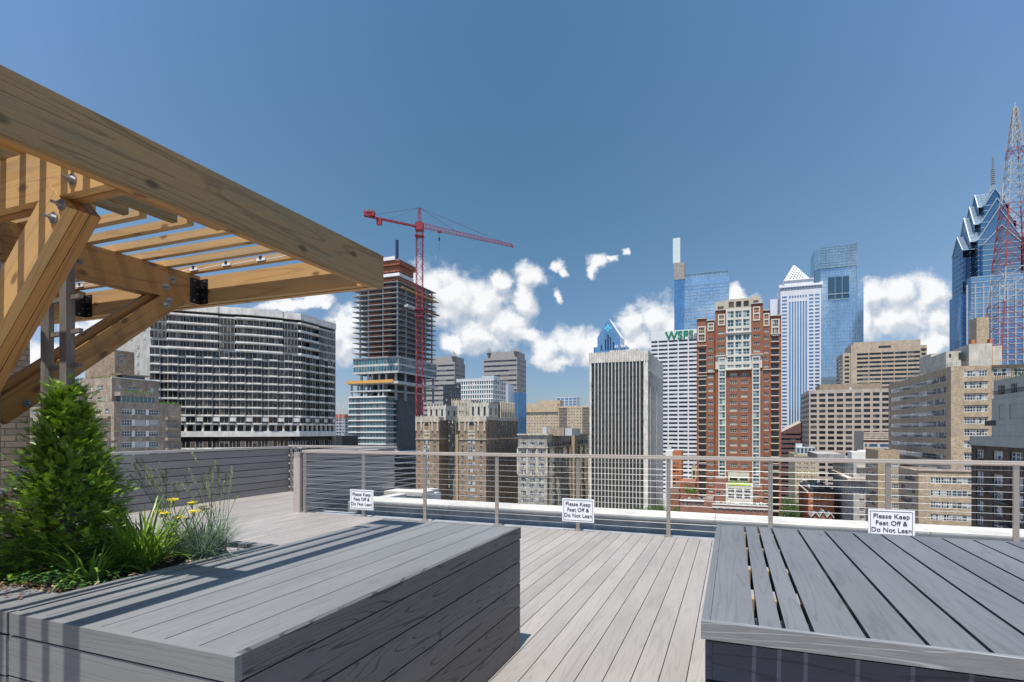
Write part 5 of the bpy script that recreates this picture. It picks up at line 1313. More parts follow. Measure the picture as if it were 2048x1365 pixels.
# ---- blue glass gable tower
b = Bd('gable_tower', 'blue glass tower with pointed gable top and light blue emblem', 'building', 1237, 700, maxw=30); m = MB()
xl, x1 = b.S(1195), b.S(1240); xm = (xl + x1) / 2; za = b.Z(636); zs = b.Z(673); tk = b.T(1252, x1)
m.prism([(xl, 0), (x1, 0), (x1, 30), (xl, 30)], GROUND, zs, 0)
m.face([(xl, 0, zs), (x1, 0, zs), (xm, 0, za)], [(xl, zs), (x1, zs), (xm, za)], 0); m.face([(xl, 30, zs), (x1, 30, zs), (xm, 30, za)], None, 0)
m.face([(x1, 0, zs), (x1, 30, zs), (xm, 30, za), (xm, 0, za)], [(0, 0), (30, 0), (30, 20), (0, 20)], 1); m.face([(xl, 0, zs), (xl, 30, zs), (xm, 30, za), (xm, 0, za)], None, 1); b.part(m, 'glass_wall', [G_blued, W_pale])
b.box('shoulder', G_blued, b.S(1186.5), b.S(1252), 2, 24, GROUND, b.Z(692)); 
m = MB()
for (px, h0, h1) in ((1203, 688, 700), (1211, 678, 700), (1216, 668, 700), (1221, 674, 700), (1227, 684, 700)): x = b.S(px); m.box(x - .9, x + .9, -.25, .1, b.Z(h1), b.Z(h0))
b.part(m, 'dark_strips', glass('strip_glass', (.01,.03,.08), pb=0, tint2=(.02,.06,.13)))
m = MB()
for i in range(14): x = xl + (x1 - xl) * i / 13; m.box(x - .12, x + .12, -.1, .05, GROUND, min(zs + (za - zs) * (1 - abs(x - xm) / ((x1 - xl) / 2)), za))
for i in range(16): m.box(xl, x1, -.1, .05, zs - 4 * i - .1, zs - 4 * i + .1)
b.part(m, 'mullions', G_steel)
m = MB(); cx = b.S(1216); cz = b.Z(655.5); r = 2.3
for k in range(16): a0_, a1_ = 6.2832 * k / 16, 6.2832 * (k + 1) / 16; m.face([(cx, -.5, cz), (cx + math.cos(a0_) * r, -.5, cz + math.sin(a0_) * r), (cx + math.cos(a1_) * r, -.5, cz + math.sin(a1_) * r)])
m.box(cx - 4.3, cx + 4.3, -.45, -.2, cz - 1.6, cz + 1.6); m.box(cx - 1.6, cx + 1.6, -.46, -.2, cz - 4.3, cz + 4.3)
m.box(cx - .35, cx + .35, -.7, -.5, cz - 1.8, cz + 1.8, 1); m.box(cx - 1.2, cx + 1.2, -.7, -.5, cz - .2, cz + .4, 1)
b.part(m, 'emblem', [plain('emblem_blue', (.12,.55,.75), .5), G_blued]); b.finish()
# ---- white bank tower
b = Bd('bank_tower', 'white office tower with dark window strips and green WSFS lettering', 'building', 1302, 520, maxw=100)
zt = b.Z(664); W = b.S(1470); w_ = MB()
cs = []
c0 = b.S(1303); wd = b.S(1331.5) - b.S(1310.5)
edges = [(1303, 1307), (1309, 1314.5), (1317, 1334.5), (1337, 1354.5), (1357, 1374.5), (1377.5, 1392), (1394, 1412)]
cs = [(b.S(p), b.S(q)) for p, q in ((1302.6, 1315.2), (1317.3, 1335.2), (1337.6, 1355.2), (1357.6, 1375.4), (1377.8, 1395), (1397, 1415))]
b.face(w_, 'f', 0, 0, W, GROUND, zt, cs, rows(b.Z(683), 3.76, 44, 1.9), .5, 'office', split=2); b.face(w_, 'l', 0, 0, 30, GROUND, zt, [], []); b.rest(w_, 0, W, 0, 30, GROUND, zt, 'l'); b.part(w_, 'wall', [plain('white_panels', (.70,.69,.72), .6, .05, .05), W_roof])
for (s_, px, c_, mt_) in (('WSFS', 1331, 1.0, plain('green_sign', (.0,.22,.10), .5)), ('bank', 1376.5, .92, plain('grey_sign', (.28,.28,.30), .5))):
    text(s_, 10.2 * c_, mt_, b.e, (b.S(px), -.3, b.Z(681.5) - GROUND), .22 if s_ == 'WSFS' else .05, .2, 'LEFT', (1, 1, .92))
b.finish()
# ---- tall blue tower with white lantern spire
b = Bd('lantern_tower', 'tall blue glass tower with thin white lantern shaft on its left', 'building', 1369, 760, maxw=0); D_ = 30
xs = b.S(1347); xc = b.S(1349); W = b.S(1458)
b.box('core', G_blued, xc, 0, -4, 12, GROUND, b.Z(560)); b.box('core_top', W_gran, xc - .3, .3, -4.3, 12, b.Z(560), b.Z(526)); b.box('lantern', plain('lantern_white', (.62,.70,.70), .4, .05, .1), xs - .5, b.S(1360.5), -3, 8, b.Z(526), b.Z(476))
m = MB(); zr = b.Z(551); m.prism([(0, 0), (W, 0), (W, D_), (0, D_)], GROUND, b.Z(558), 0); m.box(0, W - 1, .5, D_, b.Z(558), b.Z(556) + 4.5, 1); b.part(m, 'glass_wall', [G_blue, G_steel])
m = MB()
for k in range(44): z_ = b.Z(574) - 4.3 * k; m.box(.2, W, -.25, -.02, z_ - .25, z_ + (1.1 if k == 0 else .25), 0)
for i in range(24): x = W * i / 23; m.box(x - .12, x + .12, -.2, -.01, b.Z(700), b.Z(573))
for i in range(14): x = W * i / 13; m.box(x - .3, x + .3, .2, .5, b.Z(573), b.Z(556) + 4.5)
m.box(-.3, W + .8, -.3, .3, b.Z(556) + 4, b.Z(556) + 5); b.part(m, 'fins', G_steel)
m = MB()
for k in range(12):
    for i in range(14):
        if rnd.random() < .5: x = W * (i + .3) / 14; z_ = b.Z(590) - 4.3 * k; m.box(x, x + 2.4, -.1, -.02, z_ + 1.2, z_ + 3, 0)
b.part(m, 'spandrels', plain('pale_shade', (.45,.52,.60), .4)); b.finish()
# ---- red brick residential tower
b = Bd('red_brick_tower', 'red brick residential tower with cream stone centre bay and stepped top', 'building', 1393, 262, maxw=100)
S = b.S; zt = b.Z; fl = 3.17
def rr(py, n, h=1.75, p=fl): return rows(b.Z(py), p, n, h)
def blk(x0, x1, y, z1, cs, rs, sty, dep=.3, mats=(W_red, W_roof), yb=28, z0=GROUND, nm='wall', vis='l'):
    w_ = MB(); b.face(w_, 'f', y, x0, x1, z0, z1, cs, rs, dep, sty)
    if vis == 'l': b.face(w_, 'l', x0, y, yb, z0, z1, [], [])
    else: b.face(w_, 'r', x1, y, yb, z0, z1, [], [])
    b.rest(w_, x0, x1, y, yb, z0, z1, vis); b.part(w_, nm, list(mats))
c = lambda p, q: (S(p), S(q))
blk(0, S(1413), 1.2, zt(637), [c(1398, 1411.5)], [(zt(706 + 12.9 * i), zt(698 + 12.9 * i)) for i in range(34)] + [(zt(684), zt(676))], lambda r: 'teal', 1.4)
blk(S(1413), S(1429), 1.0, zt(643), [c(1416, 1426)], [(zt(704 + 13.35 * i), zt(697.5 + 13.35 * i)) for i in range(33)] + [(zt(683), zt(678))], 'creamt')
blk(S(1430.5), S(1452), -.4, zt(625), [c(1436, 1449)], [(zt(672 + 13.9 * i), zt(666 + 13.9 * i)) for i in range(4)], 'creamt', z0=zt(720))
blk(S(1430.5), S(1456), -.4, zt(716), [], [], 'creamt')
blk(S(1452), S(1502), -.6, zt(630), [c(1460, 1474), c(1482, 1495)], [(zt(757 + 13.55 * i), zt(750 + 13.55 * i)) for i in range(26)], 'creamt', z0=GROUND)
blk(S(1502), S(1526), -.4, zt(617), [c(1507, 1519.5)], [(zt(669 + 13.9 * i), zt(663 + 13.9 * i)) for i in range(4)], 'creamt', vis='r')
blk(S(1526), S(1541), .8, zt(631), [c(1528, 1537.5)], [(zt(673 + 13.5 * i), zt(667 + 13.5 * i)) for i in range(33)], 'creamt', vis='r')
blk(S(1541), S(1563), 1.0, zt(642), [c(1543, 1557.5)], [(zt(690 + 13.0 * i), zt(682 + 13.0 * i)) for i in range(35)], lambda r: 'teal', 1.4, vis='r')
m = MB()                                                 # cream bay strips and centre bay
for (p, q) in ((1437, 1452), (1504, 1520)):
    b.face(m, 'f', -1.5, S(p), S(q), GROUND, zt(718), [(S(p) + .35, S(q) - .35)], [(zt(756 + 13.55 * i), zt(744.5 + 13.55 * i)) for i in range(26)] + [(zt(742), zt(733)), (zt(728), zt(721))], .25, 'green')
    for x in (S(p), S(q)): m.face([(x, -1.5, GROUND), (x, -.3, GROUND), (x, -.3, zt(718)), (x, -1.5, zt(718))])
for (p, q) in ((1431, 1453), (1502, 1524)): m.box(S(p), S(q), -.9, -.45, zt(741), zt(715)); m.box(S(p) - .2, S(q) + .2, -1.7, -.4, zt(716), zt(714.5))
b.face(m, 'f', -1.2, S(1452), S(1502), zt(742), zt(624), cols(S(1453.5), S(1500.5), 3, .82), [(zt(740), zt(733.5)), (zt(728), zt(718)), (zt(714), zt(703)), (zt(700), zt(689)), (zt(686), zt(675)), (zt(669), zt(663)), (zt(659), zt(646)), (zt(642), zt(629))], .3, 'green')
for x in (S(1452), S(1502)): m.face([(x, -1.2, zt(742)), (x, -.4, zt(742)), (x, -.4, zt(624)), (x, -1.2, zt(624))])
m.box(S(1451), S(1503), -1.7, -1.2, zt(672), zt(670.5)); m.box(S(1451), S(1503), -1.7, -1.2, zt(744), zt(742))
b.part(m, 'cream_bay', W_lime if False else plain('cream_stone_bay', (.62,.585,.52), .75, .08, .2))
m = MB()
b.face(m, 'f', 2, S(1430), S(1450), zt(640), zt(606), [(S(1435), S(1447))], [(zt(624), zt(615))], .8, 'dark'); b.rest(m, S(1430), S(1450), 2, 20, zt(640), zt(606), 'l')
b.face(m, 'f', .5, S(1450), S(1503), zt(640), zt(604), cols(S(1455), S(1500), 3, .7), [(zt(620), zt(609))], 1.2, 'dark'); b.rest(m, S(1450), S(1503), .5, 22, zt(640), zt(604), 'x')
b.face(m, 'f', 1.5, S(1503), S(1521), zt(640), zt(601), [(S(1507), S(1517))], [(zt(618), zt(609))], .8, 'dark'); b.rest(m, S(1503), S(1521), 1.5, 20, zt(640), zt(601), 'r')
b.face(m, 'f', 2, S(1393.5), S(1413), zt(640), zt(642) + 1.5, [], [])
b.part(m, 'stone_top', [plain('cream_stone_top', (.50,.44,.35), .75, .1, .2), W_roof])
m = MB()
for (p, q, y, ys) in ((1393, 1413, 1.1, (637, 692, 752)), (1413, 1429, .9, (642, 745)), (1430.5, 1452, -.5, (624, 717)), (1502, 1526, -.5, (616, 717)), (1526, 1541, .7, (630, 744)), (1541, 1563, .9, (641, 744, 676))):
    for py in ys: m.box(S(p) - .1, S(q) + .1, y - .35, y, zt(py + 1), zt(py - .4))
for i in range(34):
    for (p, q) in ((1398, 1411.5),): m.box(S(p) - .2, S(q) + .2, .7, 1.15, zt(708 + 12.9 * i), zt(706.3 + 12.9 * i))
    m.box(S(1543) - .2, S(1557.5) + .2, .5, .95, zt(692 + 13 * i), zt(690.3 + 13 * i))
b.part(m, 'stone_bands', plain('cream_bands', (.58,.54,.46), .75, .08, .2))
for (p, q, y, a, b_) in ((1395, 1411, 1.0, 653, 684), (1415, 1428, .8, 647, 664), (1436, 1450, -.55, 633, 655), (1506, 1520, -.55, 623, 650), (1527, 1539, .65, 636, 661), (1543, 1559, .8, 648, 680)):
    m = MB(); b.face(m, 'f', y - .05, S(p), S(q), zt(b_), zt(a), [(S(p) + .4, S(q) - .4)], [(zt(b_) + .5, (zt(b_) + zt(a)) / 2 - .2), ((zt(b_) + zt(a)) / 2 + .3, zt(a) - .5)], .25, 'creamt')
    for x in (S(p), S(q)): m.face([(x, y - .05, zt(b_)), (x, y + .3, zt(b_)), (x, y + .3, zt(a)), (x, y - .05, zt(a))])
    b.part(m, 'stone_window_bay', plain('cream_stone_bay', (.6,.56,.5)))
b.finish()
# ---- podium in front of the red tower
b = Bd('brick_podium', 'low red brick terrace building with lawn roof before the red tower', 'building', 1408, 236, maxw=60); S = b.S; zt = b.Z
def pb(nm, p, q, y0, y1, py0, py1, cs=(), rs=(), sty='pair', mats=(W_red2, W_roof), par=.5, dep=.3):
    w_ = MB(); x0, x1 = S(p), S(q); b.face(w_, 'f', y0, x0, x1, GROUND, zt(py1), list(cs), list(rs), dep, sty); b.face(w_, 'l', x0, y0, y1, GROUND, zt(py1), [], []); b.rest(w_, x0, x1, y0, y1, GROUND, zt(py1), 'l', par=par); b.part(w_, nm, list(mats))
pb('wall', 1408, 1426, 1.5, 20, 0, 1000); pb('wall', 1425, 1540, 0, 12, 0, 1008, [(S(1431 + 13.6 * i), S(1437 + 13.6 * i)) for i in range(8)], [(zt(1021), zt(1013))], 'cream2')
pb('wall', 1428, 1452, 9, 26, 0, 960, [c_ for c_ in [(S(1431), S(1440)), (S(1446), S(1450))]], [(zt(995), zt(987))], 'green'); pb('wall', 1503, 1528, 10, 26, 0, 976, [(S(1508), S(1519))], [(zt(998), zt(989))], 'green')
pb('stone_hall', 1451, 1507, 8, 24, 0, 974, cols(S(1454), S(1504), 3, .74), [(zt(1000), zt(990)), (zt(988), zt(979))], 'quad', (plain('cream_stone_bay', (.6,.56,.5)), W_roof), .4, .5)
pb('rear_wall', 1455, 1502, 25, 34, 0, 952, [(S(1459), S(1476)), (S(1481), S(1499))], [(zt(970), zt(964))], 'dark', (plain('cream_stone_bay', (.6,.56,.5)), W_roof))
b.box('lawn', W_lawn, S(1456), S(1502), 9.5, 22, zt(974), zt(974) + .25); planting(b, 'hedge', S(1456), S(1502), 20, 24, zt(974), 1.2, 500); planting(b, 'terrace_plants', S(1428), S(1537), .8, 7, zt(1007), .5, 420)
m = MB()
for k in range(16): x = S(1430 + 6.5 * k + rnd.uniform(-2, 2)); m.box(x, x + rnd.uniform(.5, 1.2), 2 + rnd.random() * 4, 3 + rnd.random() * 4, zt(1008), zt(1008) + rnd.uniform(.4, .9))
b.part(m, 'terrace_furniture', W_white); b.box('coping', W_white, S(1424), S(1541), -.3, .3, zt(1008.5), zt(1007)); b.box('coping', W_white, S(1424), S(1541), -.4, -.02, zt(1013.2), zt(1012)); b.finish()
b = Bd('low_brick_house', 'low red brick building with three cream windows left of the brick terrace', 'building', 1360, 250); S = b.S; zt = b.Z
w_ = MB(); b.face(w_, 'f', 0, 0, S(1410), GROUND, zt(1001), [(S(1366), S(1377)), (S(1383), S(1394)), (S(1400), S(1408))], [(zt(1011), zt(1004))], .3, 'creamt'); b.face(w_, 'l', 0, 0, 16, GROUND, zt(1001), [], []); b.rest(w_, 0, S(1410), 0, 16, GROUND, zt(1001), 'l'); b.part(w_, 'wall', [W_red2, W_roof])
b.box('coping', W_white, -.2, S(1410), -.3, .3, zt(1002), zt(1000.5)); b.box('roof_box', W_red, S(1362, 30), S(1392, 30), 26, 40, GROUND, zt(972)); planting(b, 'roof_plants', S(1364), S(1392), 17, 24, zt(995), 3, 260); clutter(b, 1, S(1405), 3, 13, zt(1001) - 1, 8); b.finish()
b = Bd('dark_roof_house', 'dark sloping roofs beside the concrete tower foot', 'building', 1334, 300); m = MB(); x1 = b.S(1358); m.prism([(0, 0), (x1, 0), (x1, 20), (0, 20)], GROUND, b.Z(985), 0); m.face([(0, 0, b.Z(985)), (x1, 0, b.Z(960)), (x1, 20, b.Z(960)), (0, 20, b.Z(985))], None, 1); m.face([(0, 0, b.Z(985)), (x1, 0, b.Z(985)), (x1, 0, b.Z(960))], None, 0); b.part(m, 'wall', [W_red2, W_blackm])
# ---- orange infill block and its white neighbour seen through the rail
b = Bd('orange_infill', 'narrow orange brick block with small windows behind the railing', 'building', 1345, 420); w_ = MB(); x1 = b.S(1363)
b.face(w_, 'f', 0, 0, x1, GROUND, b.Z(902), [(b.S(1346), b.S(1351.5)), (b.S(1354), b.S(1357))], rows(b.Z(926), 2.95, 12, 1.3), .3, 'dark'); b.face(w_, 'l', 0, 0, 15, GROUND, b.Z(902), [], []); b.rest(w_, 0, x1, 0, 15, GROUND, b.Z(902), 'l'); b.part(w_, 'wall', [W_orange, W_roof]); b.box('side_block', W_white, b.S(1331), -.05, 1, 14, GROUND, b.Z(902)); b.box('roof_plant', W_metal, b.S(1333), b.S(1341), 3, 7, b.Z(902), b.Z(892)); b.finish()
b = Bd('gabled_house', 'slim cream house with ornate gable beside the red tower', 'building', 1383, 400); m = MB(); x1 = b.S(1393); m.prism([(0, 0), (x1, 0), (x1, 12), (0, 12)], GROUND, b.Z(935), 0); m.face([(0, 0, b.Z(935)), (x1, 0, b.Z(935)), (x1 / 2, 0, b.Z(925))]); m.box(x1 * .3, x1 * .7, -.1, .1, b.Z(950), b.Z(940), 1); m.box(x1 * .3, x1 * .7, -.1, .1, b.Z(962), b.Z(954), 1); b.part(m, 'wall', [W_hotel, G_dark])
# ---- white tower with lattice pyramid
b = Bd('pyramid_tower', 'slim white tower crowned by a white lattice pyramid', 'building', 1561, 620, maxw=100); S = b.S; zt = b.Z
W = S(1642); w_ = MB(); z1 = zt(574)
b.face(w_, 'f', 0, 0, S(1577), GROUND, zt(580), [(S(1564), S(1574))], rows(zt(594), 3.9, 60, 2.1), .4, 'blue'); b.face(w_, 'f', 0, S(1615), W, GROUND, zt(580), [(S(1618), S(1627)), (S(1630), S(1639))], rows(zt(594), 3.9, 60, 2.1), .4, 'blue')
cc = cols(S(1577), S(1615), 7, .62); b.face(w_, 'f', -.6, S(1577), S(1615), GROUND, zt(600), cc, [(GROUND + 4, zt(606))], .5, 'blue')
b.face(w_, 'f', 0, S(1577), S(1615), zt(600), zt(580), cols(S(1577), S(1615), 7, .6), [(zt(599), zt(594))], .4, 'blue')
b.face(w_, 'f', -.2, 0, W, zt(580), z1 + 1, cols(1, W - 1, 13, .6), [(zt(589) + 5, z1 - .5)], .4, 'blue')
b.face(w_, 'l', 0, 0, 34, GROUND, zt(580), cols(0, 34, 3, .7), rows(zt(594), 3.9, 60, 2.1), .4, 'blue'); b.rest(w_, 0, W, 0, 40, GROUND, z1, 'l'); b.part(w_, 'wall', [plain('white_granite', (.66,.67,.72), .6, .05, .1), W_roof])
m = MB(); m.box(-1.2, W + 1.5, -1.2, 40, zt(577), zt(575)); m.box(S(1540, 22), S(1566, 22), 20, 50, GROUND, zt(590), 0); m.box(S(1569), S(1628), 4, 36, z1, zt(562)); m.box(S(1567), S(1629), 3, 37, zt(562), zt(560.5)); m.box(S(1562), S(1640), 2, 38, z1, zt(572)); m.box(-1.5, 1.5, 0, 3, zt(582), zt(570)); m.box(W - 1.5, W + 2, 0, 3, zt(582), zt(570)); b.part(m, 'crown', plain('white_granite', (.66,.67,.72)))
m = MB(); ap = (S(1592), 20, zt(526)); base_ = [(S(1571), 5), (S(1618), 5), (S(1618), 35), (S(1571), 35)]
for p in base_: m.beam((*p, zt(561)), ap, 1.6)
for k in range(4):
    p, q = base_[k], base_[(k + 1) % 4]; N = 8
    for i in range(1, N):
        f = i / N; bp = (p[0] + (q[0] - p[0]) * f, p[1] + (q[1] - p[1]) * f, zt(561))
        for e_, g_ in ((p, f), (q, 1 - f)):
            tgt = tuple(e_[j] + (ap[j] - e_[j]) * g_ for j in (0, 1)) + (zt(561) + (ap[2] - zt(561)) * g_,); m.beam(bp, tgt, .8)
    m.beam((*p, zt(561)), (*q, zt(561)), 1.4)
b.part(m, 'pyramid', plain('white_lattice', (.80,.80,.82), .5)); b.box('pyramid_inside', G_dark, S(1580), S(1609), 12, 28, zt(561), zt(548)); b.finish()
# ---- tall light blue glass tower with notch
b = Bd('notched_tower', 'tall pale blue glass tower with dark square notch near its top', 'building', 1641, 680, maxw=0); S = b.S; zt = b.Z
W = S(1713); m = MB(); m.prism([(0, 0), (W, 0), (W, 40), (0, 40)], GROUND, zt(538), 0); m.box(S(1725, 20) - 12, S(1725, 20), 14, 36, GROUND, zt(562), 0); b.part(m, 'glass_wall', [G_blue])
m = MB(); m.prism([(S(1628, 8), 6), (0, -1), (W + .5, -1), (W + .5, 41), (S(1628, 8), 41)], zt(538), zt(497), 0); m.face([(S(1628, 8), 6, GROUND), (0, 0, GROUND), (0, 0, zt(538)), (S(1628, 8), 6, zt(538))]); m.prism([(S(1628, 8), 6), (-.2, .2), (-.2, 40), (S(1628, 8), 40)], GROUND, zt(538), 0); b.part(m, 'crown_glass', [G_steel])
m = MB(); m.box(S(1656), S(1698), -.6, -.1, zt(602), zt(557)); b.part(m, 'notch', [glass('notch_glass', (.02,.05,.10), pb=0, tint2=(.04,.09,.15))])
m = MB()
for k in range(56): z_ = zt(541) - 4.2 * k; m.box(0, W, -.14, -.02, z_ - .12, z_ + .12)
for k in range(30): x = W * k / 29; m.box(x - .08, x + .08, -.12, -.02, GROUND, zt(541))
for k in range(9): z_ = zt(538) + (zt(497) - zt(538)) * k / 8; m.box(0, W + .6, -1.25, -1.02, z_ - .2, z_ + .2)
for k in range(16): x = W * k / 15; m.box(x - .15, x + .15, -1.3, -1.05, zt(538), zt(493))
for k in range(1, 3): x = S(1656) + (S(1698) - S(1656)) * k / 3; m.box(x - .3, x + .3, -.9, -.62, zt(602), zt(557))
m.box(S(1656), S(1698), -1, -.62, zt(603), zt(601)); m.box(S(1656), S(1698), -1, -.62, zt(592), zt(590))
m.box(W, W + .9, -1.6, 41, GROUND, zt(493)); b.part(m, 'mullions', G_steel); b.finish()
# ---- blue chevron-topped tower with spire
b = Bd('chevron_tower', 'blue glass skyscraper stepping up in chevron gables to a needle spire', 'building', 1958, 430, maxw=0); S = b.S; zt = lambda py: b.Z(py, S(2002), 12)
def gable(nm, x0, x1, y0, y1, ze, za, roofm=1):
    """shaft with a ridge running front to back and a gabled front"""
    xm = (x0 + x1) / 2; m = MB()
    for (a, b_) in (((x0, y0), (x0, y1)), ((x1, y0), (x1, y1))): m.face([(*a, GROUND), (*b_, GROUND), (*b_, ze), (*a, ze)], [(a[1], 0), (b_[1], 0), (b_[1], 9), (a[1], 9)], 2)
    for y in (y0, y1): m.face([(x0, y, GROUND), (x1, y, GROUND), (x1, y, ze), (xm, y, za), (x0, y, ze)], None, 0)
    for xx in (x0, x1): m.face([(xx, y0, ze), (xx, y1, ze), (xm, y1, za), (xm, y0, za)], [(0, 0), (9, 0), (9, 9), (0, 9)], 1)
    for xx in (x0, x1):
        m.beam((xx, y0 - .3, ze), (xm, y0 - .3, za), .55, 3); m.beam((xx, y0, ze), (xx, y1, ze), .6, 3)
    m.beam((xm, y0, za), (xm, y1, za), .7, 3)
    n = 7
    for i in range(1, n):
        f = i / n
        for xx in (x0, x1): m.beam((xx + (xm - xx) * f, y0, ze + (za - ze) * f + .1), (xx + (xm - xx) * f, y1, ze + (za - ze) * f + .1), .3, 3)
    L = max(4, int((y1 - y0) / 4))
    for i in range(L + 1):
        y = y0 + (y1 - y0) * i / L
        for xx in (x0, x1): m.beam((xx, y, ze + .1), (xm, y, za + .1), .25, 3)
    k = 0
    while ze - 4 * k > GROUND + 30 and k < 40:
        z_ = ze - 4 * k; m.box(x0 - .08, x1 + .08, y0 - .15, y0 - .02, z_ - .22, z_ + .22, 3); m.box(x0 - .15, x0 - .02, y0, y1, z_ - .22, z_ + .22, 3); k += 1
    b.part(m, nm, [G_blued, G_steel, G_blued, W_pale if False else plain('silver_trim', (.40,.47,.54), .4, .05, .1, .3)])
XC = S(1992); H = lambda px: S(px)
cx, cy = S(2002), 0; hw = cx - S(1922)
def cross(nm, half, depth_half, pe, pa):
    ze, za = zt(pe), zt(pa)
    gable(nm, cx - half, cx + half, 20 - depth_half, 20 + depth_half, ze, za)
    # the crossing gable that faces the flank
    m = MB(); x0, x1, y0, y1 = cx - depth_half, cx + depth_half, 20 - half, 20 + half; ym = 20
    for x in (x0, x1): m.face([(x, y0, GROUND), (x, y1, GROUND), (x, y1, ze), (x, ym, za), (x, y0, ze)], None, 0)
    for yy in (y0, y1): m.face([(x0, yy, ze), (x1, yy, ze), (x1, ym, za), (x0, ym, za)], [(0, 0), (9, 0), (9, 9), (0, 9)], 1); m.beam((x0 - .2, yy, ze), (x0 - .2, ym, za), .55, 2); m.beam((x0, yy, ze), (x1, yy, ze), .5, 2)
    for yy in (y0, y1):
        for i in range(1, 6): f = i / 6; m.beam((x0, yy + (ym - yy) * f, ze + (za - ze) * f + .1), (x1, yy + (ym - yy) * f, ze + (za - ze) * f + .1), .25, 2)
    k = 0
    while ze - 4 * k > GROUND + 30 and k < 40: z_ = ze - 4 * k; m.box(x0 - .2, x0 - .02, y0, y1, z_ - .22, z_ + .22, 2); k += 1
    b.part(m, nm, [G_blued, G_steel, plain('silver_trim', (.4,.47,.54))])
cross('gable_tier', 7, 9.5, 411, 379); cross('gable_tier', 10, 13, 447, 402); cross('gable_tier', 13, 16.5, 483, 424); cross('gable_tier', 9, 20.5, 497, 466) if False else None
cross('gable_tier', 11.5, 21, 497, 462)
m = MB(); m.box(S(1899, 32), S(1922, 10) + 4, 10, 32, GROUND, zt(585)); m.box(S(1906, 34), S(2090), -4, 34, GROUND, zt(560)); b.part(m, 'shaft', [G_blued])
M_gb = plain('grey_bands', (.34,.37,.42), .6)
for k in range(30):
    z_ = zt(561) - 4 * k; m = MB(); m.box(S(1906, 34) - .1, S(2090), -4.25, -4.02, z_ - .3, z_ + .3); m.box(S(1906, 34) - .2, S(1906, 34) - .02, -4, 34, z_ - .25, z_ + .25); b.part(m, 'stone_band', M_gb)
for k in range(9): x = S(1930 + 16 * k); m = MB(); m.box(x - .5, x + .5, -4.5, -4.26, GROUND, zt(575)); b.part(m, 'stone_fin', M_gb)
SX = b.S(1986, 20); m = MB(); za = zt(392); m.tube((SX, 20, zt(389)), (SX, 20, zt(360)), 4.2, 4, r2=1.1); m.tube((SX, 20, zt(362)), (SX, 20, zt(318)), .75, 6, r2=.5); m.tube((SX, 20, zt(318)), (SX, 20, zt(288)), .5, 6, r2=.12)
for k in range(14): z_ = zt(360 - 4 * k); m.tube((SX, 20, z_), (SX, 20, z_ + .5), 1.6 if k < 8 else .9, 8)
b.part(m, 'spire', plain('spire_steel', (.38,.42,.45), .45, .15, .5, .5)); b.finish()
# ---- beige concrete office
b = Bd('beige_office', 'wide beige concrete office block with long window strips right of the pale blue tower', 'building', 1700, 500, maxw=100); S = b.S; zt = b.Z; W = S(1854); w_ = MB(); xm = S(1841)
z1 = zt(698); W1 = S(1707)
b.face(w_, 'f', 1.5, S(1686), S(1702), GROUND, zt(706), [(S(1690), S(1699))], rows(zt(712), 3.72, 36, 2), .5, 'office2'); b.face(w_, 'l', S(1686), 1.5, 34, GROUND, zt(706), [(3, 32)], rows(zt(712), 3.72, 36, 1.7), .5, 'office'); b.rest(w_, S(1686), S(1702), 1.5, 34, GROUND, zt(706), 'l')
b.face(w_, 'f', 0, S(1702), S(1713), GROUND, zt(690), [], []); b.face(w_, 'f', 0, S(1713), xm, GROUND, zt(703), cols(S(1713), xm, 5, .93), rows(zt(708), 3.72, 36, 2.0), .6, 'office', split=2); b.face(w_, 'f', .6, xm, W, GROUND, zt(697), [(xm + .8, W - .8)], rows(zt(704), 3.72, 36, 2.0), .6, 'office2')
b.face(w_, 'l', S(1702), 0, 30, GROUND, zt(690), [], []); b.rest(w_, S(1702), W, .3, 34, GROUND, zt(703), 'l'); b.part(w_, 'wall', [W_beige if False else wallm('beige_concrete', (.52,.42,.32), 5, 3.7, .05, .85), W_roof])
m = MB(); m.box(S(1707), xm, .2, 26, zt(704), zt(686)); m.box(S(1757), S(1782), -.1, .1, zt(698), zt(695), 1); b.part(m, 'plant_floor', [wallm('beige_concrete', (.5,.4,.3)), W_blackm]); b.finish()
# ---- white grid office
b = Bd('grid_office', 'pale concrete office block with deep square window grid', 'building', 1618, 385, maxw=100); S = b.S; zt = b.Z; W = S(1800); w_ = MB(); z1 = zt(781)
b.face(w_, 'f', 0, 0, W, GROUND, z1, cols(S(1618), S(1800), 10, .72, .2), rows(z1 - 2.4, 3.65, 36, 2.1), .8, 'office2'); b.face(w_, 'l', 0, 0, b.T(1602), GROUND, z1, cols(0, b.T(1602), 5, .66), rows(z1 - 2.4, 3.65, 36, 2.1), .8, 'office2'); b.rest(w_, 0, W, 0, b.T(1602), GROUND, z1, 'l'); b.part(w_, 'wall', [W_pink, W_roof]); b.box('penthouse', wallm('tan_penthouse', (.36,.28,.2)), S(1642), S(1768), 6, 26, z1 - 1, zt(769)); clutter(b, 1, W - 6, 2, 20, z1 - 1, 8, 1.4); b.finish()
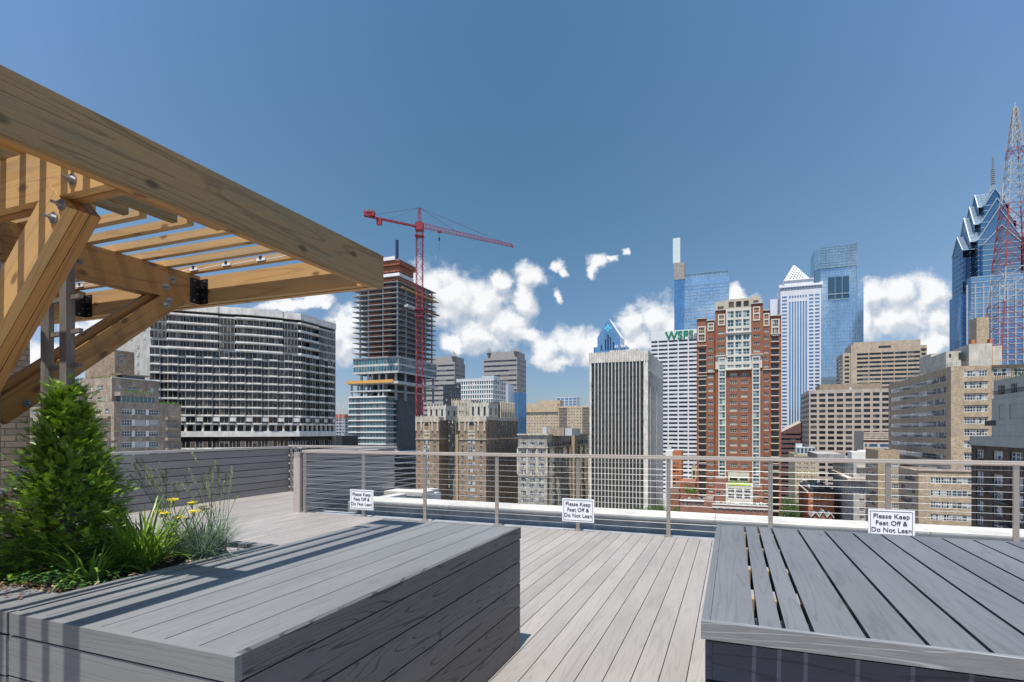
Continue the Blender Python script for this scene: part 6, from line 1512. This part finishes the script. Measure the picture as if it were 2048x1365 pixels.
# ---- maroon stepped office
b = Bd('maroon_office', 'maroon granite office block with slanted roof between red tower and gridded block', 'building', 1560, 430, maxw=60); S = b.S; zt = b.Z; W = S(1603); w_ = MB(); z1 = zt(866)
b.face(w_, 'f', 0, 0, W, GROUND, z1, [(.5, W - .5)], rows(z1 - .5, 3.6, 28, 1.7), .5, 'office'); b.face(w_, 'l', 0, 0, 20, GROUND, z1, [], []); b.rest(w_, 0, W, 0, 20, GROUND, z1, 'l', par=.1)
w_.face([(0, 0, z1), (W, 0, z1), (W, 0, zt(845)), (0, 0, zt(866))], [(0, 0), (W, 0), (W, 9), (0, 4)], 0); w_.face([(0, 0, zt(866)), (W, 0, zt(845)), (W, 20, zt(841)), (0, 20, zt(862))], None, 2); w_.face([(W, 0, z1), (W, 20, z1), (W, 20, zt(841)), (W, 0, zt(845))], None, 0); b.part(w_, 'wall', [W_maroon, W_roof, W_pink]); b.finish()
# ---- striped low office
b = Bd('striped_office', 'low cream building with striped parapet and blue windows before the gridded block', 'building', 1727, 300, maxw=60); S = b.S; zt = b.Z; W = S(1800); w_ = MB(); z1 = zt(863)
b.face(w_, 'f', 0, 0, W, GROUND, z1 - 6, [(0.6, S(1734)), (S(1738), S(1755)), (S(1760), S(1777)), (S(1781), S(1797))], rows(zt(888), 3.4, 14, 1.8), .3, 'blue'); b.face(w_, 'l', 0, 0, b.T(1708), GROUND, z1, [], []); b.rest(w_, 0, W, 0, b.T(1708), GROUND, z1 - 6, 'l')
for k in range(4): w_.box(0, W, -.2, .3, zt(866 + 4.3 * k + 1.6), zt(866 + 4.3 * k - 1.2))
w_.box(0, W, .3, .9, zt(885), zt(864), 2); b.part(w_, 'wall', [wallm('cream_concrete', (.60,.52,.44)), W_roof, W_maroon]); b.finish()
# ---- cream hotel
b = Bd('cream_hotel', 'cream stone block with rows of paired windows and rooftop sunroom', 'building', 1590, 340, maxw=80); S = b.S; zt = b.Z; W = S(1634); w_ = MB(); z1 = zt(909)
b.face(w_, 'f', 0, 0, W, GROUND, z1, [c_ for i, c_ in enumerate(cols(.8, W - .8, 8, .5)) if i not in (2, 5)], rows(zt(925), 2.72, 22, 1.35), .3, 'sash'); b.face(w_, 'l', 0, 0, b.T(1577), GROUND, z1, [], []); b.rest(w_, 0, W, 0, b.T(1577), GROUND, z1, 'l'); w_.box(-.6, W + .4, -.6, .2, z1 - 1.4, z1 - .4); b.part(w_, 'wall', [W_hotel, W_roof])
w_ = MB(); b.face(w_, 'f', 2, 1, W - .5, z1, zt(895), cols(1, W - .5, 5, .8), [(z1 + .4, zt(897))], .2, 'grn1'); b.rest(w_, 1, W - .5, 2, 12, z1, zt(895), 'x', par=.2); b.part(w_, 'sun_room', [W_metal, W_metal]); planting(b, 'roof_plants', -.5, 2, 0, 3, z1, 1, 80); b.box('roof_tank', W_metal, 1, 4.5, 6, 9, zt(896), zt(888)); clutter(b, 1, W - 2, 10, 24, z1 - 1, 6); b.finish()
# ---- orange brick corner building
b = Bd('orange_corner_house', 'small bright orange brick corner building with dark slate roof', 'building', 1617, 230, maxw=40); S = b.S; zt = b.Z; W = S(1668); w_ = MB(); z1 = zt(985)
b.face(w_, 'f', 0, 0, W, GROUND, z1, [(S(1621), S(1626)), (S(1629), S(1633)), (S(1636), S(1640)), (S(1647), S(1652))], rows(z1 - 1.2, 3.0, 9, 1.7), .25, 'cream2'); b.face(w_, 'l', 0, 0, b.T(1597), GROUND, z1, [], []); b.rest(w_, 0, W, 0, b.T(1597), GROUND, z1 - .2, 'l', par=.1); b.part(w_, 'wall', [W_orange, W_blackm])
m = MB(); TL = b.T(1597); m.box(.3, W, .4, TL, z1 - .3, zt(978)); 
for k in range(40): x = rnd.uniform(0, W); y = rnd.uniform(2, TL); m.box(x, x + rnd.uniform(.5, 1.6), y, y + 1.2, zt(978), zt(978) + rnd.uniform(.2, 1.2), rnd.choice((0, 0, 1)))
b.part(m, 'slate_roof', [W_blackm, W_metal]); b.box('cornice', W_lime, -.5, -.05, 0, TL, z1 - .4, z1 + .3); b.finish()
b = Bd('white_gable_house', 'white gabled roof tops just above the stone coping', 'building', 1622, 205); m = MB(); W = b.S(1668); m.prism([(0, 0), (W, 0), (W, 10), (0, 10)], GROUND, b.Z(1034), 0)
for (x0, x1, za) in ((0, W * .38, b.Z(1024)), (W * .36, W * .7, b.Z(1019)), (W * .68, W, b.Z(1024))):
    xm = (x0 + x1) / 2; zr = b.Z(1034)
    m.face([(x0, 0, zr), (x1, 0, zr), (xm, 0, za)], [(x0, 0), (x1, 0), (xm, 2)], 0); m.face([(x0, 5, zr), (x1, 5, zr), (xm, 5, za)], None, 0)
    for (xa_, s_) in ((x0, -1), (x1, 1)): m.face([(xa_, -.3, zr), (xa_, 5, zr), (xm, 5, za), (xm, -.3, za)], None, 1); m.beam((xa_, -.3, zr), (xm, -.3, za), .22, 2)
b.part(m, 'wall', [W_red2, plain('slate_roof', (.20,.20,.21), .8, .3, 1), W_white])
# ---- white beaux arts corner house
b = Bd('cornice_house', 'white stone apartment house with deep bracketed cornice and shaded bay side', 'building', 1707, 205, maxw=60); S = b.S; zt = b.Z; W = S(1760); w_ = MB(); z1 = zt(924); TL = b.T(1666)
b.face(w_, 'f', 0, 0, W, GROUND, z1, [(S(1719), S(1729))], [(zt(951), zt(944))] + rows(zt(980), 3.15, 10, 1.6), .3, 'quad'); b.face(w_, 'l', 0, 0, TL, GROUND, z1, cols(0, TL, 9, .5), rows(z1 - 1.2, 3.1, 20, 1.9), .3, 'pair'); b.rest(w_, 0, W, 0, TL, GROUND, z1, 'l'); b.part(w_, 'wall', [wallm('white_render', (.52,.50,.47), 1.4, .8), W_roof])
m = MB(); m.box(-2.2, W, -1.6, .1, zt(960), zt(956)); m.box(-2.2, -.02, .1, TL, zt(960), zt(956)); m.box(-1.6, W, -1.0, .1, zt(965), zt(960), 1)
for k in range(26): m.box(-1.8, -.05, TL * k / 26, TL * k / 26 + .5, zt(965), zt(960), 1)
m.box(S(1713), S(1733), -.8, -.05, zt(936), zt(933)); b.part(m, 'cornice', [W_lime, W_gran])
m = MB(); m.box(S(1716, 4) - 2, S(1752, 4), 4, 12, z1 - .5, zt(905)); m.box(S(1722, 4), S(1744, 4), 5, 11, zt(905), zt(902)); b.part(m, 'penthouse', plain('white_paint', (.75,.75,.73), .6, .05, .5)); b.box('rear_deck', W_gran, -10, -.6, 14, TL, z1, zt(912)); clutter(b, 1, 12, 3, 30, z1 - 1, 10); b.finish()
# ---- beige brick slab, near right
b = Bd('tan_brick_slab', 'large tan brick slab block with shaded window rows, right', 'building', 1902, 143, maxw=100); S = b.S; zt = b.Z; TL = b.T(1777); z1 = zt(733.5); w_ = MB(); pr = zt(742) - zt(765.4)
b.face(w_, 'l', 0, 0, TL, GROUND, z1, [(TL * .055, TL * .96)], rows(zt(748), pr, 24, 1.55), .12, 'shade', split=14)
XR = S(2120)
b.face(w_, 'f', 0, 0, S(1983), GROUND, z1, [(S(1928.5), S(1951.5)), (S(1952.5), S(1975))], rows(zt(743), pr, 24, 1.5), .12, 'quad')
b.face(w_, 'f', .6, S(1983), XR, GROUND, z1, [(S(1988), S(2024)), (S(2030), S(2060))], rows(zt(740), pr, 24, 1.9), .12, 'quad'); b.rest(w_, 0, XR, .3, TL, GROUND, z1, 'l', par=.6)
b.part(w_, 'wall', [W_tan, W_roof])
m = MB()
for r in rows(zt(765.6) + .12, pr, 12, .14): m.box(S(1928), S(1976), -.12, .02, r[0], r[1])
b.part(m, 'sills', W_blackm)
m = MB()
for r in rows(zt(769), pr, 12, .14): m.box(S(1961), S(1964), -.05, .02, r[0], r[0] + .12)
for i in range(16):
    for r in rows(zt(748) - 2.1, pr, 12, .14): m.box(-.05, .02, TL * (.06 + .056 * i), TL * (.06 + .056 * i) + .35, r[0], r[0] + .13)
b.part(m, 'wall_vents', W_blackm)
# rooftop houses, chimney, railing
def rb(nm, p, q, y0, y1, py, mt_, z0=None): b.box(nm, mt_, S(p, y0), S(q, y0), y0, y1, z1 - .6 if z0 is None else z0, zt(py, 0, y0), mt=1 if isinstance(mt_, list) else None)
W_pent = wallm('cream_penthouse', (.58,.54,.46), 3, 2, .03, .85)
rb('penthouse', 1892, 1922, 6, 22, 704, [W_pent, W_roof]); rb('penthouse', 1938, 1984, 5, 20, 691, [W_pent, W_roof]); rb('penthouse', 1884, 1890, 34, 46, 711, [W_pent, W_roof]) ; rb('penthouse', 1862, 1877, 44, 56, 710, [W_pent, W_roof]); rb('chimney', 1953, 1978, 10, 15, 640, [W_tan, W_roof]); rb('chimney', 1943, 1950, 7, 9, 683, [W_orange, W_roof]); rb('chimney', 1980, 1985, 7, 9, 682, [W_orange, W_roof])
rb('penthouse', 1984, 2004, 8, 24, 697, [W_pent, W_roof])
m = MB(); m.box(S(1917, 6), S(1926, 6), 5.9, 6.1, zt(720, 0, 6), zt(707, 0, 6)); m.box(S(1898, 6), S(1902, 6), 5.9, 6.05, zt(715, 0, 6), zt(709, 0, 6)); b.part(m, 'roof_doors', W_blackm)
m = MB()
for k in range(60): y = TL * k / 60; m.box(.2, .26, y, y + .06, z1, z1 + 1.1)
for k in range(24): x = .2 + k * .5; m.box(x, x + .05, .2, .25, z1, z1 + 1.1)
for zz in (.5, 1.08): m.box(.2, .25, 0, TL, z1 + zz, z1 + zz + .05); m.box(.2, 12, .2, .25, z1 + zz, z1 + zz + .05)
b.part(m, 'roof_railing', F_grey); planting(b, 'roof_plants', .5, 2, 4, 40, z1, .6, 160); clutter(b, 2, 12, 4, 50, z1 - .6, 14)
# step-down wings
def stepwing(px0, px1, y, depth, py, lab_cols, zr, left_px):
    w_ = MB(); x0, x1 = b.S(px0, y), b.S(px1, y); z_ = EYE + (HY - py) / F * b.world(x0, y)[1]
    tl = b.T(left_px, x0) - y
    b.face(w_, 'f', y, x0, x1, GROUND, z_, [(b.S(p, y), b.S(q, y)) for p, q in lab_cols], rows(zr, pr, 16, 1.5), .12, 'quad'); b.face(w_, 'l', x0, y, y + tl, GROUND, z_, [(y + tl * .15, y + tl * .85)], rows(zr, pr, 16, 1.5), .12, 'shade', split=4); b.rest(w_, x0, x1, y, y + max(tl, depth), GROUND, z_, 'l', par=.4); b.part(w_, 'wing_wall', [W_tan, W_roof]); return x0, x1, z_
x0, x1, z_ = stepwing(1837, 1975, -9, 8.9, 942, [(1861, 1882), (1882.5, 1903.5), (1904, 1945), (1946, 1962)], EYE + (HY - 960) / F * 130, 1797)
b.box('terrace_coping', wallm('pink_coping', (.55,.42,.37)), x0 - .2, x1, -9.2, -8.4, z_, z_ + .35)
m = MB()
for k in range(34): x = x0 + 9 * k / 34; m.box(x, x + .05, -9.0, -8.95, z_, z_ + 1.3)
m.box(x0, x0 + 9, -9, -8.95, z_ + 1.25, z_ + 1.3); b.part(m, 'terrace_railing', F_grey)
stepwing(1756, 1799, 26, 10, 900, [(1784, 1797)], EYE + (HY - 925) / F * 178, 1731)
b.finish()
# ---- grey stucco and dark brick building at the right edge (its long flank runs towards us)
b = Bd('stucco_block', 'grey stucco roof storeys over dark brown brick walls at the right edge', 'building', 2205, 67.8, maxw=80); TE = 40.0; T_ = b.T
zt = lambda py: b.Z(py, 0, T_(1975)); w_ = MB(); z1 = b.Z(889.5, 0, TE)
def g(p, q): return (T_(q), T_(p))
cs = [g(1952, 1967), g(1985, 2006), g(2020, 2046), g(2062, 2085), g(2105, 2130)]
wr = [(zt(918), zt(901)), (zt(969), zt(946)), (zt(996), zt(977)), (zt(1027), zt(1006)), (zt(1056), zt(1037))]
b.face(w_, 'l', 0, 0, TE, GROUND, z1, cs, wr, .3, 'sash', split=3); b.face(w_, 'f', 0, 0, 18, GROUND, z1, [], []); b.rest(w_, 0, 18, 0, TE, GROUND, z1, 'l', par=.1); b.part(w_, 'wall', [W_dbr, W_roof])
m = MB()
for (q_, p_) in cs:
    r = (p_ - q_) / 2; c_ = (p_ + q_) / 2; z0_ = zt(941)
    for k in range(8):
        a0_, a1_ = math.pi * k / 8, math.pi * (k + 1) / 8; m.beam((-.08, c_ + math.cos(a0_) * r, z0_ + math.sin(a0_) * r), (-.08, c_ + math.cos(a1_) * r, z0_ + math.sin(a1_) * r), .2)
b.part(m, 'brick_arches', W_brown)
for (p, q, za, zb_) in ((1967, 1979, 966, 977), (1999, 2024, 969, 990), (2004, 2026, 1012, 1030)):
    m = MB()
    for k in range(2): m.beam((-.9, T_(p), zt(za) - k * .5), (-.9, T_(q), zt(zb_) - k * .5), .10)
    m.box(-1.0, -.05, T_(q), T_(p), zt(zb_) - .7, zt(zb_) - .6); b.part(m, 'fire_escape', W_blackm)
w_ = MB(); t1 = T_(1987); z2 = b.Z(762, 0, t1)
b.face(w_, 'l', .0, 0, t1, z1, z2, [g(1996, 2010), g(2021, 2034), g(2060, 2080)], [(zt(793), zt(776))], .4, 'six')
b.part(w_, 'stucco_wall', [W_stuc, W_roof])
w_ = MB(); b.face(w_, 'l', -.14, 0, t1 + .3, z1 + 1.4, zt(800), [g(2000, 2011), g(2021, 2060)], [(zt(880), zt(849)), (zt(841), zt(813))], .35, 'tallw')
w_.box(-.14, .0, 0, t1 + .3, zt(800) - .1, zt(800)); b.part(w_, 'window_bay', [W_stuc])
w_ = MB(); w_.box(-.25, .4, 0, TE + .1, z1 - .1, b.Z(872, 0, TE) + .0); w_.box(.41, 18, t1, t1 + .3, z1, z2); w_.box(0.02, 18, 0, t1, z2 - .5, z2 - .3, 1); b.part(w_, 'terrace_wall', [W_stuc, W_roof])
m = MB(); m.box(-.2, 5, T_(1994), T_(1972), zt(852), zt(842)); m.box(.6, 1.0, T_(1983), T_(1976), z1, zt(852)); m.box(4, 5, T_(1990), T_(1975), z1, zt(852)); b.part(m, 'canopy', W_blackm)
m = MB()
for k in range(40): y = T_(1994 + 2.2 * k); m.box(-.5, -.45, y, y + .05, zt(794), zt(786))
m.box(-.5, -.45, 0, T_(1994), zt(786) - .05, zt(786) + .03)
for k in range(20): y = T_(1989 + 4.5 * k); m.box(.1, .16, y, y + .06, z2, z2 + .9)
m.box(.1, .16, 0, t1, z2 + .85, z2 + .92); b.part(m, 'balcony_railing', W_blackm)
planting(b, 'roof_hedge', .5, 3, 0, T_(2022), z2, .9, 1300); planting(b, 'terrace_plants', .5, 2, T_(1972), T_(1950), z1 + .6, .5, 260); planting(b, 'terrace_plants', .3, 3, T_(1992), T_(1976), zt(842), .7, 220)
b.finish()
# ---- red and white lattice radio mast
def radio():
    Y = 158; pxc = 2030; X = (pxc - HX) / F * Y; zb = EYE + (HY - 727) / F * Y; zt_ = EYE + (HY - 216) / F * Y
    e = empty('radio_mast', (X, Y, zb), 0, 'tall red and white lattice radio mast standing on a roof at right', 'mast'); base = (X, Y, zb)
    reds, whites = MB(), MB(); H = zt_ - zb; n = 26
    def hw(f): return 5.9 * (1 - f) ** .92 + .45
    def lev(i): return zb + H * (1 - (1 - i / n) ** 1.25)
    for i in range(n):
        z0, z1_ = lev(i), lev(i + 1); f0, f1 = (z0 - zb) / H, (z1_ - zb) / H; a0, a1 = hw(f0), hw(f1)
        mb = (reds if (f0 < .19 or .36 < f0 < .58 or .80 < f0 < .84) else whites); th = .24 if f0 < .6 else .17
        rot = R(28)
        pt = lambda a, z, k: (X + a * math.cos(rot + k * math.pi / 2) * 1.25, Y + a * math.sin(rot + k * math.pi / 2) * 1.25, z)
        for k in range(4):
            mb.beam(pt(a0, z0, k), pt(a1, z1_, k), th); mb.beam(pt(a1, z1_, k), pt(a1, z1_, k + 1), .12)
            md = tuple((p + q) / 2 for p, q in zip(pt(a1, z1_, k), pt(a1, z1_, k + 1)))
            mb.beam(pt(a0, z0, k), md, .12); mb.beam(pt(a0, z0, k + 1), md, .12)
            if i < 12: mb.beam(pt(a0, z0, k), pt(a1, z1_, k + 1), .07)
    reds.build('lattice', plain('mast_red', (.30,.07,.075), .6, .2, .5), e, base=base); whites.build('lattice', plain('mast_white', (.40,.39,.38), .6, .1, .5), e, base=base)
    m = MB(); 
    for k in range(8): m.tube((X + rnd.uniform(-.8, .8), Y, zt_ - rnd.uniform(0, 12)), (X + rnd.uniform(-.9, .9), Y, zt_ - rnd.uniform(0, 8) + 1.5), .12, 5)
    m.tube((X, Y, zt_ - 1), (X, Y, zt_ + 1.5), .1, 5); m.tube((X - 4.6, Y - 1, zb + H * .62), (X - 4.2, Y - 1, zb + H * .70), .1, 5); m.build('antennas', W_metal, e, base=base)
radio()
# ---- street trees
def tree(px, py, Y, h, r, lab):
    X = (px - HX) / F * Y; zt_ = EYE + (HY - py) / F * Y
    e = empty('street_tree', (X, Y, GROUND), 0, lab, 'tree', 'street trees between the buildings'); base = (X, Y, GROUND); zc = zt_ - h * .5
    m = MB(); m.tube((X, Y, GROUND), (X, Y, zc), .3, 7, r2=.12)
    cl = []
    for k in range(16):
        d = Vector((rnd.gauss(0, 1), rnd.gauss(0, 1), rnd.gauss(0, .8))).normalized() * rnd.uniform(.3, .95); p = Vector((X + d.x * r, Y + d.y * r, zc + d.z * h * .5)); cl.append(p); m.tube((X, Y, zc - h * .3), p, .1, 5, r2=.03, caps=False)
    m.build('trunk', M_twig, e, base=base); m = MB()
    for p in cl:
        for i in range(190):
            q = p + Vector((rnd.gauss(0, 1), rnd.gauss(0, 1), rnd.gauss(0, .8))) * r * .2; L = rnd.uniform(.18, .4)
            a = Vector((rnd.gauss(0, 1), rnd.gauss(0, 1), rnd.gauss(0, .6))).normalized() * L; c_ = Vector((rnd.gauss(0, 1), rnd.gauss(0, 1), rnd.gauss(0, .6))).normalized() * L
            m.face((q, q + a, q + a * .6 + c_, q + c_), seed=rnd.random())
    m.build('crown', M_tleaf, e, base=base)
for a_ in ((1302, 1008, 262, 9, 5.5, 'round green tree at the foot of the concrete tower'), (1322, 1004, 280, 9, 5, 'green tree right of the one at the concrete tower foot'), (1352, 1012, 262, 8, 4, 'small tree before the low brick building'),
           (1280, 1016, 258, 6, 4, 'leftmost low tree crown at the concrete tower foot'), (1581, 982, 300, 12, 5, 'upper green tree in the street beside the red tower'), (1592, 1003, 255, 11, 4.5, 'lower green tree in the street beside the red tower'), (1575, 1012, 235, 9, 4, 'nearest street tree, just above the stone coping'), (1180, 968, 420, 10, 7, 'green tree seen between bay window block and concrete tower')): tree(*a_)
# buildings closing the gaps far down the streets
for (px, Y, ww, py, mt_, lab) in ((1010, 1500, 260, 835, W_gran, 'far grey roofline behind the beige slab of flats'), (1420, 1400, 300, 850, W_pale, 'far pale roofline behind the white bank tower'), (620, 1600, 300, 838, W_gran, 'far grey roofline behind the banded tower'), (1590, 900, 60, 880, W_red2, 'far brick block closing the street view')):
    b = Bd('distant_block', lab, 'building', px, Y); w_ = MB(); b.face(w_, 'f', 0, -ww, ww * .3, GROUND, b.Z(py), [], []); b.rest(w_, -ww, ww * .3, 0, 40, GROUND, b.Z(py), 'r'); b.part(w_, 'wall', [mt_, W_roof])
